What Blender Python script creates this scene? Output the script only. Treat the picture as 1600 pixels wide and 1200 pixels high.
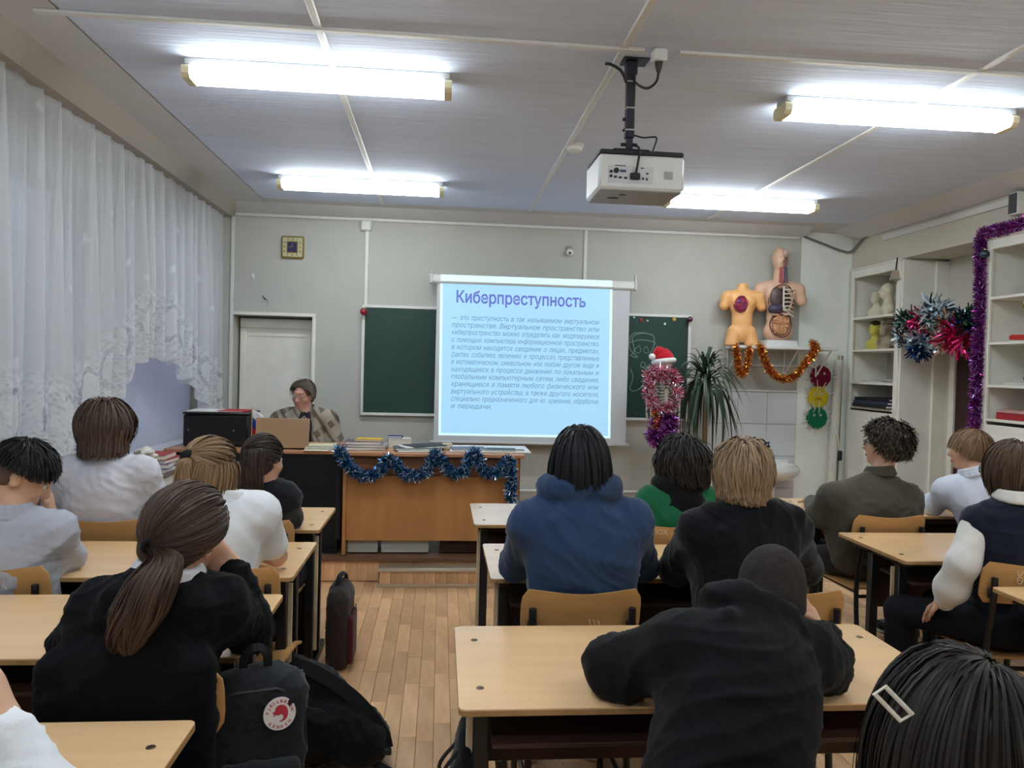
import bpy, bmesh, math, random
import numpy as np
from mathutils import Vector, Matrix
random.seed(7); rng = np.random.default_rng(7)
scene = bpy.context.scene
for o in list(bpy.data.objects): bpy.data.objects.remove(o)
COL = scene.collection

# ------------------------------------------------------------------ camera
CAM = np.array([0.0, 0.0, 1.55]); FPX = 1200.0
YAW, PITCH, ROLL = math.radians(5.3), math.radians(1.27), math.radians(1.47)
_F = np.array([math.sin(YAW)*math.cos(PITCH), math.cos(YAW)*math.cos(PITCH), -math.sin(PITCH)])
_R = np.array([math.cos(YAW), -math.sin(YAW), 0.0]); _U = np.cross(_R, _F)
CR = math.cos(ROLL)*_R + math.sin(ROLL)*_U; CU = -math.sin(ROLL)*_R + math.cos(ROLL)*_U
cam = bpy.data.objects.new('camera', bpy.data.cameras.new('camera')); COL.objects.link(cam)
cam.data.sensor_fit = 'HORIZONTAL'; cam.data.sensor_width = 36; cam.data.lens = 36*FPX/1600
cam.data.clip_start = 0.02
M = Matrix.Identity(4)
for i in range(3): M[i][0], M[i][1], M[i][2], M[i][3] = CR[i], CU[i], -_F[i], CAM[i]
cam.matrix_world = M; scene.camera = cam
# ------------------------------------------------------------------ world: dim overcast dusk outside the windows
w = bpy.data.worlds.new('world'); scene.world = w; w.use_nodes = True
w.node_tree.nodes['Background'].inputs[0].default_value = (0.46, 0.49, 0.60, 1)
w.node_tree.nodes['Background'].inputs[1].default_value = 1.5
scene.view_settings.view_transform = 'Standard'; scene.view_settings.look = 'None'
scene.view_settings.gamma = 1.0; scene.view_settings.use_curve_mapping = False
scene.view_settings.exposure = 0.45
LAMP = 20.0           # radiance of the fluorescent diffusers
SLIDE = 0.62          # radiance of the projected slide

# ------------------------------------------------------------------ helpers
def ray(px, py): return _F + CR*(px-800)/FPX - CU*(py-600)/FPX
def P(px, py, y):                      # world point seen at a picture point, at the room depth y
    d = ray(px, py); return CAM + d*(y/d[1])
def PZ(px, py, z): d = ray(px, py); return CAM + d*((z-CAM[2])/d[2])
def PX(px, py, x): d = ray(px, py); return CAM + d*(x/d[0])
def V3(*a): return np.array(a, float)
def unit(v): v = np.asarray(v, float); return v/(np.linalg.norm(v)+1e-12)
def lin(c):
    o = []
    for v in c[:3]:
        v = v/255.0; o.append(v/12.92 if v <= .04045 else ((v+.055)/1.055)**2.4)
    return tuple(o)+(1.0,)

MATS = {}
def mat(name, c, rough=.6, spec=.35, metal=0, var=0.0, vscale=6, bump=0, bscale=60, stretch=(1,1,1), emit=None, es=1.0, c2=None, rnd=None, sheen=0, trans=0, alpha=1, coat=0, dist=.002, detail=4):
    """procedural principled material; var = colour noise, bump = fine relief, rnd 'object'/'island' = per-piece tone"""
    if name in MATS: return MATS[name]
    m = bpy.data.materials.new(name); m.use_nodes = True; nt = m.node_tree; N, L = nt.nodes, nt.links
    b = N['Principled BSDF']; b.inputs['Roughness'].default_value = rough; b.inputs['Metallic'].default_value = metal
    b.inputs['Specular IOR Level'].default_value = spec
    b.inputs['Sheen Weight'].default_value = sheen; b.inputs['Transmission Weight'].default_value = trans
    b.inputs['Alpha'].default_value = alpha; b.inputs['Coat Weight'].default_value = coat; b.inputs['Coat Roughness'].default_value = .12
    col = lin(c); b.inputs['Base Color'].default_value = col
    if var or bump or c2 or rnd:
        tc = N.new('ShaderNodeTexCoord'); mp = N.new('ShaderNodeMapping'); mp.inputs['Scale'].default_value = stretch
        L.new(tc.outputs['Object'], mp.inputs['Vector']); src = None
        if var or c2:
            nz = N.new('ShaderNodeTexNoise'); nz.inputs['Scale'].default_value = vscale; nz.inputs['Detail'].default_value = detail
            L.new(mp.outputs[0], nz.inputs['Vector'])
            rp = N.new('ShaderNodeValToRGB'); rp.color_ramp.elements[0].position = .3; rp.color_ramp.elements[1].position = .7
            if c2: a, e = col, lin(c2)
            else:
                a = tuple(max(0, x*(1-var)) for x in col[:3])+(1,); e = tuple(min(1, x*(1+var)) for x in col[:3])+(1,)
            rp.color_ramp.elements[0].color = a; rp.color_ramp.elements[1].color = e
            L.new(nz.outputs['Fac'], rp.inputs[0]); src = rp.outputs[0]
        if rnd:
            kind, amt = rnd
            if kind == 'object': r = N.new('ShaderNodeObjectInfo').outputs['Random']
            else: r = N.new('ShaderNodeNewGeometry').outputs['Random Per Island']
            mr = N.new('ShaderNodeMapRange'); mr.inputs['To Min'].default_value = 1-amt; mr.inputs['To Max'].default_value = 1+amt
            L.new(r, mr.inputs['Value'])
            mx = N.new('ShaderNodeMix'); mx.data_type = 'RGBA'; mx.blend_type = 'MULTIPLY'; mx.inputs['Factor'].default_value = 1
            if src: L.new(src, mx.inputs['A'])
            else: mx.inputs['A'].default_value = col
            L.new(mr.outputs[0], mx.inputs['B']); src = mx.outputs['Result']
        if src: L.new(src, b.inputs['Base Color'])
        if bump:
            nb = N.new('ShaderNodeTexNoise'); nb.inputs['Scale'].default_value = bscale; nb.inputs['Detail'].default_value = detail
            L.new(mp.outputs[0], nb.inputs['Vector'])
            bp = N.new('ShaderNodeBump'); bp.inputs['Strength'].default_value = bump; bp.inputs['Distance'].default_value = dist
            L.new(nb.outputs['Fac'], bp.inputs['Height']); L.new(bp.outputs[0], b.inputs['Normal'])
    if emit:
        b.inputs['Emission Color'].default_value = lin(emit); b.inputs['Emission Strength'].default_value = es
    MATS[name] = m; return m

def props(o, label=None, cat=None, group=None, kind=None):
    if label: o['label'] = label
    if cat: o['category'] = cat
    if group: o['group'] = group
    if kind: o['kind'] = kind
    return o
def empty(name, loc=(0,0,0), rz=0, label=None, cat=None, group=None, kind=None):
    o = bpy.data.objects.new(name, None); o.empty_display_size = .05; COL.objects.link(o)
    o.location = tuple(float(v) for v in loc); o.rotation_euler = (0,0,rz)
    return props(o, label, cat, group, kind)
def link(name, me, m=None, parent=None, loc=None):
    o = bpy.data.objects.new(name, me); COL.objects.link(o)
    if m is not None and len(me.materials) == 0: me.materials.append(m)
    if parent is not None: o.parent = parent
    if loc is not None: o.location = tuple(float(v) for v in loc)
    return o
def sharp(me, ang=40):
    n = len(me.polygons)
    me.polygons.foreach_set('use_smooth', [True]*n)
    try: me.set_sharp_from_angle(angle=math.radians(ang))
    except Exception: pass
def world_child(o, parent):            # parent an object built in world coordinates
    o.parent = parent; o.matrix_parent_inverse = Matrix.LocRotScale(parent.location, parent.rotation_euler, (1,1,1)).inverted()
    return o

class MB:
    """collects shapes into one mesh"""
    def __init__(s): s.V = []; s.F = []; s.MI = []; s.mi = 0
    def add(s, verts, faces):
        o = len(s.V); s.V.extend([tuple(float(c) for c in v) for v in verts])
        s.F.extend([tuple(i+o for i in f) for f in faces]); s.MI.extend([s.mi]*len(faces)); return s
    def box(s, lo, hi, bev=0.0, R=None, at=None):
        lo = np.minimum(np.array(lo, float), np.array(hi, float)) if True else lo
        hi2 = np.array(hi, float); lo2 = np.array(lo, float)
        c = (lo2+hi2)/2; h = np.abs(hi2-lo2)/2
        if bev <= 0:
            vs = [(x,y,z) for x in (-1,1) for y in (-1,1) for z in (-1,1)]
            vs = np.array(vs)*h
            fs = [(0,1,3,2),(4,6,7,5),(0,4,5,1),(2,3,7,6),(0,2,6,4),(1,5,7,3)]
        else:
            b = min(bev, h.min()*.95); vs = []; idx = {}
            for sx in (-1,1):
                for sy in (-1,1):
                    for sz in (-1,1):
                        sg = np.array((sx,sy,sz))
                        for a in range(3):
                            v = sg*(h-b); v[a] = sg[a]*h[a]; idx[(sx,sy,sz,a)] = len(vs); vs.append(v)
            fs = []
            for a in range(3):
                u, w_ = (a+1)%3, (a+2)%3
                for sa in (-1,1):
                    q = []
                    for su, sw in ((-1,-1),(1,-1),(1,1),(-1,1)):
                        k = [0,0,0]; k[a] = sa; k[u] = su; k[w_] = sw; q.append(idx[(k[0],k[1],k[2],a)])
                    fs.append(tuple(q if sa > 0 else q[::-1]))
                for su in (-1,1):
                    for sw in (-1,1):
                        k0 = [0,0,0]; k0[u] = su; k0[w_] = sw; k0[a] = -1; k1 = list(k0); k1[a] = 1
                        q = [idx[tuple(k0)+(u,)], idx[tuple(k1)+(u,)], idx[tuple(k1)+(w_,)], idx[tuple(k0)+(w_,)]]
                        fs.append(tuple(q if su*sw < 0 else q[::-1]))
            for sx in (-1,1):
                for sy in (-1,1):
                    for sz in (-1,1):
                        q = [idx[(sx,sy,sz,a)] for a in range(3)]
                        fs.append(tuple(q if sx*sy*sz > 0 else q[::-1]))
            vs = np.array(vs)
        if R is not None: vs = vs @ np.array(R, float).T
        return s.add(vs+c if at is None else vs+np.array(at, float), fs)
    def tube(s, pts, r, n=8, cap=True, closed=False, flat=1.0):
        pts = [np.array(p, float) for p in pts]; m = len(pts)
        rs = r if hasattr(r, '__len__') else [r]*m
        vs = []; prev = None
        for i, p in enumerate(pts):
            if closed: t = unit(pts[(i+1)%m]-pts[i-1])
            else: t = unit(pts[min(i+1,m-1)]-pts[max(i-1,0)])
            if prev is None:
                a = V3(0,0,1) if abs(t[2]) < .9 else V3(1,0,0); nrm = unit(np.cross(t, a))
            else:
                nrm = prev-t*np.dot(prev, t); nrm = unit(nrm) if np.linalg.norm(nrm) > 1e-6 else unit(np.cross(t, V3(0.3,0.5,0.8)))
            prev = nrm; bn = np.cross(t, nrm)
            for k in range(n):
                a = 2*math.pi*k/n; vs.append(p+rs[i]*(math.cos(a)*nrm+flat*math.sin(a)*bn))
        fs = []
        for i in range(m if closed else m-1):
            j = (i+1)%m
            for k in range(n):
                l = (k+1)%n; fs.append((i*n+k, i*n+l, j*n+l, j*n+k))
        if cap and not closed:
            fs.append(tuple(range(n))[::-1]); fs.append(tuple((m-1)*n+k for k in range(n)))
        return s.add(vs, fs)
    def cyl(s, a, b, r, n=16, r2=None): return s.tube([a, b], [r, r if r2 is None else r2], n)
    def lathe(s, prof, n=24, c=(0,0,0), R=None):
        vs = []; fs = []; m = len(prof)
        for (r, z) in prof:
            for k in range(n):
                a = 2*math.pi*k/n; vs.append((r*math.cos(a), r*math.sin(a), z))
        for i in range(m-1):
            for k in range(n):
                l = (k+1)%n; fs.append((i*n+k, i*n+l, (i+1)*n+l, (i+1)*n+k))
        if prof[0][0] > 1e-5: fs.append(tuple(range(n))[::-1])
        if prof[-1][0] > 1e-5: fs.append(tuple((m-1)*n+k for k in range(n)))
        vs = np.array(vs)
        if R is not None: vs = vs @ np.array(R, float).T
        return s.add(vs+np.array(c, float), fs)
    def ball(s, c, r, n=16, m=10, R=None, rr=None):
        rr = rr if rr is not None else (r, r, r)
        vs = []; fs = []
        for i in range(m+1):
            th = math.pi*i/m
            for k in range(n):
                a = 2*math.pi*k/n; vs.append((math.sin(th)*math.cos(a)*rr[0], math.sin(th)*math.sin(a)*rr[1], -math.cos(th)*rr[2]))
        for i in range(m):
            for k in range(n):
                l = (k+1)%n; fs.append((i*n+k, i*n+l, (i+1)*n+l, (i+1)*n+k))
        vs = np.array(vs)
        if R is not None: vs = vs @ np.array(R, float).T
        return s.add(vs+np.array(c, float), fs)
    def prism(s, out, d, axis='y', off=0.0):
        """outline of (u,v) extruded by d; axis y: u=x v=z, x: u=y v=z, z: u=x v=y"""
        n = len(out); f = {'y': lambda u,v,t: (u,t,v), 'x': lambda u,v,t: (t,u,v), 'z': lambda u,v,t: (u,v,t)}[axis]
        vs = [f(u,v,off) for u,v in out]+[f(u,v,off+d) for u,v in out]
        fs = [tuple(range(n)), tuple(range(2*n-1, n-1, -1))]+[(i, i+n, (i+1)%n+n, (i+1)%n) for i in range(n)]
        return s.add(vs, fs)
    def grid(s, fn, nu, nv):
        vs = [fn(i/nu, j/nv) for j in range(nv+1) for i in range(nu+1)]
        fs = [(j*(nu+1)+i, j*(nu+1)+i+1, (j+1)*(nu+1)+i+1, (j+1)*(nu+1)+i) for j in range(nv) for i in range(nu)]
        return s.add(vs, fs)
    def mesh(s, name, fix=True):
        me = bpy.data.meshes.new(name); me.from_pydata(s.V, [], s.F)
        if any(s.MI): me.polygons.foreach_set('material_index', s.MI)
        if fix:
            bm = bmesh.new(); bm.from_mesh(me); bmesh.ops.remove_doubles(bm, verts=bm.verts, dist=1e-6)
            bmesh.ops.recalc_face_normals(bm, faces=bm.faces); bm.to_mesh(me); bm.free()
        me.update(); return me
    def build(s, name, m, parent=None, loc=None, smooth=True, ang=40, fix=True, world=False):
        me = s.mesh(name, fix)
        for mm in (m if isinstance(m, (list, tuple)) else [m]): me.materials.append(mm)
        if smooth: sharp(me, ang)
        o = link(name, me, None, None if world else parent, loc)
        if world and parent is not None: world_child(o, parent)
        return o

def copy_tree(o, parent=None):
    c = o.copy(); COL.objects.link(c); c.parent = parent
    if parent is not None: c.matrix_parent_inverse = o.matrix_parent_inverse.copy()
    for ch in list(o.children): copy_tree(ch, c)
    return c
def rotz(a): c, s = math.cos(a), math.sin(a); return np.array([[c,-s,0],[s,c,0],[0,0,1]])
def rotx(a): c, s = math.cos(a), math.sin(a); return np.array([[1,0,0],[0,c,-s],[0,s,c]])
def roty(a): c, s = math.cos(a), math.sin(a); return np.array([[c,0,s],[0,1,0],[-s,0,c]])
def spline(pts, n):
    """Catmull-Rom through points, n samples per span"""
    p = [np.array(q, float) for q in pts]; p = [2*p[0]-p[1]]+p+[2*p[-1]-p[-2]]; out = []
    for i in range(1, len(p)-2):
        for k in range(n):
            t = k/n; a, b, c, d = p[i-1:i+3]
            out.append(.5*((2*b)+(c-a)*t+(2*a-5*b+4*c-d)*t*t+(3*b-3*c+d-a)*t**3))
    out.append(p[-2]); return out

# ------------------------------------------------------------------ implicit surfaces (bodies, clothes, hair, bags, models)
class SDF:
    def __init__(s): s.ops = []
    def cap(s, a, b, ra, rb=None, k=.02, op='u'):
        a, b = np.array(a, float), np.array(b, float); rb = ra if rb is None else rb; r = max(ra, rb)
        s.ops.append(('cap', (a, b, ra, rb), np.minimum(a, b)-r, np.maximum(a, b)+r, k, op)); return s
    def chain(s, pts, rs, k=.02, op='u'):
        for i in range(len(pts)-1): s.cap(pts[i], pts[i+1], rs[i], rs[i+1], k, op)
        return s
    def ell(s, c, r, R=None, k=.02, op='u'):
        c = np.array(c, float); r = np.array(r, float); R = np.eye(3) if R is None else np.array(R, float)   # columns = axes
        e = np.sqrt(((R*r)**2).sum(1)); s.ops.append(('ell', (c, r, R), c-e, c+e, k, op)); return s
    def box(s, c, h, R=None, rd=.01, k=.01, op='u'):
        c = np.array(c, float); h = np.array(h, float); R = np.eye(3) if R is None else np.array(R, float)
        e = (np.abs(R)*h).sum(1); s.ops.append(('box', (c, h, R, rd), c-e, c+e, k, op)); return s
    def cut(s, p, n, k=.004):
        s.ops.append(('cut', (np.array(p, float), unit(n)), None, None, k, 'cut')); return s
    def clip_ell(s, c, r, R=None, k=.01): return s.ell(c, r, R, k, 's')
    def arrays(s, h, warp=None):
        lo = np.min([o[2] for o in s.ops if o[5] == 'u'], 0)-3*h-.02; hi = np.max([o[3] for o in s.ops if o[5] == 'u'], 0)+3*h+.02
        n = np.ceil((hi-lo)/h).astype(int)+1
        ax = [(lo[i]+h*np.arange(n[i])).astype(np.float32) for i in range(3)]
        D = np.full(n, 1.0, np.float32)
        for typ, pr, l, u, k, op in s.ops:
            if op == 'cut':
                p, nn = pr
                d = (ax[0]-p[0])[:,None,None]*nn[0]+(ax[1]-p[1])[None,:,None]*nn[1]+(ax[2]-p[2])[None,None,:]*nn[2]
                D = s.smax(D, d.astype(np.float32), k); continue
            m = k+2.5*h
            i0 = np.clip(np.floor((l-m-lo)/h).astype(int), 0, n); i1 = np.clip(np.ceil((u+m-lo)/h).astype(int)+1, 0, n)
            if (i1 <= i0).any(): continue
            sl = tuple(slice(i0[i], i1[i]) for i in range(3))
            x, y, z = ax[0][sl[0]][:,None,None], ax[1][sl[1]][None,:,None], ax[2][sl[2]][None,None,:]
            if typ == 'cap':
                a, b, ra, rb = pr; ba = b-a; L2 = max(ba@ba, 1e-9)
                t = np.clip(((x-a[0])*ba[0]+(y-a[1])*ba[1]+(z-a[2])*ba[2])/L2, 0, 1)
                d = np.sqrt((x-a[0]-t*ba[0])**2+(y-a[1]-t*ba[1])**2+(z-a[2]-t*ba[2])**2)-(ra+(rb-ra)*t)
            else:
                c, hh, R = pr[0], pr[1], pr[2]
                q = [(x-c[0])*R[0,i]+(y-c[1])*R[1,i]+(z-c[2])*R[2,i] for i in range(3)]
                if typ == 'ell':
                    k0 = np.sqrt((q[0]/hh[0])**2+(q[1]/hh[1])**2+(q[2]/hh[2])**2)
                    k1 = np.sqrt((q[0]/hh[0]**2)**2+(q[1]/hh[1]**2)**2+(q[2]/hh[2]**2)**2)+1e-6
                    d = k0*(k0-1)/k1
                else:
                    rd = pr[3]; q = [np.abs(q[i])-(hh[i]-rd) for i in range(3)]
                    d = np.sqrt(sum(np.maximum(v, 0)**2 for v in q))+np.minimum(np.maximum(np.maximum(q[0], q[1]), q[2]), 0)-rd
            d = d.astype(np.float32)
            if op == 'u':
                A = D[sl]; e = np.clip((k-np.abs(A-d))/k, 0, 1) if k > 0 else 0
                D[sl] = np.minimum(A, d)-e*e*k*.25
            else: D[sl] = s.smax(D[sl], -d, k)
        return D, lo, h
    @staticmethod
    def smax(a, b, k):
        e = np.clip((k-np.abs(a-b))/k, 0, 1); return np.maximum(a, b)+e*e*k*.25
    def surf(s, h, smooth=1):
        D, lo, h = s.arrays(h); S = D < 0
        c = [S[i:S.shape[0]-1+i, j:S.shape[1]-1+j, l:S.shape[2]-1+l] for i in (0,1) for j in (0,1) for l in (0,1)]
        anyv = c[0].copy(); allv = c[0].copy()
        for q in c[1:]: anyv |= q; allv &= q
        act = np.argwhere(anyv & ~allv)
        if len(act) == 0: return np.zeros((0,3)), np.zeros((0,4), int)
        idx = np.full(anyv.shape, -1, np.int32); idx[tuple(act.T)] = np.arange(len(act))
        off = [(i,j,l) for i in (0,1) for j in (0,1) for l in (0,1)]
        val = [D[act[:,0]+o[0], act[:,1]+o[1], act[:,2]+o[2]] for o in off]
        pos = np.zeros((len(act),3)); cnt = np.zeros(len(act))
        for a in range(8):
            for ax_ in range(3):
                if off[a][ax_] == 0:
                    o2 = list(off[a]); o2[ax_] = 1; b = off.index(tuple(o2)); va, vb = val[a], val[b]
                    m = (va < 0) != (vb < 0); t = np.where(m, va/(va-vb+1e-12), 0)
                    pp = np.repeat(np.array(off[a], float)[None], len(act), 0); pp[:,ax_] += t
                    pos += pp*m[:,None]; cnt += m
        V = lo+(act+pos/cnt[:,None])*h; F = []
        for a in range(3):
            b, c2 = (a+1)%3, (a+2)%3
            s0 = [slice(None)]*3; s1 = [slice(None)]*3; s0[a] = slice(0,-1); s1[a] = slice(1,None)
            ed = np.argwhere(S[tuple(s0)] != S[tuple(s1)])
            ok = (ed[:,b] > 0) & (ed[:,c2] > 0) & (ed[:,b] < S.shape[b]-1) & (ed[:,c2] < S.shape[c2]-1); ed = ed[ok]
            if not len(ed): continue
            def g(db, dc):
                q = ed.copy(); q[:,b] -= db; q[:,c2] -= dc; return idx[q[:,0], q[:,1], q[:,2]]
            quad = np.stack([g(1,1), g(0,1), g(0,0), g(1,0)], 1)
            flip = ~S[ed[:,0], ed[:,1], ed[:,2]]; quad[flip] = quad[flip][:, ::-1]; F.append(quad)
        F = np.concatenate(F); F = F[(F >= 0).all(1)]
        for _ in range(smooth):
            A = np.zeros_like(V); n = np.zeros(len(V))
            for i in range(4):
                np.add.at(A, F[:,i], V[F[:,(i+1)%4]]); np.add.at(n, F[:,i], 1)
                np.add.at(A, F[:,(i+1)%4], V[F[:,i]]); np.add.at(n, F[:,(i+1)%4], 1)
            V = .5*V+.5*A/np.maximum(n, 1)[:,None]
        return V, F
def vnormals(V, F):
    n = np.cross(V[F[:,2]]-V[F[:,0]], V[F[:,3]]-V[F[:,1]]); N = np.zeros_like(V)
    for i in range(4): np.add.at(N, F[:,i], n)
    return N/(np.linalg.norm(N, axis=1)[:,None]+1e-12)
def wrinkle(V, F, amp, scale, seed=0, aniso=(1,1,1)):
    r = np.random.default_rng(seed); N = vnormals(V, F); q = V*np.array(aniso)*scale; d = np.zeros(len(V)); wv = np.zeros_like(V)
    for i in range(3): wv += np.sin(q@r.normal(size=(3,3))*.6+r.uniform(0,6,3))
    q = q+wv*.8
    for i in range(5):
        k = r.normal(size=3)*(1+.5*i); d += (1-np.abs(np.sin(q@k+r.uniform(0,6))))**2*(.6**i)
    return V+N*((d-d.mean())*amp)[:,None]
def npmesh(name, V, F, m, smooth=True):
    me = bpy.data.meshes.new(name); me.vertices.add(len(V)); me.vertices.foreach_set('co', np.asarray(V, np.float32).ravel())
    k = F.shape[1]; me.loops.add(F.size); me.loops.foreach_set('vertex_index', F.astype(np.int32).ravel())
    me.polygons.add(len(F)); me.polygons.foreach_set('loop_start', np.arange(0, F.size, k, dtype=np.int32))
    try: me.polygons.foreach_set('loop_total', np.full(len(F), k, np.int32))
    except Exception: pass
    me.update(calc_edges=True); me.polygons.foreach_set('use_smooth', np.ones(len(F), bool)); me.validate()
    for mm in (m if isinstance(m, (list, tuple)) else [m]): me.materials.append(mm)
    return me
def sdf_obj(name, S, h, m, parent=None, wr=None, smooth=1):
    V, F = S.surf(h, smooth)
    if wr:
        V = wrinkle(V, F, *wr)
        if len(wr) == 3: V = wrinkle(V, F, wr[0]*.55, wr[1]*2.3, wr[2]+50, (1,1,1.5))
    o = link(name, npmesh(name, V, F, m))
    if parent is not None: world_child(o, parent)
    return o
# ================================================================== ROOM
XL, XR, YF, YB, ZC = -2.30, 4.12, 7.35, -2.6, 2.97
m_wall = mat('wallpaper', (188,188,180), .85, .2, var=.03, vscale=3, bump=.15, bscale=220)
m_wallb = mat('painted_wall', (246,252,248), .6, .3, var=.03, vscale=2, bump=.1, bscale=40)
m_ceil = mat('ceiling_board', (214,225,245), .75, .25, var=.05, vscale=5, bump=.55, bscale=9, stretch=(.35,5,1), dist=.006)
m_ceil2 = mat('ceiling_edge', (212,212,212), .8, .2, var=.03, bump=.1)
m_trim = mat('white_trim', (222,222,218), .45, .4, var=.02)
m_oldwhite = mat('old_white_paint', (238,236,226), .4, .45, var=.05, vscale=5, bump=.1, bscale=20)
m_joint = mat('dark_joint', (70,52,38), .9, .1)
m_dark = mat('black_gap', (22,22,24), .9, .1)
PL = dict(rough=.38, spec=.4, vscale=3.0, stretch=(6,1,1), c2=(232,190,144), bump=.05, bscale=40)
m_plank = mat('laminate_plank', (204,158,114), rnd=('object', .2), **PL)
m_plank_i = mat('laminate_plank_far', (204,158,114), rnd=('island', .2), **PL)

# floor slab and its laminate strips (strip 7 cm wide, laid along the depth of the room)
fl = MB().box((XL-.3,YB,-.1), (XR+.6,YF+.3,-.008)).build('floor', m_joint, smooth=False); props(fl, kind='structure')
def plank_list():
    out = []; r = random.Random(3); pw = .072
    nx = int((XR-XL)/pw)
    for i in range(nx):
        x = XL+i*pw; y = YB-r.uniform(0,.45)
        while y < YF:
            L_ = r.choice((.34,.44,.44,.54)); out.append((x, max(y,YB), pw, min(y+L_,YF)-max(y,YB))); y += L_
    return out
def vis_rank(p):
    x, y, w_, l = p; cx, cy = x+w_/2, y+l/2
    if cy+l/2 < 1.3: return 99
    zones = [((-.56,.30),(1.9,5.4),0), ((.05,1.5),(1.4,2.9),.6), ((1.35,2.2),(1.3,4.4),.5), ((-.2,.3),(1.3,2),.3), ((.3,1.6),(2.9,4.6),1.5)]
    best = 50
    for (a,b),(c,d),k in zones:
        if a-.07 <= cx <= b+.07 and c-.3 <= cy <= d+.3: best = min(best, k+cy*.05)
    return best if best < 50 else 50+abs(cx)+cy
pls = sorted([p for p in plank_list() if p[3] > .04], key=vis_rank)
shared = {}
def plank_mesh(l):
    k = round(l, 2)
    if k not in shared: shared[k] = MB().box((.0006,.0008,-.008), (.0714,l-.0008,.0), .0015).mesh('plank'); shared[k].materials.append(m_plank)
    return shared[k]
for (x,y,w_,l) in pls[:290]:
    link('plank', plank_mesh(l), None, fl, (x,y,0))
b = MB()
for (x,y,w_,l) in pls[290:]: b.box((x+.0006,y+.0008,-.008), (x+w_-.0006,y+l-.0008,0))
o = b.build('plank_field', m_plank_i, fl, smooth=False, fix=False); o['kind'] = 'stuff'

# podium under the teacher's desk, faced with the same laminate, and a step box in front of it
pod = MB().box((-2.1,5.505,0), (.70,YF,.162)).box((-2.1,5.475,.145),(.70,5.50,.172)).build('podium', mat('podium_wood', (120,86,62), .5, .3, var=.15, vscale=4, stretch=(1,6,1)), smooth=False)
props(pod, 'low laminate podium under the teacher desks, along the front wall', 'podium')
pm = MB().box((.0008,0,.006), (.0762,.010,.145), .0015).mesh('riser_strip'); pm.materials.append(m_plank)
for i in range(36): link('riser_strip', pm, None, pod, (-2.1+i*.077,5.488,0))
st = empty('podium_step', (-.40,5.36,0), 0, 'low wooden step box with a metal nosing in front of the podium', 'step')
MB().box((0,0,0),(.95,.11,.118)).build('step_body', mat('step_wood', (150,112,82), .5, .3, var=.12, vscale=5), st, smooth=False)
MB().box((-.005,-.012,.113),(.955,.11,.128),.003).build('step_tread', mat('tread', (150,130,108), .45, .35, var=.1, vscale=6), st)
MB().box((-.006,-.02,.108),(.956,.012,.132),.004).build('nosing', mat('nosing', (196,186,168), .35, .5, metal=.3), st)
for i in range(12): link('riser_strip', pm, None, st, (.008+i*.0775,-.008,-.028))
MB().box((-.01,-.025,0),(.96,-.006,.022),.003).build('skirting', mat('skirt', (188,168,142), .5, .3, var=.08), st)

# ---- front wall with the door recess
wf = MB()
DX0, DX1, DZ = -1.93, -1.21, 1.97
X1 = 3.53                                   # where the wallpapered wall ends and the painted corner begins
wf.box((XL-.3,YF,0),(DX0,YF+.35,ZC+.1)).box((DX1,YF,0),(X1,YF+.35,ZC+.1)).box((DX0,YF,DZ),(DX1,YF+.35,ZC+.1))
o = wf.build('wall_front', m_wall, smooth=False); props(o, kind='structure')
o = MB().add([(X1,YF,0),(4.6,7.56,0),(4.6,7.56,ZC+.1),(X1,YF,ZC+.1),(X1,YF+.4,0),(4.6,8.2,0),(4.6,8.2,ZC+.1),(X1,YF+.4,ZC+.1)],
         [(0,1,2,3),(5,4,7,6),(1,5,6,2),(4,0,3,7),(3,2,6,7)]).build('wall_corner', m_wallb, smooth=False); props(o, kind='structure')
# tile panels behind the sink: recessed joints, slightly uneven
tz = empty('tile_panel', (2.62,YF-.012,.1), 0, 'pale glossy tile panel on the wall behind the sink', 'tile panel'); 
MB().box((0,.004,0),(.905,.011,1.27)).build('grout', mat('grout', (196,198,198), .9), tz, smooth=False)
m_tile = mat('wall_tile', (214,216,220), .35, .3, rnd=('object', .05), var=.03, vscale=3)
tm = MB().box((.0015,-.006,.0015),(.299,.006,.312),.003).mesh('tile'); tm.materials.append(m_tile)
for i in range(3):
    for j in range(4): link('tile', tm, None, tz, (i*.3015, random.uniform(-.001,.001), j*.317))
MB().box((-.01,-.012,1.268),(.91,.011,1.285),.003).build('cap_strip', m_trim, tz)
o = MB().box((-.01,YF-.06,.355),(2.6,YF-.035,.38),.008).build('trim_1', m_trim); props(o, kind='structure')
o = MB().box((DX1+.01,YF-.02,.0),(2.6,YF,.07),.003).build('baseboard_front', mat('baseboard', (150,120,95), .5), None); props(o, kind='structure')
# ---- the other walls
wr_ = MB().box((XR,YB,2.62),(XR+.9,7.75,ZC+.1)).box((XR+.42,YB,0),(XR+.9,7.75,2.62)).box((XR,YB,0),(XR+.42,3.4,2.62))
o = wr_.build('wall_right', mat('right_wallpaper_lit', (210,204,190), .8, .2, var=.03, vscale=3, bump=.1, bscale=120), smooth=False); props(o, kind='structure')  # same wallpaper, colour lightened to stand in for brighter light on this side
o = MB().box((XL-.3,YB-.2,0),(XR+.9,YB,ZC+.1)).build('wall_back', m_wall, smooth=False); props(o, kind='structure')
W1, W2 = (3.35,5.35), (5.65,7.20); SILL, WTOP = .86, 2.62
wl = MB()
ys = [YB, -1.1, .9, 1.15, 3.1, W1[0], W1[1], W2[0], W2[1], YF]
wl.box((XL-.3,YB,0),(XL,YF,SILL)).box((XL-.3,YB,WTOP),(XL,YF,ZC+.1))
for a, b_ in ((YB,-1.1),(.9,1.15),(3.1,W1[0]),(W1[1],W2[0]),(W2[1],YF)): wl.box((XL-.3,a,SILL),(XL,b_,WTOP))
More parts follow.
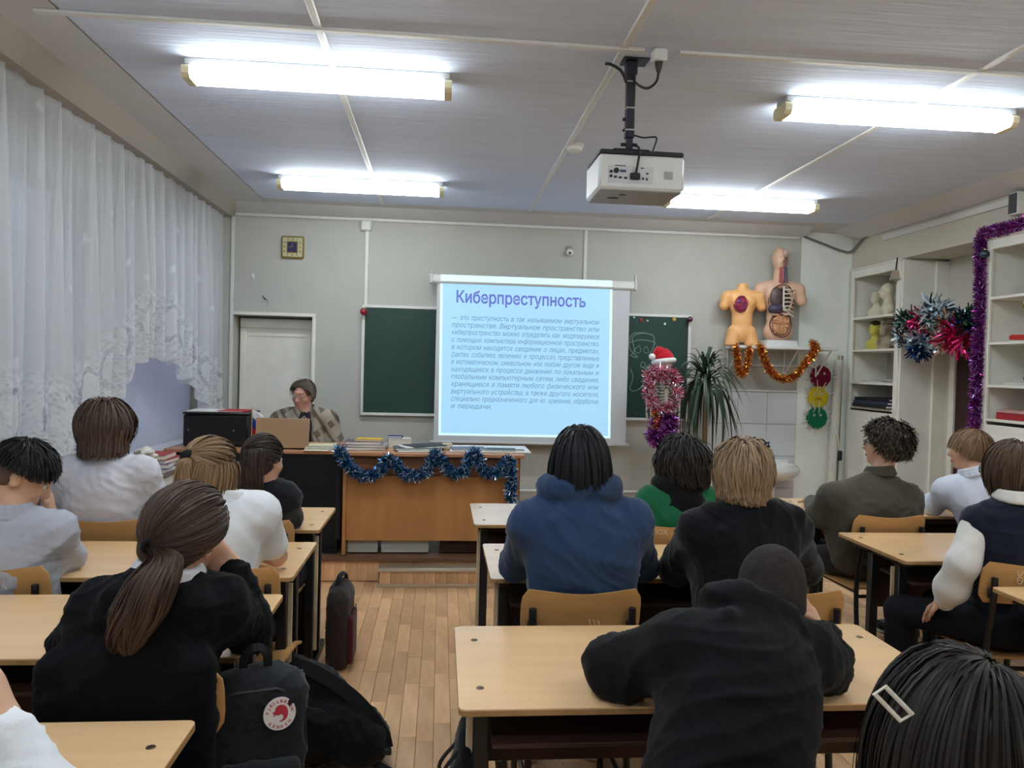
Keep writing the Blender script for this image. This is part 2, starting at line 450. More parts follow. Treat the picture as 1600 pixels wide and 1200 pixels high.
o = wl.build('wall_left', m_wall, smooth=False); props(o, kind='structure')
m_glass = mat('window_glass', (200,210,225), .05, .5, trans=.9)
m_frame = mat('window_frame', (214,216,220), .4, .4)
def window(n, a, b_):
    w0 = empty('window_%d' % n, (XL-.16,a,SILL), kind='structure'); L_ = b_-a; H = WTOP-SILL
    MB().box((-.03,0,0),(.03,L_,.06),.004).box((-.03,0,H-.06),(.03,L_,H),.004).box((-.029,0,.0605),(.029,.06,H-.0605),.004).box((-.029,L_-.06,.0605),(.029,L_,H-.0605),.004).build('window_frame', m_frame, w0)
    MB().box((-.028,L_/2-.035,.05),(.028,L_/2+.035,H-.05),.004).build('mullion', m_frame, w0)
    for i in (0,1): MB().box((-.004,.05+i*(L_/2-.03),.05),(.004,L_/2-.02+i*(L_/2-.03),H-.05)).build('pane', m_glass, w0, smooth=False)
    MB().box((.05,-.08,-.05),(.42,L_+.08,-.012),.006).build('window_sill', m_frame, w0)
window(1, *W1); window(2, *W2); window(3, 1.15, 3.1); window(4, -1.1, .9)

# ---- ceiling: boards with white battens; perimeter strip separated by an open crack
ce = MB().box((XL-.3,YB,ZC+.02),(XR+.9,8.1,ZC+.2)).build('ceiling', m_dark, smooth=False); props(ce, kind='structure')
BX = [-1.60,-.55,.77,2.43,XR+.02]; BY = [YB, -.75, 1.28, 3.36, 5.25, 6.93]
for i in range(4):
    for j in range(5):
        MB().box((BX[i]+(.004 if i else .006),BY[j]+.0006,ZC),(BX[i+1]-.003,BY[j+1]-.0006-(.004 if j == 4 else 0),ZC+.02),.001).build('ceiling_panel', m_ceil, ce, smooth=False)
MB().box((XL,YB,ZC),(BX[0]-.004,YF+.1,ZC+.02),.001).build('ceiling_panel', m_ceil2, ce, smooth=False)
MB().box((BX[0]+.001,BY[-1]+.003,ZC),(4.2,8.0,ZC+.02),.001).build('ceiling_panel', m_ceil2, ce, smooth=False)
for x in BX[1:4]: MB().box((x-.017,YB,ZC-.012),(x+.017,6.93,ZC+.002),.004).build('batten', m_trim, ce)
MB().box((BX[0],-.77,ZC-.012),(XR,-.733,ZC),.004).build('batten', m_trim, ce)
MB().box((BX[0],1.263,ZC-.012),(XR,1.297,ZC),.004).build('batten', m_trim, ce)
# cornices along the walls
m_corn = mat('cornice', (176,170,160), .8, .2)
for nm, pts in (('trim_2', [(XL,YB,ZC),(-1.86,YB,ZC),(-1.95,YB,ZC-.10),(XL,YB,ZC-.10)]),):
    b = MB(); n = 4
    b.add([p for p in pts]+[(p[0],YF,p[2]) for p in pts], [(0,1,2,3),(7,6,5,4)]+[(i,i+4,(i+1)%4+4,(i+1)%4) for i in range(4)])
    o = b.build(nm, m_corn, smooth=False); props(o, kind='structure')
b = MB(); pts = [(YF+.02,ZC),(7.10,ZC),(7.30,ZC-.06),(YF+.02,ZC-.06)]
o = b.prism(pts, 3.53+1.95, 'x', -1.95).build('trim_3', m_ceil2, smooth=False); props(o, kind='structure')
b = MB(); pts = [(XR+.02,ZC),(3.82,ZC),(XR-.02,ZC-.07),(XR+.02,ZC-.07)]
o = b.prism(pts, 9.9, 'y', YB).build('trim_4', m_ceil2, smooth=False); props(o, kind='structure')
# white cable trunking on ceiling and walls
def trunk(name, a, b_, s, label):
    lo = np.minimum(a, b_)-np.array(s)/2; hi = np.maximum(a, b_)+np.array(s)/2
    o = MB().box(lo, hi, .003).build(name, m_trim); return props(o, label, 'cable duct')
trunk('cable_duct', (XL+.6,3.36,ZC-.008), (.86,3.36,ZC-.008), (.0,.03,.016), 'white cable duct across the ceiling left of the projector mount')
trunk('cable_duct', (1.02,3.36,ZC-.008), (XR-.05,3.36,ZC-.008), (.0,.03,.016), 'white cable duct across the ceiling right of the projector mount')
trunk('cable_duct', (-1.93,YF-.01,2.90), (3.50,YF-.01,2.90), (0,.02,.032), 'white cable duct along the top of the front wall')
trunk('cable_duct', (-.72,YF-.009,2.10), (-.72,YF-.009,2.80), (.034,.018,0), 'white vertical cable duct above the left end of the chalkboard')
trunk('cable_duct', (1.36,YF-.009,2.40), (1.36,YF-.009,2.89), (.034,.018,0), 'white vertical cable duct on the wall behind the screen housing')
trunk('cable_duct', (-1.945,YF-.009,0.2), (-1.945,YF-.009,2.88), (.03,.018,0), 'white vertical corner strip beside the lace curtain')
trunk('cable_duct', (XR-.012,3.9,2.86), (XR-.012,6.9,2.84), (.024,0,.03), 'white cable duct along the top of the right wall')
bx = empty('junction_box', (-.73,YF-.02,2.84), 0, 'square white junction box at the top of the front wall', 'junction box')
MB().box((-.05,-.02,-.05),(.05,.02,.05),.008).build('box_body', m_trim, bx); MB().box((-.042,-.026,-.042),(.042,-.018,.042),.004).build('box_lid', m_trim, bx)
cb = MB().tube(spline([(3.5,YF-.01,2.93),(3.75,7.37,2.86),(3.98,7.41,2.80),(4.08,7.40,2.80),(4.09,7.2,2.90),(4.10,6.95,2.92)],6), .012, 8).build('wall_cable', mat('cable_grey', (120,120,118), .5)); props(cb, 'grey cable looping from the front wall corner to the right wall', 'cable')

# ---- fluorescent ceiling lamps
m_lampbase = mat('lamp_tray', (190,190,186), .5); m_lampcap = mat('lamp_end_cap', (226,214,176), .5)
m_tube = mat('lamp_diffuser', (255,255,255), .4, emit=(243,251,253), es=LAMP)
def lamp(x0, y, label):
    t = empty('fluorescent_lamp', (x0,y,ZC), 0, label, 'ceiling lamp', 'fluorescent ceiling lamps')
    MB().box((.01,-.064,-.034),(1.26,.064,-.0),.004).build('lamp_tray', m_lampbase, t)
    prof = [(-.060,-.034),(-.072,-.046),(-.070,-.074),(-.055,-.092),(.055,-.092),(.070,-.074),(.072,-.046),(.060,-.034)]
    MB().prism(prof, 1.20, 'x', .035).build('diffuser', m_tube, t, smooth=False)
    for k in (0, 1.233): MB().prism([(a*1.05,b_*1.05+.001) for a, b_ in prof], .037, 'x', k).build('end_cap', m_lampcap, t, smooth=False)
lamp(-1.25, 3.84, 'lit fluorescent ceiling lamp nearest the curtain, in the front left of the ceiling')
lamp(-1.28, 6.08, 'lit fluorescent ceiling lamp above the teacher and the door')
lamp(1.71, 3.86, 'lit fluorescent ceiling lamp right of the projector, nearer the camera')
lamp(1.75, 6.07, 'lit fluorescent ceiling lamp near the chalkboard, behind and right of the projector')
for x, y, s_ in ((-1.26,1.6,'over the left desks'),(1.72,1.6,'over the middle desks'),(-1.26,-.7,'at the back left'),(1.72,-.7,'at the back right')):
    lamp(x, y, 'lit fluorescent ceiling lamp behind the camera '+s_)
# smoke detector
t = empty('smoke_detector', P(898,228,4.86)*[1,1,0]+[0,0,ZC], 0, 'round white smoke detector on the ceiling beside a batten', 'smoke detector')
MB().lathe([(.0,-.045),(.03,-.045),(.045,-.036),(.05,-.02),(.05,-.012)],24).build('detector_head', m_trim, t)
MB().lathe([(.058,-.014),(.06,-.006),(.06,0),(0,0)],24).build('detector_base', m_trim, t)

# ---- door in its recess
d = empty('door_1', (DX0,YF+.20,0), kind='structure')
Wd = DX1-DX0
MB().box((.02,-.03,0),(.075,.03,1.859),.004).box((Wd-.055,-.03,0),(Wd,.03,1.859),.004).box((.02,-.03,1.86),(Wd,.03,1.95),.004).build('door_frame', m_oldwhite, d)
MB().box((.075,-.012,.01),(Wd-.055,.02,1.865),.003).build('door_leaf', m_oldwhite, d)
MB().box((.10,-.020,1.78),(Wd-.09,-.010,1.80),.003).build('door_panel', m_oldwhite, d)
MB().box((-.02,.04,0),(Wd+.02,.15,2.0)).build('door_back', m_wall, d, smooth=False)
MB().cyl((.12,-.012,.98),(.12,-.05,.98),.008,10).cyl((.12,-.05,.98),(.2,-.05,.98),.008,10).build('door_handle', mat('steel', (180,180,180), .3, metal=1), d)
o = MB().box((DX0-.01,YF-.018,DZ),(DX1+.03,YF+.004,DZ+.03),.004).box((DX1,YF-.018,0),(DX1+.03,YF+.004,DZ-.0005),.004).build('trim_5', m_oldwhite); props(o, kind='structure')

# ---- blinds, roller shade and the lace curtain
m_slat = mat('blind_slat', (208,214,222), .5, .3)
bl = empty('venetian_blind', (XL+.03,W1[0]-.05,SILL), 0, 'horizontal slat blind behind the lace curtain, left of the bare lilac shade', 'blind')
MB().box((-.02,0,1.72),(.03,2.1,1.77),.004).build('head_rail', m_slat, bl)
b = MB(); Rt = roty(math.radians(38))
for i in range(66): b.box((-.0185,0,-.0012),(.0185,2.1,.0012), 0, Rt, (0.005,1.05,.02+i*.026))
o = b.build('blind_slats', m_slat, bl, smooth=False, fix=False); o['kind'] = 'stuff'
MB().box((-.012,0,-.01),(.022,2.1,.008),.003).build('bottom_rail', m_slat, bl)
def transl(name, c, mix=.5):
    m = mat(name, c, .85, .1); nt = m.node_tree; N, L = nt.nodes, nt.links; bs = N['Principled BSDF']; tr = N.new('ShaderNodeBsdfTranslucent'); tr.inputs[0].default_value = lin(c)
    mx = N.new('ShaderNodeMixShader'); mx.inputs[0].default_value = mix; L.new(bs.outputs[0], mx.inputs[1]); L.new(tr.outputs[0], mx.inputs[2]); L.new(mx.outputs[0], N['Material Output'].inputs['Surface']); return m
sh = empty('roller_shade', (XL+.03,W2[0]-.06,SILL), 0, 'smooth pale lilac roller shade under the arch of the curtain', 'roller shade')
MB().box((0,0,-.02),(.003,1.62,1.78)).build('shade_cloth', transl('lilac_cloth', (240,241,250), .55), sh, smooth=False)
MB().cyl((.0,0,1.78),(.0,1.62,1.78),.022,12).build('shade_tube', m_frame, sh); MB().box((-.006,0,-.035),(.009,1.62,-.015),.003).build('bottom_bar', m_frame, sh)

def lace_material():
    m = bpy.data.materials.new('lace'); m.use_nodes = True; nt = m.node_tree; N, L = nt.nodes, nt.links
    for n in list(N): N.remove(n)
    out = N.new('ShaderNodeOutputMaterial'); df = N.new('ShaderNodeBsdfDiffuse'); tl = N.new('ShaderNodeBsdfTranslucent'); tp = N.new('ShaderNodeBsdfTransparent')
    c = lin((234,236,238)); df.inputs[0].default_value = c; tl.inputs[0].default_value = c
    m1 = N.new('ShaderNodeMixShader'); m1.inputs[0].default_value = .4; L.new(df.outputs[0], m1.inputs[1]); L.new(tl.outputs[0], m1.inputs[2])
    m2 = N.new('ShaderNodeMixShader'); L.new(tp.outputs[0], m2.inputs[1]); L.new(m1.outputs[0], m2.inputs[2]); L.new(m2.outputs[0], out.inputs[0])
    at = N.new('ShaderNodeAttribute'); at.attribute_name = 'lace'   # x = metres along the cloth, y = height above hem
    sp = N.new('ShaderNodeSeparateXYZ'); L.new(at.outputs['Vector'], sp.inputs[0])
    def mth(op, a, b=None, c=None):
        n = N.new('ShaderNodeMath'); n.operation = op
        for i, v in enumerate((a, b, c)):
            if v is None: continue
            if isinstance(v, (int, float)): n.inputs[i].default_value = v
            else: L.new(v, n.inputs[i])
        return n.outputs[0]
    u, v = sp.outputs[0], sp.outputs[1]
    def cell(v_, per): return mth('SUBTRACT', mth('FRACT', mth('DIVIDE', v_, per)), .5)
    def gt(a, t, s_=.04): 
        n = N.new('ShaderNodeMapRange'); n.inputs['From Min'].default_value = t-s_; n.inputs['From Max'].default_value = t+s_; L.new(a, n.inputs['Value']); return n.outputs[0]
    # big oval medallions along the hem
    cu = mth('MULTIPLY', cell(u, .34), .34/.075); cv = mth('DIVIDE', mth('SUBTRACT', v, .27), .115)
    e = mth('SQRT', mth('ADD', mth('MULTIPLY', cu, cu), mth('MULTIPLY', cv, cv)))
    inside = mth('SUBTRACT', 1.0, gt(e, .8)); ring = mth('MULTIPLY', gt(e, .86), mth('SUBTRACT', 1.0, gt(e, 1.14)))
    # small sprigs scattered over the field
    vo = N.new('ShaderNodeTexVoronoi'); vo.inputs['Scale'].default_value = 5.2; L.new(at.outputs['Vector'], vo.inputs['Vector']); dots = mth('SUBTRACT', 1.0, gt(vo.outputs['Distance'], .14, .05))
    # net band with flowers close to the hem
    band = mth('SUBTRACT', 1.0, gt(v, .46, .06)); nz = N.new('ShaderNodeTexVoronoi'); nz.inputs['Scale'].default_value = 46; L.new(at.outputs['Vector'], nz.inputs['Vector'])
    net = mth('MULTIPLY', band, mth('SUBTRACT', gt(nz.outputs['Distance'], .42, .2), .35))
    n2 = N.new('ShaderNodeTexNoise'); n2.inputs['Scale'].default_value = 11; L.new(at.outputs['Vector'], n2.inputs['Vector'])
    flo = mth('MULTIPLY', band, mth('SUBTRACT', gt(n2.outputs['Fac'], .5, .03), .5))
    hem = mth('SUBTRACT', 1.0, gt(v, .035, .01))
    a = mth('ADD', .70, mth('MULTIPLY', dots, .2)); a = mth('ADD', a, mth('MULTIPLY', inside, .3)); a = mth('SUBTRACT', a, mth('MULTIPLY', ring, .40))
    a = mth('ADD', a, mth('MULTIPLY', net, .3)); a = mth('ADD', a, mth('MULTIPLY', flo, .12)); a = mth('ADD', a, mth('MULTIPLY', hem, .3))
    n = N.new('ShaderNodeClamp'); n.inputs['Min'].default_value = .12; n.inputs['Max'].default_value = .97; L.new(a, n.inputs['Value']); L.new(n.outputs[0], m2.inputs[0])
    return m
M_LACE = lace_material()
def curtain(y0, y1, hem, label, seed):
    """gathered lace: hem = list of (y, z) of the lower edge"""
    r = random.Random(seed); nu, nv = int((y1-y0)*95), 46; X0 = -2.02; ztop = ZC-.10
    ph = [r.uniform(0,6) for _ in range(6)]; V = []; A = []
    hy, hz = [p[0] for p in hem], [p[1] for p in hem]
    arc = 0; lastp = None
    for i in range(nu+1):
        y = y0+(y1-y0)*i/nu
        wv = math.sin(y*33+ph[0]+1.3*math.sin(y*5+ph[1]))*.6+math.sin(y*58+ph[2]+1.1*math.sin(y*7.3+ph[3]))*.4
        fine = math.sin(y*140+ph[4])*.15
        z0 = float(np.interp(y, hy, hz))+.018*abs(math.sin(y*math.pi/.085))-.012*math.sin(y*70)
        for j in range(nv+1):
            t = j/nv; z = ztop+(z0-ztop)*t; amp = .022+.042*min(1, t*1.6)
            x = X0+amp*(wv+fine*(1-t))+.02*t*math.sin(y*9+ph[5]+t*2)
            V.append((x, y+.006*math.sin(y*41+t*3), z))
        q = (X0+.04*wv, y)
        if lastp: arc += math.dist(q, lastp)
        lastp = q
        for j in range(nv+1): A.append((arc, (ztop-z0)*(1-j/nv), 0))
    F = [(i*(nv+1)+j, (i+1)*(nv+1)+j, (i+1)*(nv+1)+j+1, i*(nv+1)+j+1) for i in range(nu) for j in range(nv)]
    me = bpy.data.meshes.new('lace_curtain'); me.from_pydata(V, [], F); at = me.attributes.new('lace', 'FLOAT_VECTOR', 'POINT')
    at.data.foreach_set('vector', np.array(A, np.float32).ravel()); me.materials.append(M_LACE); me.polygons.foreach_set('use_smooth', [True]*len(F))
    o = link('lace_curtain', me); return props(o, label, 'curtain', 'white lace curtains')
c_y = [PX(*p, -2.02) for p in ((95,712),(130,682),(186,620),(206,572),(235,558),(268,566),(298,604),(316,645),(340,650))]
curtain(4.42, 7.28, [(4.38,.93),(c_y[0][1]+.0,.95),(c_y[1][1],c_y[1][2]-.02),(c_y[2][1],c_y[2][2]),(c_y[3][1],c_y[3][2]),(c_y[4][1],c_y[4][2]),(c_y[5][1],c_y[5][2]),(c_y[6][1],c_y[6][2]),(c_y[7][1],c_y[7][2]),(7.3,c_y[8][2]-.02)],
        'white lace curtain with an arched hem, nearest the front wall', 1)
curtain(1.3, 4.40, [(1.3,1.0),(2.2,1.25),(3.2,1.12),(3.8,.98),(4.45,.92)], 'white lace curtain hanging low at the left edge of the view', 2)
rl = MB().box((-2.075,1.2,ZC-.125),(-2.045,7.3,ZC-.102),.004).build('curtain_rail', m_trim); props(rl, 'long white curtain rail under the ceiling cornice', 'curtain rail')
# ================================================================== SCHOOL DESKS AND CHAIRS
m_top = mat('beech_laminate', (246,204,154), .24, .6, coat=.55, var=.05, vscale=2.2, stretch=(1.2,9,1), bump=.02, bscale=50)
m_edge = mat('desk_edge', (176,138,92), .5, .3, var=.2, vscale=14)
m_edgew = mat('pale_desk_edge', (214,196,160), .5, .3, var=.1, vscale=10)
m_panel = mat('dark_brown_panel', (74,54,46), .5, .3, var=.08, vscale=3, stretch=(1,1,6))
m_blk = mat('black_steel', (26,26,30), .4, .45)
m_bolt = mat('desk_bolt', (120,104,80), .35, .5, metal=.8)
m_ply = mat('plywood', (196,150,94), .42, .4, var=.12, vscale=3, stretch=(1,1,8), bump=.03)
m_plye = mat('plywood_edge', (214,178,124), .5, .3, var=.1, vscale=20)
def plate(bm, x0, y0, x1, y1, z0, z1, r, n=5):
    out = []
    for cx, cy, a0 in ((x1-r,y1-r,0),(x0+r,y1-r,90),(x0+r,y0+r,180),(x1-r,y0+r,270)):
        for k in range(n+1): a = math.radians(a0+90*k/n); out.append((cx+r*math.cos(a), cy+r*math.sin(a)))
    return bm.prism(out, z1-z0, 'z', z0)
def school_desk(label, x, y, W, D, rz=0, h=.75, panel=.30):
    """x,y = near left corner of the top; the far side carries the modesty panel"""
    t = empty('school_desk', (x,y,0), rz, label, 'desk', 'two-seat school desks')
    tp = plate(MB(), 0, 0, W, D, h-.016, h, .018).build('desk_top', m_top, t, smooth=False)
    plate(MB(), -.0006, -.0006, W+.0006, D+.0006, h-.0165, h-.0035, .018).build('edge_band', m_edge, tp, smooth=False)
    for bx_ in (.055, W-.055):
        for by_ in (.12, D-.12): MB().lathe([(.0,.0022),(.004,.0026),(.009,.0018),(.0105,0)],12,(bx_,by_,h)).build('bolt', m_bolt, tp)
    for sx in (.06, W-.06):
        b = MB().box((sx-.02,.06,h-.045),(sx+.02,D-.06,h-.0165),.003); b.build('top_rail', m_blk, t)
        MB().box((sx-.02,D*.60-.02,.03),(sx+.02,D*.60+.02,h-.03),.004).build('leg', m_blk, t)
        MB().box((sx-.02,D*.22-.02,.03),(sx+.02,D*.22+.02,h-.03),.004).build('leg', m_blk, t)
        MB().box((sx-.02,.04,.0),(sx+.02,D-.03,.035),.005).build('foot_rail', m_blk, t)
        MB().box((sx-.012+(.0245 if sx > .5 else -.0245),D*.24,.12),(sx+.012+(.0245 if sx > .5 else -.0245),D*.24+.008,h-.06),.002).build('side_strip', m_edgew, t)
    MB().box((.085,D*.66,h-.02-panel),(W-.085,D*.66+.016,h-.02),.002).build('modesty_panel', m_panel, t)
    MB().box((.085,.07,h-.13),(W-.085,D*.62,h-.118),.002).build('book_shelf', m_panel, t)
    return t
DW = 1.26
school_desk('wooden two-seat desk in the bottom left corner, nearest the camera', -.52-DW, 1.17, DW, .57)
school_desk('wooden two-seat desk of the girl with the long ponytail, left column', -.52-DW, 2.11, DW, .57)
school_desk('wooden two-seat desk of the blonde girl in the white short-sleeved shirt', -.53-DW, 2.89, DW, .57)
school_desk('wooden two-seat desk closest to the black desk front, left column', -.56-DW, 3.71, DW, .58)
school_desk('large wooden desk under the arms of the black hooded student, nearest middle column', .06, 1.77, 1.29, .575)
school_desk('desk in front of the navy hoodie, its left end shining pale', .205, 2.87, 1.27, .575)
school_desk('pale shining desk nearest the chalkboard, middle column', .185, 3.86, 1.27, .60)
school_desk('wooden desk at the far right edge, half out of view', 2.13, 2.20, 1.26, .56)
school_desk('wooden desk behind the olive sweater, right column', 2.03, 3.15, 1.27, .575)
school_desk('wooden desk of the olive sweater and white shirt boys, right column', 2.15, 4.18, 1.30, .57)

def chair_proto():
    t = empty('school_chair', (0,0,0), 0, 'x', 'chair', 'plywood school chairs')
    # sits facing +y; origin at the floor under the seat centre
    def back(u, v):
        x = (u-.5)*.40; z = .66+v*.17; e = abs(u-.5)*2
        zz = z+(.006*math.cos(u*math.pi*2)-.006)*max(0,v-.4)/.6
        return (x, -.20-.035*v+.03*(e**2), zz)
    b = MB(); nu, nv = 16, 6
    def shell(fn, th):
        def rc(u, v):   # rounded corners
            return fn(u, v)
        b1 = [fn(i/nu, j/nv) for j in range(nv+1) for i in range(nu+1)]
        return b1
    pts = []
    for j in range(nv+1):
        for i in range(nu+1):
            u, v = i/nu, j/nv; r = .35
            sh_ = 1.0
            if v > 1-r: sh_ = 1-.11*(1-math.sqrt(max(0, 1-((v-(1-r))/r)**2)))
            if v < r: sh_ = 1-.11*(1-math.sqrt(max(0, 1-((r-v)/r)**2)))
            pts.append(back(.5+(u-.5)*sh_, v))
    N_ = len(pts); q = [(p[0],p[1]-.009,p[2]) for p in pts]
    F = []
    for j in range(nv):
        for i in range(nu):
            a = j*(nu+1)+i; F.append((a,a+1,a+nu+2,a+nu+1)); F.append((N_+a,N_+a+nu+1,N_+a+nu+2,N_+a+1))
    rim = [i for i in range(nu+1)]+[j*(nu+1)+nu for j in range(1,nv+1)]+[nv*(nu+1)+i for i in range(nu-1,-1,-1)]+[j*(nu+1) for j in range(nv-1,0,-1)]
    for k in range(len(rim)): a, c = rim[k], rim[(k+1)%len(rim)]; F.append((a,a+N_,c+N_,c))
    MB().add(pts+q, F).build('backrest', m_ply, t, ang=50)
    def seat(u, v, o=0): return ((u-.5)*(.40-.03*(1-v)), -.19+v*.38, .445-.012*math.sin(u*math.pi)*math.sin(v*math.pi*.8)-(.02*max(0,v-.8)/.2)**1+o)
    pts = [seat(i/10, j/10) for j in range(11) for i in range(11)]; q = [seat(i/10, j/10, -.011) for j in range(11) for i in range(11)]
    F = []
    for j in range(10):
        for i in range(10): a = j*11+i; F.append((a,a+1,a+12,a+11)); F.append((121+a,121+a+11,121+a+12,121+a+1))
    rim = list(range(11))+[j*11+10 for j in range(1,11)]+[110+i for i in range(9,-1,-1)]+[j*11 for j in range(9,0,-1)]
    for k in range(len(rim)): a, c = rim[k], rim[(k+1)%len(rim)]; F.append((a,a+121,c+121,c))
    MB().add(pts+q, F).build('seat', m_ply, t, ang=50)
    for s in (-1, 1):
        x = s*.165
        MB().tube(spline([(x,.16,.012),(x,.16,.40),(x,.15,.422)],4), .0125, 8).build('leg', m_blk, t)
        MB().tube(spline([(x,-.23,.012),(x,-.19,.43),(x,-.222,.66),(x,-.228,.77)],4), .0125, 8).build('leg', m_blk, t)
        MB().box((x-.012,-.19,.415),(x+.012,.16,.432),.003).build('seat_rail', m_blk, t)
        MB().cyl((x,-.2,.16),(x,.16,.16),.009,8).build('stretcher', m_blk, t)
        MB().box((x-.016,-.222,.685),(x+.016,-.205,.725),.003).build('back_bracket', m_blk, t)
    MB().cyl((-.165,-.2,.40),(.165,-.2,.40),.010,8).build('cross_bar', m_blk, t)
    return t
CH = chair_proto(); _cf = [True]
def chair(label, x, y, rz=0):
    c = CH if _cf[0] else copy_tree(CH); _cf[0] = False
    c.location = (x,y,0); c.rotation_euler = (0,0,math.radians(rz)); c['label'] = label; return c
chair('plywood chair behind the navy hoodie', .475, 2.68, 1)
chair('plywood chair under the student with the blonde bob', 1.18, 2.67, -2)
chair('plywood chair with scratched writing, behind the green hooded student', 1.10, 3.73, 2)
chair('plywood chair under the student leaning in the black hoodie', .72, 1.46, 0)
chair('plywood chair of the girl with the long ponytail', -.70, 2.03, 3)
chair('plywood chair behind the boy in the light grey shirt, at the left edge', -1.52, 2.955, 0)
chair('plywood chair behind the blonde girl in the short-sleeved shirt', -.74, 2.955, -2)
chair('plywood chair behind the student in the white long-sleeved shirt', -1.48, 3.765, 0)
chair('plywood chair of the dark-haired girl in the black jacket', -.85, 3.765, 0)
chair('plywood chair behind the boy in the olive sweater', 2.345, 4.00, 2)
chair('plywood chair under the boy in the white shirt', 3.10, 4.02, 4)
wc = chair('plywood chair behind the girl in the navy vest, at the right edge', float(P(1626,900,2.8)[0]), 3.03, -4)
# ================================================================== FRONT OF THE CLASSROOM
from mathutils.geometry import delaunay_2d_cdt
def fill_loops(loops, off):
    def sa(L): return sum(L[i-1][0]*L[i][1]-L[i][0]*L[i-1][1] for i in range(len(L)))/2
    def inside(p, L):
        c = False
        for i in range(len(L)):
            a, b = L[i-1], L[i]
            if (a[1] > p[1]) != (b[1] > p[1]) and p[0] < (b[0]-a[0])*(p[1]-a[1])/(b[1]-a[1])+a[0]: c = not c
        return c
    if not loops: return [], []
    res = []
    for L in loops:
        hole = any(M is not L and all(inside(p, M) for p in L) for M in loops)
        if off:                                  # thicken: move each outline point along its outward normal
            sg = (1 if sa(L) > 0 else -1)*(-1 if hole else 1); n = len(L); Q = []
            for k in range(n):
                a, b, c = L[k-1], L[k], L[(k+1)%n]; d1 = unit((b[0]-a[0], b[1]-a[1])); d2 = unit((c[0]-b[0], c[1]-b[1])); m = np.array((d1[1]+d2[1], -(d1[0]+d2[0])))*sg
                l = np.linalg.norm(m); m = m/l*min(off*2/max(l, .5), off*1.6) if l > 1e-6 else m*0; Q.append((b[0]+m[0], b[1]+m[1]))
            L = Q
        res.append((L, not hole))
    outs = [L for L, o in res if o]; holes = [L for L, o in res if not o]; V, F = [], []
    for L in outs:
        hs = [h for h in holes if inside(h[0], L)]; v, e = [], []
        for q in [L]+hs: k = len(v); v += [Vector(p)*100 for p in q]; e += [(k+i, k+(i+1)%len(q)) for i in range(len(q))]
        r = delaunay_2d_cdt(v, e, [], 1, 1e-6); k = len(V); V += [(p[0]/100, p[1]/100, 0) for p in r[0]]
        for f in r[2]:
            c = (sum(r[0][x][0] for x in f)/len(f)/100, sum(r[0][x][1] for x in f)/len(f)/100)
            if inside(c, L) and not any(inside(c, h) for h in hs): F.append(tuple(x+k for x in f))
    return V, F
def text_mesh(items, shear=0.0):
    """items: list of (string, size, boldness) -> list of (verts, faces, width) in the text plane"""
    objs = []
    for s_, size, off in items:
        cu = bpy.data.curves.new('t', 'FONT'); cu.body = s_; cu.size = size; cu.shear = shear; cu.resolution_u = 2; cu.fill_mode = 'NONE'
        o = bpy.data.objects.new('t', cu); COL.objects.link(o); objs.append(o)
    dg = bpy.context.evaluated_depsgraph_get(); out = []
    for o, (s_, size, off) in zip(objs, items):
        me = o.evaluated_get(dg).to_mesh(); co = [tuple(q.co[:2]) for q in me.vertices]; loops, cur, last = [], [], None
        for ed in me.edges:
            a, b = ed.vertices
            if last is None or a != last: cur = [a]; loops.append(cur)
            if b != cur[0]: cur.append(b)
            last = b if b != cur[0] else None
        V, F = fill_loops([[co[i] for i in L] for L in loops if len(L) > 2], off)
        out.append((V, F, (max(q[0] for q in V) if V else 0))); o.evaluated_get(dg).to_mesh_clear()
    for o in objs: c = o.data; bpy.data.objects.remove(o); bpy.data.curves.remove(c)
    return out
# ---- chalkboard
cb_x0, cb_x1, cb_z0, cb_z1 = -.75, 2.42, 1.06, 2.10
t = empty('chalkboard', (cb_x0,YF-.03,cb_z0), 0, 'long dark green chalkboard with white frame on the front wall', 'chalkboard')
W_, H_ = cb_x1-cb_x0, cb_z1-cb_z0
m_board = mat('chalkboard_green', (38,66,58), .55, .35, var=.12, vscale=2.5)
for k in range(2): MB().box((.02+k*W_/2,-.004,.02),(W_/2-.002+k*(W_/2-.02),.02,H_-.02)).build('board_panel', m_board, t, smooth=False)
MB().box((0,-.014,0),(W_,.022,.028),.004).build('bottom_frame', m_trim, t); MB().box((0,-.014,H_-.028),(W_,.022,H_),.004).build('top_frame', m_trim, t)
for x in (0, W_-.028): MB().box((x,-.0142,0),(x+.028,.022,H_),.004).build('side_frame', m_trim, t)
m_chalk = mat('chalk_line', (120,142,134), .95, .05)
def chalk(pix, r=.0045):
    pts = [P(a, b_, YF-.03) for a, b_ in pix]; b = MB().tube(spline(pts, 5), r, 5)
    o = b.build('chalk_stroke', m_chalk); o.scale = (1,.15,1); o.location = (0,(YF-.0345)*.85,0)
    for v in o.data.vertices: v.co.y = (YF-.0345)+(v.co.y-(YF-.03))*.1
    o.scale = (1,1,1); o.location = (0,0,0); world_child(o, t)
chalk([(984,556),(991,548),(988,528),(1000,521),(1018,523),(1022,530),(1020,545),(1012,556)]); chalk([(986,556),(996,558),(984,545),(984,530),(990,521),(1005,520),(1021,524)])
chalk([(984,535),(1000,531),(1020,534),(1024,538)]); chalk([(999,540),(1001,548),(996,552),(992,546),(999,540)],.003); chalk([(1010,541),(1013,549),(1008,552),(1006,545),(1010,541)],.003)
chalk([(1003,565),(1008,568),(1006,574),(1001,572),(1003,565)],.004); chalk([(985,576),(989,590),(984,606),(990,611),(1002,605),(1006,594)]); chalk([(1012,575),(1016,584),(1020,600)])
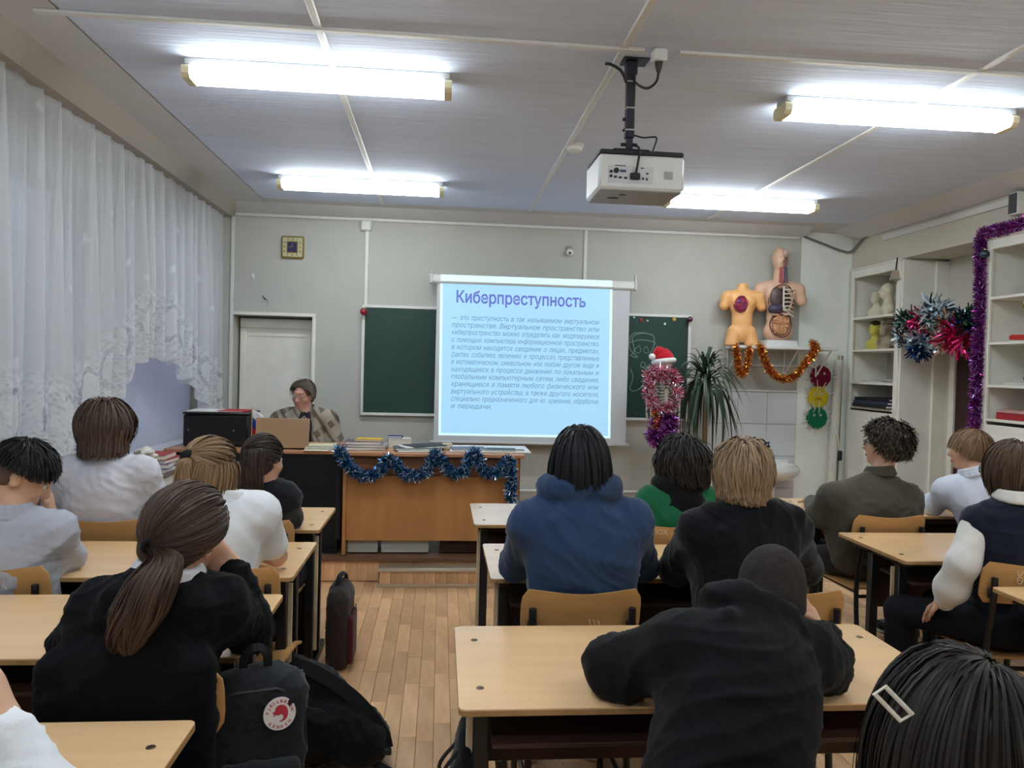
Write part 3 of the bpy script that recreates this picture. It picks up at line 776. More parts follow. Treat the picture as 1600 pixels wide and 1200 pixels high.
def bauble(name, c, r, m_, label, grp=None, cat='bauble', hook=True):
    t_ = empty(name, c, 0, label, cat, grp)
    MB().ball((0,0,0), r, 20, 12).build('ball', m_, t_)
    MB().lathe([(r*.28,r*.93),(r*.28,r*1.15),(0,r*1.17)],12).build('cap', mat('gold_cap', (200,180,120), .3, metal=1), t_)
    return t_
m_red = mat('red_bauble', (150,20,40), .15, .6, coat=.5); m_pur = mat('purple_bauble', (80,30,75), .2, .6, coat=.5)
bauble('bauble', P(568,487,YF-.09), .034, m_red, 'red bauble on the top left corner of the chalkboard')
bauble('bauble', P(1078,499,YF-.09), .028, m_pur, 'dark purple bauble on the top right corner of the chalkboard')
for (px,py,r,c,nm) in ((991,496,.012,(190,200,195),'white'),(1002,500,.018,(150,50,60),'dark red'),(1012,501,.010,(200,205,200),'small pale'),(1039,506,.012,(230,225,215),'cream'),(1054,499,.019,(196,160,80),'golden'),(1063,646,.012,(120,120,110),'grey')):
    p = P(px,py,YF-.045); o = MB().lathe([(r,0),(r,.006),(r*.8,.010),(0,.0115)],16,(p[0],YF-.0345,p[2]),rotx(math.pi/2)).build('magnet', mat('magnet_'+nm, c, .35)); props(o, nm+' round magnet on the right part of the chalkboard', 'magnet', 'round magnets')

# ---- projection screen
SY = YF-.16
tl, tr_, bl_, br_ = P(690,438,SY), P(983,450,SY), P(676,694,SY), P(981,697,SY)
t = empty('projection_screen', (0.85,SY,0.82), 0, 'wide pull-down projection screen showing a light blue text slide', 'projection screen')
x0, x1, zb, zt = -.055, 1.77, .84, 2.335
MB().box((x0,SY-.001,zb),(x1,SY+.001,zt)).build('screen_cloth', mat('screen_cloth', (205,208,212), .8, .15), t, smooth=False, world=True)
b = MB(); b.prism([(SY-.03,2.325),(SY-.03,2.375),(SY-.015,2.39),(SY+.03,2.39),(SY+.03,2.31),(SY-.015,2.31)], 1.90, 'x', -.095); b.build('screen_housing', m_trim, t, smooth=False, world=True)
for s in (-.125, 1.805): MB().box((s,SY-.036,2.305),(s+.03,SY+.036,2.395),.006).build('housing_end_cap', mat('cap_white', (200,200,198), .4), t, world=True)
for s in (-.115, 1.812): MB().box((s,SY+.02,2.36),(s+.018,YF-.002,2.38),.002).box((s,SY-.01,2.39),(s+.018,SY+.01,2.45),.002).build('wall_bracket', mat('zinc', (150,150,145), .4, metal=.8), t, world=True)
MB().tube([(x0-.03,SY,zb-.008),(x1+.03,SY,zb-.008)], .014, 10).build('bottom_bar', mat('screen_bar', (190,190,190), .4), t, world=True)
MB().tube(spline([(1.28,SY-.01,zb-.02),(1.30,SY-.02,zb-.06),(1.34,SY-.02,zb-.05),(1.33,SY-.01,zb-.02)],5), .004, 6).build('pull_loop', m_trim, t, world=True)
# the slide: emitted picture on the cloth; its top runs over the housing
ys = SY-.0035; S = [P(690,422,SY-.034), P(957,433,SY-.034), P(690.5,440,ys), P(956.5,451,ys), P(686,679,ys), P(953,684,ys)]
m_slide = mat('slide_blue', (120,150,165), .8, .1, emit=(166,214,246), es=SLIDE); m_rim = mat('slide_rim', (160,180,190), .8, .1, emit=(205,240,250), es=SLIDE*1.12)
def quad3(nm, a, b_, c, d_, m_): o = MB().add([a,b_,c,d_],[(0,1,2,3)]).build(nm, m_, t, smooth=False, fix=False, world=True); return o
def lerp(a, b_, f): return np.array(a)+(np.array(b_)-np.array(a))*f
TL, TR, BL, BR = P(688,440,ys), P(957,451,ys), P(685,680,ys), P(953.5,685,ys)
for q in (TL, TR, BL, BR): q[1] = ys
def sl(u, v, dy=0): p = lerp(lerp(TL, TR, u), lerp(BL, BR, u), v); return np.array([p[0], p[1]+dy, p[2]])
quad3('slide_area', sl(.014,0), sl(.986,0), sl(.986,.985), sl(.014,.985), m_slide)
for (a,b_,c,d_) in ((0,.014,0,1),(.986,1,0,1),(.014,.986,.985,1)): quad3('slide_rim', sl(a,c), sl(b_,c), sl(b_,d_), sl(a,d_), m_rim)
hy = SY-.0315
A0, A1 = P(689,425,hy), P(957,435,hy)
MB().add([(A0[0],hy,2.332),(A1[0],hy,2.332),(A1[0],hy,2.375),(A0[0],hy,2.375),(A1[0],SY-.016,2.3915),(A0[0],SY-.016,2.3915)],[(0,1,2,3),(3,2,4,5)]).build('slide_on_housing', m_rim, t, smooth=False, fix=False, world=True)
# projected strip spilling onto the wall above the housing
B0, B1, B2, B3 = P(690,423,YF-.002), P(957,433,YF-.002), P(957,443,YF-.002), P(690,432,YF-.002)
# slide text
m_title = mat('slide_title', (80,90,160), .8, .1, emit=(108,116,200), es=SLIDE*.8); m_text = mat('slide_text', (70,90,120), .8, .1, emit=(120,160,196), es=SLIDE*.82)
WS, HS = float(np.linalg.norm(TR-TL)), float(np.linalg.norm(BL-TL))
def put(name, parts, m_):
    """parts: (verts, faces, u_m, v_m, sx): text-plane placed with its baseline start at (u_m, v_m) metres from the slide's top left"""
    b = MB()
    for v, f, u0, v0, sx in parts: b.add([sl((u0+q[0]*sx)/WS, (v0-q[1])/HS, -.0015) for q in v], f)
    return b.build(name, m_, t, smooth=False, fix=False, world=True)
title = 'Киберпреступность'; tm_ = text_mesh([(title, .155, .0028)])[0]
put('slide_title', [(tm_[0], tm_[1], .088*WS, .130*HS, .755*WS/tm_[2])], m_title)
lines = ['— это преступность в так называемом виртуальном','пространстве. Виртуальное пространство или','киберпространство можно определить как моделируемое','с помощью компьютера информационное пространство,','в котором находятся сведения о лицах, предметах,','фактах, событиях, явлениях и процессах, представленные','в математическом, символьном или любом другом виде и','находящиеся в процессе движения по локальным и','глобальным компьютерным сетям, либо сведения,','хранящиеся в памяти любого физического или','виртуального устройства, а также другого носителя,','специально предназначенного для их хранения, обработки','и передачи.']
words = [l.split(' ') for l in lines]; flat = [(w_, .066, .0) for l in words for w_ in l]; tms = text_mesh(flat, .25); k = 0
for i, l in enumerate(words):
    ms = tms[k:k+len(l)]; k += len(l); tot = sum(m_[2] for m_ in ms); full = .86*WS; n = len(l); sx = min(1.0, (full-.018*(n-1))/tot)
    gap = (full-tot*sx)/(n-1) if i < len(words)-1 else .02; u = .066*WS; parts = []
    v0 = (.243+i*(.578/12))*HS
    for m_ in ms: parts.append((m_[0], m_[1], u, v0, sx)); u += m_[2]*sx+gap
    put('slide_text_line', parts, m_text)['kind'] = 'stuff'

# ---- wall clock
p = P(458,387,YF); t = empty('wall_clock', (p[0],YF,p[2]), 0, 'small square gold wall clock with a violet centre above the door', 'clock')
m_gold = mat('brass', (170,150,85), .3, .5, metal=.7); 
MB().box((-.104,-.035,-.104),(.104,0,.104),.012).build('clock_case', m_gold, t); MB().box((-.09,-.039,-.09),(.09,-.03,.09),.004).build('dial', mat('dial', (196,190,150), .4), t)
MB().box((-.052,-.043,-.056),(.052,-.036,.056),.004).build('dial_rim', m_gold, t); MB().box((-.043,-.046,-.047),(.043,-.038,.047),.003).build('dial_centre', mat('dial_violet', (58,52,92), .3), t)
nm = text_mesh([(str(i), .026, .0005) for i in range(1,13)]); b = MB()
for i in range(1,13):
    a = math.radians(90-30*i); c = max(abs(math.cos(a)), abs(math.sin(a))); x, z = math.cos(a)/c*.071, math.sin(a)/c*.071; v, f, w_ = nm[i-1]
    b.add([(x-w_/2+q[0],-.0402,z-.009+q[1]) for q in v], f)
b.build('numerals', mat('numeral', (60,52,30), .5), t, smooth=False, fix=False)
MB().box((-.003,-.048,-.002),(.003,-.046,.026)).build('hour_hand', m_gold, t, smooth=False); MB().box((-.03,-.0495,-.002),(.002,-.048,.002)).build('minute_hand', m_gold, t, smooth=False)
# small fittings on the wall
p = P(395,432,YF); t = empty('wall_hook', (p[0],YF,p[2]), 0, 'tiny white hook on the wall left of the clock', 'hook')
MB().box((-.016,-.006,-.025),(.016,0,.025),.003).build('hook_plate', m_trim, t); MB().tube(spline([(0,-.005,.0),(0,-.03,-.005),(0,-.035,.015)],4),.005,6).build('hook_prong', m_trim, t)
p = P(415,468,YF); t = empty('wire_stub', (p[0],YF,p[2]), 0, 'broken black wire stub sticking out of the wall above the door', 'wire')
MB().tube([(0,0,0),(-.015,-.03,.02),(-.02,-.04,.03)],.005,6).build('black_wire', m_blk, t); MB().tube(spline([(.0,0,-.002),(.022,-.015,-.01),(.02,-.012,-.05)],5),.003,6).build('thin_wire', mat('grey_wire', (150,150,145), .5), t); MB().box((-.05,-.008,-.012),(-.01,0,.0),.003).build('wire_clip', m_trim, t)
p = P(889,392,YF); t = empty('wall_sensor', (p[0],YF,p[2]), 0, 'small white motion sensor on the wall above the screen', 'sensor')
MB().box((-.03,-.02,0),(.03,0,.04),.006).build('sensor_bracket', mat('zinc2', (140,140,135), .4, metal=.6), t); MB().ball((0,-.04,-.02), .033, 16, 10, rr=(.036,.03,.034)).build('sensor_head', m_trim, t); MB().ball((.0,-.07,-.03),.012,10,6).build('sensor_lens', mat('lens_dark', (80,80,80), .2), t)

# ---- projector on its ceiling mount
PY = 3.50; pc = (P(992,270,PY)); t = empty('projector', (pc[0],PY,ZC), 0, 'white projector hanging from a black ceiling pole with ports facing the class', 'projector')
m_pw = mat('projector_white', (222,224,224), .4, .4); m_pb = mat('projector_dark', (38,40,46), .5); m_pole = mat('mount_dark', (42,44,56), .45, .4)
ztop = P(988,236,PY-.13)[2]-ZC; zbot = P(988,297,PY-.13)[2]-ZC; hw = .195
b = MB().box((-hw,-.13,zbot),(hw,.17,ztop-.012),.014); bo = b.build('projector_body', m_pw, t)
MB().box((-hw+.004,-.128,ztop-.016),(hw-.004,.168,ztop+.006),.006).build('top_plate', m_pb, t)
MB().box((-hw+.01,-.12,zbot-.003),(hw-.01,.16,zbot+.004),.004).build('underside', mat('projector_grey', (150,152,150), .5), t)
fy = -.1315
MB().box((-.152,fy,zbot+.03),(.05,fy+.004,zbot+.105),.001).build('port_panel', mat('port_panel', (205,208,210), .4), t, smooth=False)
def port(nm, x, z, w_, h_, m_): MB().box((x-w_/2,fy-.003,zbot+z-h_/2),(x+w_/2,fy+.002,zbot+z+h_/2),.0008).build(nm, m_, t, smooth=False)
for (x,z,w_,h_) in ((-.14,.078,.012,.012),(-.14,.058,.012,.012),(-.12,.055,.012,.009),(-.098,.053,.014,.008),(-.074,.052,.014,.008),(.005,.052,.008,.010),(.022,.05,.008,.010),(.024,.075,.01,.007),(-.10,.105,.05,.003),(.0,.098,.01,.005)): port('port', x, z, w_, h_, m_pb)
MB().cyl((-.117,fy-.004,zbot+.083),(-.117,fy+.003,zbot+.083),.012,16).build('round_port', m_pb, t); MB().box((-.10,fy-.004,zbot+.076),(-.072,fy+.002,zbot+.088),.003).build('vga_port', mat('vga', (90,96,130), .4), t)
MB().box((-.055,fy-.012,zbot+.045),(-.01,fy,zbot+.075),.004).build('cable_plug', m_pb, t)
for i in range(6): MB().box((.10,fy-.001,zbot+.055+i*.006),(.14,fy+.002,zbot+.058+i*.006)).build('speaker_slot', mat('slot', (160,162,160), .5), t, smooth=False)
for (x,y,w_,d_) in ((-.08,.05,.03,.006),(-.12,.12,.05,.01)): MB().box((x,y-.1,zbot-.006),(x+w_,y-.1+d_,zbot-.002),.001).build('foot', m_pb, t)
zt2 = ztop+.02
MB().box((-.075,-.05,-.006),(.045,.05,0),.002).build('ceiling_plate', m_pole, t)
MB().box((-.052,-.022,zt2+.07),(-.012,.022,-.005),.006).build('pole', m_pole, t); MB().box((-.058,-.028,-.07),(-.006,.028,-.006),.006).build('pole_socket', m_pole, t)
MB().box((-.046,-.016,zt2+.02),(-.016,.016,zt2+.1),.004).build('tilt_joint', m_pole, t); MB().box((-.11,-.03,ztop+.004),(.06,.03,zt2+.02),.004).build('mount_plate', m_pb, t)
MB().cyl((-.07,0,zt2+.045),(.005,0,zt2+.045),.008,10).build('joint_bolt', m_pole, t); MB().cyl((-.064,0,zt2+.16),(-.05,0,zt2+.16),.008,10).cyl((-.064,0,zt2+.11),(-.05,0,zt2+.11),.006,10).build('clamp_screw', m_pole, t)
for z in (-.10,-.22,-.32): MB().box((-.0535,-.0235,z-.003),(-.0105,.0235,z+.003),.001).build('cable_tie', mat('tie', (200,200,200), .5), t)
MB().tube(spline([(-.055,-.02,-.11),(-.085,-.03,-.06),(-.13,-.02,-.03),(-.15,0,-.02)],6), .007, 6).build('video_cable', m_pb, t)
MB().tube(spline([(-.01,.0,zt2+.09),(.03,-.02,zt2+.075),(.07,-.02,zt2+.08),(.09,-.03,zt2+.07),(.06,-.06,zt2-.005),(.03,-.10,ztop+.0)],6), .004, 6).build('thin_cable', m_pb, t)
MB().tube(spline([(-.012,0,zt2+.05),(-.005,-.08,zt2+.01),(-.02,-.15,ztop-.02),(-.03,-.14,zbot+.07)],6), .005, 6).build('power_lead', m_pb, t)
sk = P(1030,84,3.36); so = empty('ceiling_socket', (sk[0],3.36,ZC), 0, 'white power socket on the ceiling with a black plug beside the projector mount', 'socket')
MB().box((-.032,-.03,-.055),(.032,.03,0),.008).build('socket_box', m_trim, so); MB().lathe([(.018,-.056),(.016,-.075),(.009,-.10),(0,-.10)],12).build('plug', m_blk, so)
MB().tube(spline([(0,0,-.098),(-.005,.02,-.135),(-.035,.06,-.15),(-.07,.10,-.12),(-.10,.12,-.07)],6), .006, 6).build('plug_cable', m_blk, so)

# ---- teacher's desks
Z0 = .172
td = empty('teacher_desk', (-.68,5.56,Z0), 0, 'brown wooden teacher desk with a plain front panel and blue tinsel along its top', 'desk')
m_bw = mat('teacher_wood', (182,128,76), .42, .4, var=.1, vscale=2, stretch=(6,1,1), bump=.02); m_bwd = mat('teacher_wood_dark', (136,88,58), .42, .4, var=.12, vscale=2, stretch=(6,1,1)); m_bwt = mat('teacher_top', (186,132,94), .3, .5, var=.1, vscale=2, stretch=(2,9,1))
MB().box((.0,-.03,.715),(1.30,.62,.74),.004).build('desk_top', m_bwt, td); 
for x in (0, 1.235): MB().box((x,0,0),(x+.025,.58,.715),.002).build('side_panel', m_bw, td)
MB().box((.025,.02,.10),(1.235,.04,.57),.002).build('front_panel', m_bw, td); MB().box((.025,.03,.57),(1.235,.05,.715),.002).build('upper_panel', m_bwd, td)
MB().box((1.26,.12,0),(1.285,.50,.715),.002).build('side_edge', m_bwd, td)
for x0_, x1_, c, nm in ((.03,.25,(205,205,198),'white box lying low under the left of the teacher desk'),(.275,.62,(212,212,206),'long white box under the middle of the teacher desk'),(.70,1.08,(60,40,30),'dark brown box under the right of the teacher desk')):
    o = MB().box((-.68+x0_,5.64,Z0+.0),(-.68+x1_,5.90,Z0+.092),.004).build('storage_box', mat('box_'+nm[:6], c, .6)); props(o, nm, 'box')
d2 = empty('side_desk', (-1.935,5.62,Z0), 0, 'black-fronted desk with a wooden top left of the brown teacher desk', 'desk')
m_bp = mat('black_panel', (20,22,27), .45, .35); MB().box((0,-.02,.715),(1.235,.62,.74),.004).build('desk_top', m_bwt, d2); MB().box((.0,0,0),(1.215,.02,.714),.002).build('front_panel', m_bp, d2)
for x in (0, 1.19): MB().box((x,.02,0),(x+.025,.58,.714),.002).build('side_panel', m_bp, d2)
MB().box((1.195,-.01,.1),(1.235,.01,.714),.002).build('corner_post', m_blk, d2)
ZT = Z0+.7405
# laptop, seen from behind
lp = empty('laptop', (-1.13,5.68,ZT), 0, 'open laptop with a plain tan lid in front of the teacher', 'laptop')
MB().box((-.19,0,.0),(.19,.25,.016),.004).build('laptop_base', mat('laptop_dark', (50,48,46), .4), lp)
MB().box((-.19,-.004,-.0),(.19,.004,.215),.003,rotx(math.radians(-8)),(0,.0-.016,.118)).build('laptop_lid', mat('tan_lid', (172,138,104), .4, .4), lp)
for x in (-.12,.12): MB().cyl((x-.02,.0,.012),(x+.02,.0,.012),.006,8).build('hinge', m_blk, lp)
# black printer with magazines on it
pr = empty('printer', (-1.63,5.93,ZT), 0, 'big black boxy printer on the side desk near the curtain', 'printer')
MB().box((-.23,-.16,0),(.23,.2,.235),.012).build('printer_body', mat('printer_black', (22,23,27), .4, .4), pr); MB().box((-.235,-.165,.235),(.235,.205,.25),.006).build('printer_lid', m_blk, pr); 
for x in (-.19,.13): MB().lathe([(.006,0),(.006,.003),(0,.003)],10,(x,-.16,.12),rotx(math.pi/2)).build('screw', mat('steel', (180,180,180), .3, metal=1), pr)
MB().box((-.2,-.163,.03),(.2,-.158,.032)).build('tray_line', mat('steel_line', (70,70,75), .4), pr, smooth=False)
def paper(name, c, s, rz, col, label, cat, grp=None, bev=.002, pages=False):
    t_ = empty(name, c, math.radians(rz), label, cat, grp)
    w_, d_, h_ = s
    if pages:
        MB().box((-w_/2+.003,-d_/2+.004,.002),(w_/2-.004,d_/2-.004,h_-.002)).build('pages', mat('pages', (226,222,210), .8), t_, smooth=False)
        MB().box((-w_/2,-d_/2,0),(w_/2,d_/2,.0022),.0006).box((-w_/2,-d_/2,h_-.0022),(w_/2,d_/2,h_),.0006).box((-w_/2,-d_/2,0),(-w_/2+.003,d_/2,h_),.0006).build('cover', mat('cover_%d_%d_%d' % tuple(col), col, .5), t_)
    else:
        MB().box((-w_/2,-d_/2,0),(w_/2,d_/2,h_),min(bev,h_*.3)).build('sheets', mat('cover_%d_%d_%d' % tuple(col), col, .6), t_)
        if h_ > .006: MB().box((-w_/2+.002,-d_/2-.0006,h_*.3),(w_/2-.002,d_/2-.002,h_*.75)).build('page_block', mat('pages', (226,222,210), .8), t_, smooth=False)
    return t_
paper('magazine', (-1.74,5.92,ZT+.251), (.22,.28,.008), 4, (214,214,214), 'white magazine lying on the black printer', 'magazine')
paper('magazine', (-1.53,5.94,ZT+.251), (.20,.27,.010), -6, (165,40,48), 'red magazine lying on the black printer', 'magazine')
# little tricolour flag
fg = empty('table_flag', (-1.36,5.72,ZT), 0, 'small white blue and red table flag beside the laptop', 'flag')
MB().cyl((0,0,0),(0,0,.30),.003,8).build('flag_staff', mat('staff', (190,170,120), .4), fg); MB().lathe([(.022,0),(.022,.008),(.006,.014),(0,.014)],16).build('flag_foot', m_blk, fg)
def fl_(z0, z1, z2, c, nm): 
    b = MB(); 
    def f(u, v): return (.085*u*(1-.25*(z0+ (z1-z0)*v)), .012*math.sin(u*5+v), .285-.20*(z0+(z1-z0)*v)-.06*u*(.3+.7*(z0+(z1-z0)*v))-.03*u)
    b.grid(f, 8, 4); o = b.build(nm, mat('flag_'+nm, c, .7), fg, fix=False); so_ = o.modifiers.new('s','SOLIDIFY'); so_.thickness = .001
fl_(0,.33,0,(226,226,230),'white_stripe'); fl_(.33,.66,0,(40,52,150),'blue_stripe'); fl_(.66,1,0,(190,30,44),'red_stripe')
# books, notebooks and papers on the desks
B = [('notebook',(-.86,5.70,ZT),(.22,.17,.012),3,(206,200,180),'cream notebook beside the laptop, lowest of its pile',0),('notebook',(-.85,5.71,ZT+.012),(.21,.17,.014),-4,(176,178,168),'grey notebook in the pile beside the laptop',0),('notebook',(-.85,5.72,ZT+.026),(.20,.16,.010),6,(212,204,170),'yellowish notebook on the pile beside the laptop',0),
 ('sheet',(-.88,5.63,ZT),(.17,.10,.004),1,(220,208,184),'single cream sheet at the front edge of the side desk',0),
 ('book',(-.55,5.80,ZT),(.30,.22,.020),5,(120,116,130),'grey-violet book, lowest in the pile right of the teacher',1),('book',(-.53,5.80,ZT+.020),(.28,.21,.018),-3,(160,160,168),'light grey book in the pile right of the teacher',1),('book',(-.56,5.80,ZT+.038),(.26,.2,.024),2,(92,86,104),'dark violet book in the pile right of the teacher',1),('book',(-.52,5.80,ZT+.062),(.19,.15,.014),-8,(222,178,52),'bright yellow book on top of the pile right of the teacher',1),
 ('book',(-.31,5.99,ZT),(.18,.14,.065),10,(212,210,204),'thick white paper block behind the yellow book',1),('small_box',(-.34,5.99,ZT+.066),(.11,.07,.018),-6,(44,48,112),'small dark blue box on the white paper block',0),
 ('papers',(-.16,5.73,ZT),(.32,.22,.008),14,(214,214,208),'loose white papers at the front of the brown desk',0),('papers',(-.17,5.77,ZT+.008),(.33,.22,.012),8,(84,92,96),'dark folder on the loose papers',0),('papers',(-.14,5.79,ZT+.020),(.31,.21,.010),22,(196,200,198),'pale file on the dark folder',0),('papers',(-.11,5.80,ZT+.030),(.28,.2,.006),30,(60,66,70),'thin dark file on top of the folders',0),
 ('note_cube',(.06,5.85,ZT),(.07,.07,.045),10,(218,206,172),'small cream note cube on the brown desk',0),
 ('papers',(.38,5.86,ZT),(.60,.44,.010),0,(224,226,226),'wide white drawing board on the right end of the brown desk',0),
 ('folder',(.22,5.76,ZT+.010),(.26,.20,.012),8,(110,112,126),'grey-violet folder on the white board',0),('folder',(.46,5.74,ZT+.010),(.22,.17,.010),-4,(70,92,92),'dark teal folder on the white board',0),('pencil_case',(.60,5.72,ZT+.010),(.07,.03,.010),0,(50,52,56),'small dark pencil case at the corner of the white board',0)]
for nm, c, s, rz, col, lab, pg in B: paper(nm, c, s, rz, col, lab, {'sheet':'paper','papers':'papers','notebook':'notebook','small_box':'box','note_cube':'note cube','pencil_case':'pencil case'}.get(nm, nm), None, pages=bool(pg))
# things by the window: books and a patterned box on a low cabinet
cab = empty('low_cabinet', (-2.02,5.30,0), 0, 'low white cabinet under the window, mostly hidden behind the students', 'cabinet')
MB().box((-.02,-.6,0),(.30,.02,.80),.004).build('cabinet_body', m_oldwhite, cab); MB().box((-.03,-.62,.80),(.32,.03,.82),.003).build('cabinet_top', mat('cabtop', (120,100,85), .5), cab)
W = [('book',(-1.83,5.15,.82),(.22,.30,.03),0,(44,60,120),'dark blue book, lowest in the window pile'),('book',(-1.82,5.15,.85),(.21,.29,.03),6,(60,80,150),'blue book in the window pile'),('book',(-1.81,5.16,.88),(.2,.28,.025),-4,(150,40,44),'red book in the window pile'),('book',(-1.83,5.14,.905),(.2,.27,.03),3,(170,60,58),'light red book on top of the window pile')]
for nm, c, s, rz, col, lab in W: paper(nm, c, s, rz, col, lab, 'book', pages=True)
bxp = empty('patterned_box', (-1.58,5.28,0), 0, 'tall blue and white patterned box beside the black side desk', 'box')
MB().box((-.12,-.12,0),(.12,.12,.74),.006).build('box_body', mat('pattern_box', (196,200,206), .6, c2=(70,90,110), vscale=34, detail=1), bxp); MB().box((-.125,-.125,.70),(.125,.125,.745),.004).build('box_lid', mat('pattern_lid', (180,190,188), .6), bxp)
S_ = SDF(); r_ = random.Random(4)
for i in range(26):
    a = r_.uniform(0,6.28); q = V3(-1.78,4.86,.90)+V3(math.cos(a)*r_.uniform(0,.07), math.sin(a)*r_.uniform(0,.07), r_.uniform(0,.09)); S_.ell(q, (.03,.03,.012), rotx(r_.uniform(-1,1))@roty(r_.uniform(-1,1)), .004)
S_.cap((-1.78,4.86,.82),(-1.78,4.86,.92),.02,.012,.01)
o = sdf_obj('fabric_flower', S_, .006, mat('cream_fabric', (226,222,214), .8)); props(o, 'cream fabric flower beside the book pile by the window', 'ornament')

# ---- tinsel
def tinsel(name, path, r, mats, label, dens=3600, grp=None, n_sub=10, flen=1.0, cat='tinsel', wd=.0065):
    r = r*1.32; pts = np.array(spline(path, n_sub)); seg = np.linalg.norm(np.diff(pts, axis=0), axis=1); cum = np.concatenate([[0], np.cumsum(seg)]); L_ = cum[-1]
    n = int(dens*L_*.62); s = rng.uniform(0, L_, n); base = np.stack([np.interp(s, cum, pts[:,i]) for i in range(3)], 1)
    d = rng.normal(size=(n,3)); d /= np.linalg.norm(d, axis=1)[:,None]
    ln = r*rng.uniform(.7,1.15,n)*flen; tip = base+d*ln[:,None]; wv = np.cross(d, rng.normal(size=(n,3))); wv /= np.linalg.norm(wv, axis=1)[:,None]; wv *= wd/2
    mid = (base+tip)/2+np.cross(d, wv)*ln[:,None]*rng.uniform(-60,60,n)[:,None]
    V = np.stack([base-wv, base+wv, mid+wv, mid-wv, tip+wv*.6, tip-wv*.6], 1).reshape(-1,3); k = np.arange(n)[:,None]*6
    F = np.concatenate([k+np.array([0,1,2,3]), k+np.array([3,2,4,5])], 1).reshape(-1,4)
    me = npmesh('tinsel_fringe', V, F, mats); 
    mi = np.repeat(rng.integers(0, len(mats), n), 2).astype(np.int32); me.polygons.foreach_set('material_index', mi); me.polygons.foreach_set('use_smooth', np.zeros(len(F), bool))
    t_ = empty(name, path[0], 0, label, cat, grp); o_ = link('tinsel_fringe', me); world_child(o_, t_); o_['kind'] = 'stuff'
    MB().tube(list(pts[::3])+[pts[-1]], .004, 6).build('tinsel_core', mats[0], t_, world=True)
    return t_
def foil(nm, c, r=.16): return mat('foil_'+nm, tuple(min(255,int(v*1.15+8)) for v in c), r, .8, metal=.7)
bl_m = [foil('navy', (24,52,104)), foil('blue', (40,92,150)), foil('teal', (30,100,120)), foil('silver', (190,205,215))]
yy = 5.50
pp = [(533,702),(545,722),(572,744),(600,738),(612,722),(640,720),(655,738),(682,742),(702,738),(718,720),(742,716),(757,738),(775,744),(795,730),(800,714)]
pp = [(529,700),(541,722),(560,741),(578,744),(596,734),(606,718),(618,724),(632,740),(650,744),(668,734),(681,710),(694,728),(708,740),(724,736),(741,708),(752,730),(766,740),(782,734),(795,718),(798,735),(799,760),(799,785)]
tinsel('tinsel_garland', [P(a, b_, yy) for a, b_ in pp], .042, bl_m, 'fluffy blue and silver tinsel draped in swags along the brown teacher desk', 7000)
# ================================================================== RIGHT WALL: BUILT-IN SHELVES, DOORWAY
def cabinet(name, y0, y1, zs, label, depth=.40, top=2.60, base=1.24, fw=.055):
    """open shelves set into the right wall, front face at XR, from y0 (near) to y1 (far)"""
    t = empty(name, (XR,y0,0), 0, label, 'cabinet'); L_ = y1-y0
    MB().box((depth-.012,.02,0),(depth,L_-.02,top)).build('back_panel', mat('cab_back', (196,194,184), .6, var=.04), t, smooth=False)
    for y in (0, L_-.022): MB().box((0.007,y,0),(depth,y+.022,top-.001),.002).build('side_panel', m_oldwhite, t)
    MB().box((0.007,.0225,top-.03),(depth,L_-.0225,top-.001),.002).build('top_panel', m_oldwhite, t)
    for y in (0, L_-fw): MB().box((-.018,y,0),(.006,y+fw,top),.004).build('face_stile', m_oldwhite, t)
    MB().box((-.0175,fw+.0005,top-.075),(.006,L_-fw-.0005,top),.004).build('face_rail', m_oldwhite, t)
    MB().box((-.024,-.01,top),(depth-.01,L_+.01,top+.018),.004).build('cornice', m_oldwhite, t)
    for z in zs: MB().box((-.012,.024,z-.022),(depth-.014,L_-.024,z),.003).build('shelf', m_oldwhite, t)
    n = 2 if L_ > .8 else 1
    for i in range(n):
        a = fw+i*(L_-2*fw)/n; b_ = a+(L_-2*fw)/n-.006
        dr = MB().box((-.022,a,.12),(-.004,b_,base-.03),.003).build('cabinet_door', m_oldwhite, t)
        MB().box((-.027,a+.05,.2),(-.021,b_-.05,base-.11),.003).build('door_panel', m_oldwhite, dr); MB().ball((-.034,b_-.03 if i == 0 else a+.03,base-.25),.012,12,8).build('knob', mat('steel', (180,180,180), .3, metal=1), dr)
    MB().box((-.01,.02,0),(depth-.02,L_-.02,.11)).build('plinth', m_oldwhite, t, smooth=False)
    return t
cabinet('shelf_unit', 6.60, 7.44, (2.13,1.81,1.49,1.25), 'white built-in open shelves in the far right corner with busts')
cabinet('shelf_unit', 4.40, 5.50, (2.17,1.83,1.51,1.255), 'white built-in open shelves at the right edge, outlined with purple tinsel')
# projecting end panel and overdoor shelf between the two units
o = MB().box((XR+.0,6.575,0),(XR+.42,6.598,2.60),.002).box((XR+.30,6.55,0),(XR+.42,6.577,2.60),.003).build('trim_6', m_oldwhite, smooth=False); props(o, kind='structure')
o = MB().box((XR-.01,5.50,2.02),(XR+.42,6.575,2.045),.003).build('overdoor_shelf', m_oldwhite); props(o, 'white overdoor shelf board spanning the doorway between the shelf units', 'shelf')
d = empty('door_2', (XR+.41,5.55,0), kind='structure')
MB().box((-.05,-.0,0),(.0,.07,1.919),.004).box((-.05,.80,0),(.0,.87,1.919),.004).box((-.05,0,1.92),(.0,.87,1.99),.004).build('door_frame', m_oldwhite, d)
MB().box((-.03,.07,.01),(.005,.80,1.92),.003).build('door_leaf', mat('brown_door', (62,36,36), .45, .35, var=.1, vscale=3), d)
for z0, z1 in ((.2,.9),(1.05,1.8)): MB().box((-.036,.16,z0),(-.029,.71,z1),.004).build('door_panel', mat('brown_door', (62,36,36)), d)
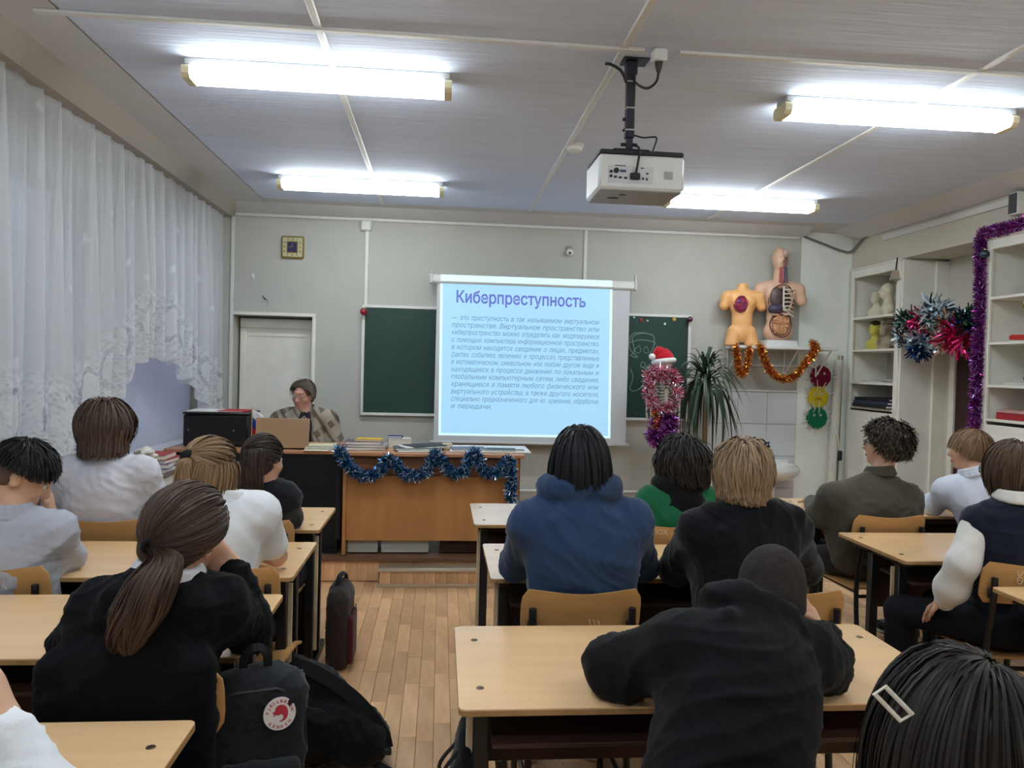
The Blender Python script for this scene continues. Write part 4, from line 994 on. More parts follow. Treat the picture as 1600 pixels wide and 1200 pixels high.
MB().cyl((-.03,.14,1.0),(-.075,.14,1.0),.008,10).cyl((-.075,.14,1.0),(-.075,.24,1.0),.008,10).build('door_handle', mat('steel', (180,180,180), .3, metal=1), d)

# ---- busts on the far shelves
def bust(c, s, m_, label, yaw, beard=False):
    R = rotz(yaw); q = lambda x, y, z: np.array(c)+R@(np.array((x,y,z))*s)
    S = SDF(); k = .02*s
    S.ell(q(0,0,.34), np.array((.075,.092,.105))*s, R, k); S.ell(q(0,-.03,.29), np.array((.058,.07,.07))*s, R, k); S.cap(q(0,-.088,.345), q(0,-.108,.315), .012*s, .018*s, .01*s)
    S.ell(q(.032,-.075,.35), np.array((.016,.014,.012))*s, R, .008*s, 's'); S.ell(q(-.032,-.075,.35), np.array((.016,.014,.012))*s, R, .008*s, 's'); S.ell(q(0,-.09,.275), np.array((.03,.012,.008))*s, R, .006*s)
    for e in (-1,1): S.ell(q(e*.078,.01,.335), np.array((.012,.022,.032))*s, R, .008*s)
    S.cap(q(0,.01,.28), q(0,.02,.15), .055*s, .065*s, k); S.ell(q(0,.02,.09), np.array((.17,.10,.09))*s, R, .04*s); S.box(q(0,.02,.03), np.array((.11,.08,.03))*s, R, .01*s, .02*s)
    if beard: S.ell(q(0,-.06,.24), np.array((.055,.04,.06))*s, R, .02*s); S.ell(q(0,.02,.40), np.array((.085,.09,.07))*s, R, .02*s)
    S.cut(q(0,0,0), (0,0,-1))
    t = empty('bust', c, 0, label, 'bust', 'busts on the corner shelves'); sdf_obj('bust_figure', S, .007, m_, t); MB().lathe([(.085*s,0),(.09*s,.01),(.08*s,.018),(.0,.018)],20,c).build('bust_base', m_, t, world=True); return t
m_pl = mat('plaster', (222,214,190), .6); XB = XR+.15
bust((XR+.12,7.20,2.13), .58, m_pl, 'cream plaster bust on the top corner shelf, left one', math.radians(-70))
bust((XR+.10,6.98,2.13), .70, m_pl, 'taller cream plaster bust on the top corner shelf, right one', math.radians(-110))
bust((XR+.12,7.21,1.81), .62, mat('yellow_plaster', (206,196,92), .5), 'yellow-green bust with dark hair on the second corner shelf', math.radians(-70))
bust((XR+.10,6.98,1.81), .68, mat('beige_plaster', (188,176,150), .6, c2=(96,84,70), vscale=14), 'bearded beige bust with dark face on the second corner shelf', math.radians(-75), True)
S = SDF(); S.ell((XR+.125,7.21,1.81+.238), (.051,.059,.050), None, .01); S.cut((XR+.12,7.21,2.038), (0.25,-.35,-1)); o = sdf_obj('bust_hair', S, .005, mat('dark_hair_paint', (50,44,36), .6)); world_child(o, bpy.data.objects['bust.002'])
# ---- papers, folders and ornaments on shelves
paper('paper_stack', (XR+.17,6.98,1.49), (.28,.50,.02), 2, (206,206,200), 'stack of white papers on the third corner shelf', 'papers'); paper('paper_stack', (XR+.15,6.92,1.51), (.26,.34,.012), -8, (190,192,190), 'loose grey papers on the paper stack, corner shelves', 'papers')
for i, (c, lab) in enumerate((((36,38,44),'black folder, lowest of the pile on the bottom corner shelf'),((58,64,84),'dark blue folder in the pile on the bottom corner shelf'),((30,32,40),'black folder on top of the pile on the bottom corner shelf'))): paper('folder', (XR+.10+.01*i,6.98,1.25+i*.032), (.30,.62-.03*i,.031), 2*i-2, c, lab, 'folder')
bk = empty('flower_basket', (XR+.18,5.00,2.17), 0, 'round wicker basket with a tall handle and green leaves on the top right shelf', 'basket')
m_wick = mat('wicker', (150,112,76), .7, var=.3, vscale=60, bump=.6, bscale=90, stretch=(1,1,3)); MB().lathe([(.075,0),(.10,.10),(.106,.11),(.092,.10),(.07,.01),(0,.01)],24).build('basket_bowl', m_wick, bk)
for i in range(4): MB().tube([(math.cos(a)*(.08+.0068*i*.9),math.sin(a)*(.08+.0068*i*.9),.015+i*.024) for a in np.linspace(0,2*math.pi,20,endpoint=False)], .007, 6, closed=True).build('weave_ring', m_wick, bk)
MB().tube(spline([(0,-.10,.10),(0,-.09,.24),(0,0,.33),(0,.09,.24),(0,.10,.10)],6), .005, 6).build('basket_handle', mat('handle_dark', (90,84,76), .5), bk)
m_leaf = mat('leaf_green', (96,128,60), .5, .3, rnd=('object', .35)); lm = MB().grid(lambda u, v: ((u-.5)*.05*math.sin(v*math.pi)**.6, v*.075, .012*math.sin(v*3)+.01*abs(u-.5)), 4, 6).mesh('leaf', False); lm.materials.append(m_leaf)
for i in range(46):
    o = link('leaf', lm, None, bk, (random.uniform(-.06,.06),random.uniform(-.07,.07),random.uniform(.09,.16))); o.rotation_euler = (random.uniform(-.2,1.3),random.uniform(-.6,.6),random.uniform(0,6.28))
S = SDF(); [S.ell((XR+.12+random.uniform(-.03,.03),5.135+random.uniform(-.03,.03),2.27+random.uniform(-.02,.03)), (.028,.028,.02), None, .01) for _ in range(8)]; o = sdf_obj('teal_bow', S, .006, mat('teal', (40,120,110), .5)); world_child(o, bk)
bauble('bauble', (XR-.03,5.05,2.085), .036, mat('olive_bauble', (150,140,80), .2, .6, metal=.4, coat=.4), 'dull gold bauble hanging under the top right shelf')
hk = MB().prism([(5.05,0),(5.28,.012),(5.28,.04),(5.25,.05),(4.6,.03),(4.6,.0)], .10, 'x', 0).build('red_triangle', mat('red_plastic', (186,52,44), .4)); hk.location = (XR+.02,0,1.83); props(hk, 'red plastic set-square wedge on the second right shelf', 'ruler')
paper('paper_stack', (XR+.16,5.0,1.51), (.30,.60,.022), 2, (200,198,190), 'papers lying on the third right shelf', 'papers'); paper('paper_stack', (XR+.15,5.02,1.532), (.27,.46,.016), -7, (176,172,160), 'greyish papers on the white papers, third right shelf', 'papers')
S = SDF(); S.ell((XR+.14,5.12,1.558), (.10,.10,.055), None, .02).cut((0,0,1.550), (0,0,-1)); o = sdf_obj('blue_bowl', S, .006, mat('blue_plastic', (90,116,150), .4)); props(o, 'upturned blue bowl on the papers of the third right shelf', 'bowl')
paper('book', (XR+.15,4.98,1.255), (.26,.80,.05), 0, (166,44,52), 'long red book on the lowest right shelf', 'book', pages=True); paper('book', (XR+.15,5.0,1.305), (.25,.74,.022), 2, (196,150,148), 'pinkish book on the long red book', 'book', pages=True)
bl2 = empty('bell_ornament', (XR-.035,6.64,2.43), 0, 'silver bell ornament hanging at the corner of the far shelves', 'ornament')
MB().lathe([(.052,0),(.045,.02),(.036,.06),(.026,.085),(0,.092)],20).build('bell', foil('bell', (180,170,150)), bl2); MB().ball((0,0,.0),.014,10,8).build('clapper', foil('bell', (180,170,150)), bl2); MB().cyl((0,0,.09),(0.01,0,.20),.006,6).build('ribbon', m_pb, bl2)

# ---- purple tinsel around the near shelves and the foil cluster in the doorway
pur = [foil('violet', (110,36,140)), foil('plum', (80,26,96)), foil('magenta', (150,44,120)), foil('lilac', (170,130,190))]
Xt = XR-.045
a = PX(1600,348,Xt); tinsel('tinsel_garland', [PX(*p_, Xt) for p_ in ((1606,346),(1575,356),(1545,362),(1533,372),(1532,420),(1531,480),(1528,540),(1526,600),(1523,660),(1521,668))], .042, pur, 'shiny purple tinsel framing the right shelf unit', 7000)
bauble('bauble', PX(1539,397,Xt-.05), .033, mat('steelblue_bauble', (60,80,92), .15, .6, metal=.5), 'steel blue bauble on the purple tinsel')
Xc = XR-.06
def pom(px, py, r, cols, label, n=700, wd=.017):
    r = r*1.2
    c = PX(px, py, Xc); r_ = rng; n = 520; d = r_.normal(size=(n,3)); d /= np.linalg.norm(d, axis=1)[:,None]; o0 = r_.normal(size=(n,3)); o0 /= np.linalg.norm(o0, axis=1)[:,None]
    b0 = c+o0*(r*.75*r_.uniform(0,1,n)**.5)[:,None]*np.array((.75,1,.9)); ln = r*r_.uniform(.35,.8,n); d = d+o0*.5; t1 = b0+d*ln[:,None]; wv = np.cross(d, r_.normal(size=(n,3))); wv /= np.linalg.norm(wv, axis=1)[:,None]; wv *= wd/2*r_.uniform(.5,1.3,n)[:,None]
    md = (b0+t1)/2+np.cross(d, wv)*ln[:,None]*r_.uniform(-25,25,n)[:,None]
    V = np.stack([b0-wv,b0+wv,md+wv,md-wv,t1+wv*.8,t1-wv*.8],1).reshape(-1,3); k = np.arange(n)[:,None]*6; F = np.concatenate([k+np.array([0,1,2,3]), k+np.array([3,2,4,5])], 1).reshape(-1,4); me = npmesh('foil_strips', V, F, cols); me.polygons.foreach_set('material_index', np.repeat(r_.integers(0,len(cols),n),2).astype(np.int32)); me.polygons.foreach_set('use_smooth', np.zeros(2*n,bool))
    t = empty('foil_pompom', c, 0, label, 'ornament', 'foil pompoms hanging in the doorway'); o_ = link('foil_strips', me); world_child(o_, t); o_['kind'] = 'stuff'; MB().ball(c, r*.4, 12, 8).build('pompom_core', cols[0], t, world=True)
sil, blk_f, pnk, nvy, grn, red_f, cop = foil('silver', (190,205,215)), foil('black', (36,44,44)), foil('pink', (196,40,110)), foil('navy', (24,52,104)), foil('green', (40,84,66)), foil('crimson', (150,26,58)), foil('rose', (176,140,124))
for px, py, r, c, l in ((1418,505,.085,[grn,sil,blk_f],'green and silver foil pompom at the left of the doorway cluster'),(1414,526,.075,[sil,cop,blk_f],'silver foil pompom below the green one in the doorway cluster'),(1443,503,.085,[pnk,pnk,red_f],'hot pink foil pompom in the doorway cluster'),(1461,490,.105,[sil,sil,blk_f],'big silver foil pompom at the top of the doorway cluster'),(1439,532,.095,[sil,blk_f,sil],'dark silver foil pompom in the middle of the doorway cluster'),(1437,544,.075,[nvy,foil('blue',(40,92,150)),nvy],'navy blue foil pompom at the bottom of the doorway cluster'),(1478,512,.09,[sil,grn,cop],'silver and green foil pompom in the doorway cluster'),(1476,532,.075,[cop,sil,cop],'rose silver foil pompom low in the doorway cluster'),(1500,523,.115,[red_f,red_f,pnk],'crimson foil pompom right in the doorway cluster'),(1511,502,.085,[nvy,grn,blk_f],'dark teal foil pompom beside the purple tinsel')): pom(px, py, r, c, l)
tinsel('tinsel_garland', [PX(*p_, Xc) for p_ in ((1395,512),(1420,516),(1450,515),(1480,522),(1512,505),(1526,488))], .03, [sil, cop, blk_f], 'thin silver tinsel string holding the foil pompoms in the doorway', 1500)
def streamer(pix, m_, label):
    pts = [PX(a, b_, Xc-.02) for a, b_ in pix]; b = MB(); pts = spline(pts, 8); b.tube([p_+V3(0,.012*math.sin(i*1.3),.012*math.cos(i*1.3)) for i, p_ in enumerate(pts)], .007, 5, flat=.25); o = b.build('streamer', m_); props(o, label, 'streamer')
streamer([(1413,528),(1414,545),(1413,560)], cop, 'rose foil streamer hanging at the left of the doorway cluster'); streamer([(1440,552),(1455,550),(1459,540)], blk_f, 'curled black streamer right of the navy pompom'); streamer([(1425,553),(1432,560),(1438,567)], blk_f, 'curled black streamer below the navy pompom'); streamer([(1503,528),(1505,542),(1504,556)], cop, 'rose foil streamer under the crimson pompom')

# ================================================================== ANATOMY SHELF IN THE CORNER
SZ = P(1200,541,7.1)[2]; sh = empty('wall_shelf', (2.78,YF,SZ), 0, 'white bracketed wall shelf carrying the anatomy torsos', 'shelf')
MB().box((.0,-.34,-.028),(.98,0,0),.004).build('shelf_board', m_trim, sh)
for x in (.02,.60,.93):
    MB().tube([(x,-.02,-.03),(x,-.02,-.28)],.008,6).tube([(x,-.02,-.28),(x,-.31,-.03)],.008,6).build('bracket', m_trim, sh)
MB().box((.02,-.03,-.19),(.93,-.01,-.175),.003).build('brace', m_trim, sh)
m_or = mat('orange_skin_plastic', (238,178,116), .4, .4); m_sk = mat('pale_skin_plastic', (218,178,152), .4, .4, var=.04)
def torso(name, C, s, m_, label, head, yaw=0):
    R = rotz(yaw); q = lambda x, y, z: np.array(C)+R@(np.array((x,y,z))*s); e = lambda *r: np.array(r)*s
    t = empty(name, C, 0, label, 'anatomy model'); S = SDF(); k = .05*s
    S.ell(q(0,0,.50), e(.155,.10,.17), R, k); S.ell(q(0,0,.30), e(.125,.085,.15), R, k); S.ell(q(0,.005,.15), e(.155,.10,.11), R, k)
    for g in (-1,1):
        S.cap(q(g*.10,0,.60), q(g*.185,0,.58), .07*s, .07*s, k); S.cap(q(g*.185,0,.58), q(g*.225,-.01,.47), .066*s, .055*s, .03*s)
        if not head: S.cap(q(g*.085,0,.16), q(g*.135,-.02,-.03), .088*s, .080*s, .012*s)
        S.ell(q(g*.07,-.07,.52), e(.065,.035,.055), R, .03*s)
    S.cap(q(0,.01,.62), q(0,.01,.74), .062*s, .058*s, .04*s)
    S.cut(q(0,0,.05 if head else 0), (0,0,-1)); 
    for g in (-1,1): S.cut(q(g*.232,0,.455), R@V3(g*.35,0,-1), .003) if False else None
    if not head: S.cut(q(0,0,.745), (0,0,1)); S.ell(q(-.035,-.10,.49), e(.085,.06,.095), R, .006*s, 's')
    else:
        S.ell(q(0,-.12,.47), e(.14,.095,.165), R, .006*s, 's'); S.ell(q(0,-.11,.22), e(.12,.085,.145), R, .006*s, 's')
        S.ell(q(-.01,0,.90), e(.072,.092,.11), R, .02*s); S.ell(q(-.01,-.03,.84), e(.055,.065,.07), R, .02*s); S.cap(q(-.012,-.09,.905), q(-.012,-.112,.87), .010*s, .016*s, .012*s); S.cap(q(0,.01,.72), q(0,.01,.84), .055*s, .052*s, .02*s)
        S.ell(q(-.04,-.085,.90), e(.016,.012,.01), R, .006*s, 's'); S.ell(q(-.02,-.095,.835), e(.024,.01,.007), R, .005*s)
        S.box(q(.06,-.08,.90), e(.058,.075,.13), R, .01, .004, 's')
    sdf_obj('torso_shell', S, .007, m_, t)
    return t, q, e, R
c = P(1160,543,7.14); C1 = (c[0]-.005, 7.16, SZ)
t, q, e, R = torso('anatomy_torso', C1, .80, m_or, 'small orange torso model with an exposed heart on the wall shelf', False, math.radians(-6))
S = SDF(); S.ell(q(-.035,-.06,.49), e(.08,.035,.09), R, .01); S.ell(q(-.02,-.085,.48), e(.05,.025,.06), R, .02); o = sdf_obj('heart', S, .005, mat('heart', (170,40,72), .35, .4, c2=(120,60,110), vscale=16), t)
mv = mat('vessel', (70,40,90), .4); mv2 = mat('vessel_red', (190,60,70), .4)
for i in range(9):
    a = random.uniform(0,6.28); pts = [q(-.035+math.cos(a)*.012*j*1.5, -.120-.004*math.cos(j*.7)+.007*j, .49+math.sin(a)*.014*j*1.5+.006*math.sin(j+i)) for j in range(5)]
    MB().tube(pts, [.006,.005,.004,.003,.002], 6).build('vessel', mv if i%2 else mv2, t, world=True)
MB().tube([q(-.035+math.cos(a)*.085,-.090+.02*abs(math.cos(a)),.49+math.sin(a)*.095) for a in np.linspace(0,2*math.pi,24,endpoint=False)], .007, 6, closed=True).build('opening_rim', mat('rim_dark', (120,52,60), .4), t, world=True)
C2 = (P(1217,541,7.14)[0], 7.17, SZ)
t, q, e, R = torso('anatomy_torso', C2, .95, m_sk, 'larger torso model with half-open head, ribs and coiled intestines', True, math.radians(-4))
MB().prism([(-.155,.0),(.155,.0),(.15,.06),(-.15,.06)], .2, 'y', -.1).build('white_base', mat('base_white', (222,222,220), .5), t)
m_cav = mat('cavity_dark', (86,62,58), .5, c2=(60,50,56), vscale=10)
S = SDF(); S.ell(q(0,-.03,.47), e(.125,.04,.145), R, .01); S.ell(q(0,-.03,.23), e(.105,.04,.14), R, .01); sdf_obj('body_cavity', S, .008, m_cav, t)
S = SDF(); S.ell(q(-.062,-.07,.50), e(.062,.04,.10), R, .01); sdf_obj('lung', S, .007, mat('lung', (112,92,88), .4, c2=(70,66,78), vscale=18), t)
S = SDF(); S.ell(q(-.05,-.08,.375), e(.09,.045,.058), R, .01); sdf_obj('liver', S, .007, mat('liver', (66,58,78), .35), t)
S = SDF(); S.ell(q(.04,-.075,.345), e(.06,.035,.035), R, .02); S.ell(q(-.02,-.085,.325), e(.09,.022,.022), R, .01); sdf_obj('stomach', S, .007, mat('stomach', (206,160,124), .4), t)
S = SDF()
for i in range(34):
    a, b_ = random.uniform(-.07,.07), random.uniform(.14,.29); d_ = random.uniform(-.5,.5)*3.1
    if (a/.085)**2+((b_-.215)/.10)**2 > 1: continue
    S.cap(q(a-.02*math.cos(d_),-.085,b_-.02*math.sin(d_)), q(a+.02*math.cos(d_),-.09,b_+.02*math.sin(d_)), .012*.95, .012*.95, .002)
S.ell(q(0,-.065,.22), e(.09,.025,.11), R, .004); sdf_obj('intestines', S, .0045, mat('intestine', (204,158,112), .4, c2=(180,120,84), vscale=30), t)
m_bone = mat('bone', (212,204,186), .5)
m_rim = mat('rim_brown', (96,58,50), .5)
for zc_, rx_, rz_ in ((.47,.128,.150),(.22,.108,.128)): MB().tube([q(rx_*math.cos(a),-.112+.055*abs(math.cos(a))**2,zc_+rz_*math.sin(a)) for a in np.linspace(0,2*math.pi,30,endpoint=False)], .006, 6, closed=True).build('opening_rim', m_rim, t, world=True)
for i in range(7):
    z = .57-.036*i; MB().tube(spline([q(.008,-.112,z-.012*i*.5),q(.06,-.125+.01,z+.0-.005*i),q(.115,-.085,z+.005-.01*i),q(.125,-.055,z+.01-.01*i)],5), .0075, 6).build('rib', m_bone, t, world=True)
MB().tube([q(.004,-.108,.60),q(.006,-.112,.36)], .009, 8).build('sternum', m_bone, t, world=True); MB().tube(spline([q(.01,-.11,.40),q(.06,-.105,.34),q(.12,-.08,.31)],5), .007, 6).build('rib_margin', m_bone, t, world=True)
S = SDF(); S.ell(q(.025,-.005,.94), e(.045,.075,.055), R, .01); sdf_obj('brain', S, .006, mat('brain', (206,176,160), .5, bump=.8, bscale=60, dist=.004), t)
S = SDF(); S.ell(q(.03,-.05,.86), e(.03,.03,.035), R, .01); S.cap(q(.01,-.05,.82), q(.005,-.06,.66), .03, .026, .02); S.ell(q(.05,-.02,.90), e(.022,.02,.022), R, .01); sdf_obj('throat', S, .006, mat('throat', (120,70,72), .4, c2=(170,130,120), vscale=26), t)
for dx in (-.03,-.01,.015,.035): MB().tube([q(dx,-.085,.80),q(dx*1.2,-.09,.64)], .006, 6).build('neck_vessel', mv if dx > 0 else mv2, t, world=True)
gld = [foil('gold', (210,160,60)), foil('copper', (176,92,40)), foil('rust', (140,62,34))]
Yg = YF-.37
tinsel('tinsel_garland', [P(a, b_, Yg) for a, b_ in ((1150,541),(1152,560),(1155,580),(1160,586),(1166,575),(1170,555),(1172,543))], .034, gld, 'short gold tinsel loop hanging under the orange torso', 5000)
tinsel('tinsel_garland', [P(a, b_, Yg) for a, b_ in ((1188,540),(1194,560),(1204,580),(1222,592),(1242,588),(1256,570),(1268,556),(1275,542),(1268,536)) ], .036, gld, 'long gold and copper tinsel swag under the anatomy shelf', 6000)
# germ cut-outs on a string
def germ(px, py, col, label, frown):
    c = P(px, py, 7.345); t = empty('germ_cutout', c, 0, label, 'wall ornament', 'felt germ cut-outs'); r = .108
    m_ = mat('felt_%d_%d_%d' % col, col, .9, .1, bump=.3, bscale=200)
    MB().lathe([(r,0),(r,.008),(r*.97,.012),(0,.012)], 32, (0,0,0), rotx(math.pi/2)).build('germ_disc', m_, t)
    for i in range(14):
        a = random.uniform(0,.4)+i*2*math.pi/14; rr = random.uniform(1.3,1.65)*r
        MB().tube([(math.cos(a)*r*.93,-.013,math.sin(a)*r*.93),(math.cos(a+.05)*r*1.12,-.02,math.sin(a+.05)*r*1.12),(math.cos(a+.02)*rr,-.02,math.sin(a+.02)*rr)], .0045, 6).build('pipe_cleaner', mat('pipe_grey', (206,200,186), .8), t)
    for g in (-1,1): MB().lathe([(.012,0),(.012,.003),(0,.004)],12,(g*.034,-.013,.028),rotx(math.pi/2)).build('eye', mat('eye_white', (225,225,220), .4), t); MB().lathe([(.006,0),(.006,.002),(0,.003)],10,(g*.034,-.017,.026),rotx(math.pi/2)).build('pupil', m_blk, t)
    if frown is not None: MB().tube([(-.035+.07*u_,-.015,-.035+(.02 if frown else -.016)*math.sin(u_*math.pi)) for u_ in np.linspace(0,1,9)], .003, 5).build('mouth', mat('mouth_line', (60,44,20) if frown else (200,200,190), .6), t)
germ(1282,588, (112,26,52), 'maroon felt germ with grey legs, topmost of the three', None); germ(1278,620, (196,176,44), 'yellow felt germ with a sad mouth, middle of the three', True); germ(1276,653, (26,110,74), 'green felt germ with grey legs, lowest of the three', None)
# ---- sink, tap, soap
kx = P(1215,735,7.1)[0]; zr = P(1215,722,7.0)[2]; sk = empty('sink', (kx-.05,YF,0), 0, 'white wall sink in the corner behind the students', 'sink')
S = SDF(); cx = np.array((kx-.05,YF-.24,zr-.09)); S.ell(cx+V3(0,0,0), (.26,.22,.11), None, .02); S.box((kx-.05,YF-.06,zr-.05), (.24,.05,.05), None, .02, .03); S.cut((0,0,zr), (0,0,1)); S.ell(cx+V3(0,-.01,.06), (.21,.16,.10), None, .01, 's'); S.cap((kx-.05,YF-.14,zr-.15),(kx-.05,YF-.12,.0),.07,.09,.04); sdf_obj('basin', S, .011, mat('ceramic', (226,226,222), .15, .5, coat=.4), sk)
tp_ = empty('tap', (kx-.13,YF-.03,zr), 0, 'curved chrome tap over the sink', 'tap'); m_chr = mat('chrome', (150,150,148), .2, metal=1)
MB().cyl((0,0,0),(0,0,.10),.014,10).build('tap_body', m_chr, tp_); MB().tube(spline([(0,0,.09),(0,-.01,.17),(.03,-.06,.19),(.05,-.1,.17),(.05,-.11,.15)],6), .009, 8).build('spout', m_chr, tp_); MB().ball((.05,-.112,.155),.014,10,8).build('aerator', m_blk, tp_)
sp_ = empty('soap_bottle', (kx-.02,YF-.07,zr), 0, 'clear soap bottle with green soap and a black pump on the sink', 'soap bottle'); MB().lathe([(.04,0),(.042,.01),(.042,.085),(.02,.105),(.016,.11),(0,.11)],20).build('bottle', mat('soap', (176,184,96), .15, .5), sp_)
MB().lathe([(.017,.11),(.017,.128),(.006,.13),(.006,.155),(0,.155)],12).build('pump', m_blk, sp_); MB().box((-.04,-.008,.152),(.012,.008,.164),.003).build('nozzle', m_blk, sp_); MB().box((-.03,-.0435,.03),(.03,-.0415,.08)).build('soap_label', mat('soap_label', (206,204,150), .5), sp_, smooth=False)
# rolled charts, poles and hose in the corner
a0, a1 = P(1296,745,7.25), P(1312,560,7.36); rc = empty('rolled_chart', (a0[0],7.25,0), 0, 'tall pale rolled chart leaning in the corner beside the shelves', 'rolled chart')
MB().tube([(a0[0]+.0,7.25,.01),(a1[0]+.0,7.375,1.70)], .045, 14).build('chart_roll', mat('chart_paper', (206,204,192), .7, var=.08, vscale=10, stretch=(8,8,1)), rc, world=True); MB().tube([(a0[0]-.0,7.25,.0),(a1[0]+.0,7.38,1.75)], .012, 8).build('chart_rod', mat('rod', (176,160,130), .5), rc, world=True)
rc = empty('hanging_pole', (4.02,7.30,0), 0, 'thin grey pole with a black clamp leaning beside the corner shelves', 'pole')
MB().tube([(3.93,7.26,0.01),(4.02,7.40,1.75)], .010, 8).build('pole_rod', mat('pole_grey', (120,118,112), .4, metal=.5), rc, world=True); MB().box((3.945,7.28,.70),(3.995,7.33,.80),.01).build('clamp', m_blk, rc, world=True); MB().tube(spline([(3.96,7.3,.80),(3.93,7.26,.92),(3.87,7.25,1.02)],5), .006, 6).build('clamp_wire', m_trim, rc, world=True)

# ================================================================== SKELETON, SANTA HAT, PLANT
SKY = 6.75
sk = empty('skeleton_model', (P(1020,750,SKY)[0],SKY,0), 0, 'small skeleton model on a black pole, wrapped in pink and silver tinsel', 'skeleton')
H0 = P(1038,572,SKY); Np = P(1037,605,SKY); Pe = P(1033,690,SKY)
S = SDF(); S.ell(H0+V3(0,.02,.02), (.072,.09,.075), None, .02); S.ell(H0+V3(0,-.025,-.035), (.05,.05,.05), None, .02); S.box(H0+V3(0,-.04,-.075), (.035,.03,.022), None, .01, .02)
for g in (-1,1): S.ell(H0+V3(g*.03,-.07,-.015), (.02,.03,.018), None, .005, 's')
S.ell(H0+V3(0,-.075,-.045), (.01,.02,.014), None, .004, 's'); sdf_obj('skull', S, .006, m_bone, sk)
zs = np.linspace(H0[2]-.10, Pe[2], 22); 
for z in zs: MB().lathe([(.012,-.010),(.018,-.006),(.018,.006),(.012,.010)],10,(Np[0]+(Pe[0]-Np[0])*(Np[2]-z)/(Np[2]-Pe[2]),SKY+.03,z)).build('vertebra', m_bone, sk, world=True)
for i in range(10):
    z = Np[2]-.02-.028*i; w_ = .055+.055*math.sin(min(1,(i+1)/7)*math.pi/2)
    for g in (-1,1): MB().tube(spline([(Np[0],SKY+.04,z+.03),(Np[0]+g*w_*.9,SKY+.03,z+.025),(Np[0]+g*w_,SKY-.03,z-.01),(Np[0]+g*w_*.55,SKY-.085,z-.03),(Np[0]+g*.012,SKY-.09,z-.01 if i < 7 else z+.02)],4), .0058, 6).build('rib', m_bone, sk, world=True)
MB().box((Np[0]-.014,SKY-.098,Np[2]-.20),(Np[0]+.014,SKY-.085,Np[2]-.01),.004).build('sternum', m_bone, sk, world=True)
for g in (-1,1):
    MB().tube([(Np[0]+g*.012,SKY-.085,Np[2]+.0),(Np[0]+g*.13,SKY-.02,Np[2]+.02)], .008, 6).build('collarbone', m_bone, sk, world=True)
    MB().tube([(Np[0]+g*.14,SKY,Np[2]+.01),(Np[0]+g*.15,SKY,Np[2]-.22)], [.014,.010], 8).build('upper_arm', m_bone, sk, world=True); MB().tube([(Np[0]+g*.15,SKY,Np[2]-.23),(Np[0]+g*.13,SKY-.05,Np[2]-.40)], [.010,.007], 8).build('forearm', m_bone, sk, world=True)
S = SDF(); [S.ell((Pe[0]+g*.055,SKY+.01,Pe[2]+.02), (.055,.05,.06), roty(g*.4), .02) for g in (-1,1)]; S.ell((Pe[0],SKY-.01,Pe[2]), (.035,.06,.04), None, .01, 's'); sdf_obj('pelvis', S, .007, m_bone, sk)
MB().tube([(Pe[0]-.03,SKY+.06,.03),(Pe[0]+.0,SKY+.06,Np[2]-.1)], .012, 8).build('stand_pole', m_blk, sk, world=True); MB().lathe([(.2,0),(.2,.015),(.03,.03),(0,.03)],24,(Pe[0]-.03,SKY+.06,0)).build('stand_base', m_blk, sk, world=True)
pk = [foil('rosepink', (180,80,110)), sil, foil('palepink', (214,160,170)), red_f]
tinsel('tinsel_garland', [P(a, b_, SKY-.12) for a, b_ in ((1012,585),(1022,580),(1048,582),(1056,596),(1048,592),(1020,590),(1014,606),(1020,630),(1030,640),(1052,632),(1058,608))], .055, pk, 'pink and silver tinsel wound around the skeleton', 3600)
tinsel('tinsel_garland', [P(a, b_, SKY-.10) for a, b_ in ((1022,660),(1046,652),(1050,668),(1022,676),(1020,686),(1036,690),(1024,684))], .062, pur, 'purple tinsel bunched around the skeleton hips', 5200)
tinsel('tinsel_garland', [P(a, b_, SKY-.13) for a, b_ in ((1022,640),(1026,655),(1024,668))], .03, [red_f, foil('gold', (210,160,60)), red_f], 'small red tinsel twist at the waist of the skeleton', 4000)
ht = empty('santa_hat', H0+V3(0,.02,.05), 0, 'red santa hat with white trim on the skeleton skull', 'hat'); a = H0+V3(.0,.02,.045)
MB().tube([a+V3(math.cos(u_)*.088,math.sin(u_)*.098,.012*math.cos(u_*1+.5)-.002) for u_ in np.linspace(0,2*math.pi,28,endpoint=False)], .024, 10, closed=True).build('hat_trim', mat('white_fur', (235,235,232), .9, bump=.8, bscale=120, dist=.006), ht, world=True)
S = SDF(); S.ell(a+V3(0,0,.03), (.088,.096,.055), None, .03); S.cap(a+V3(-.005,0,.055), a+V3(-.05,-.01,.085), .065, .045, .03); S.cap(a+V3(-.05,-.01,.085), a+V3(-.095,-.02,.055), .035, .018, .02); S.cut(a, (0,0,-1)); sdf_obj('hat_cone', S, .007, mat('red_felt', (186,26,42), .85, .1, sheen=.3), ht, (.004,22,3)); MB().ball(a+V3(-.115,-.025,.035),.030,14,10).build('pompom', mat('white_fur', (235,235,232)), ht, world=True)
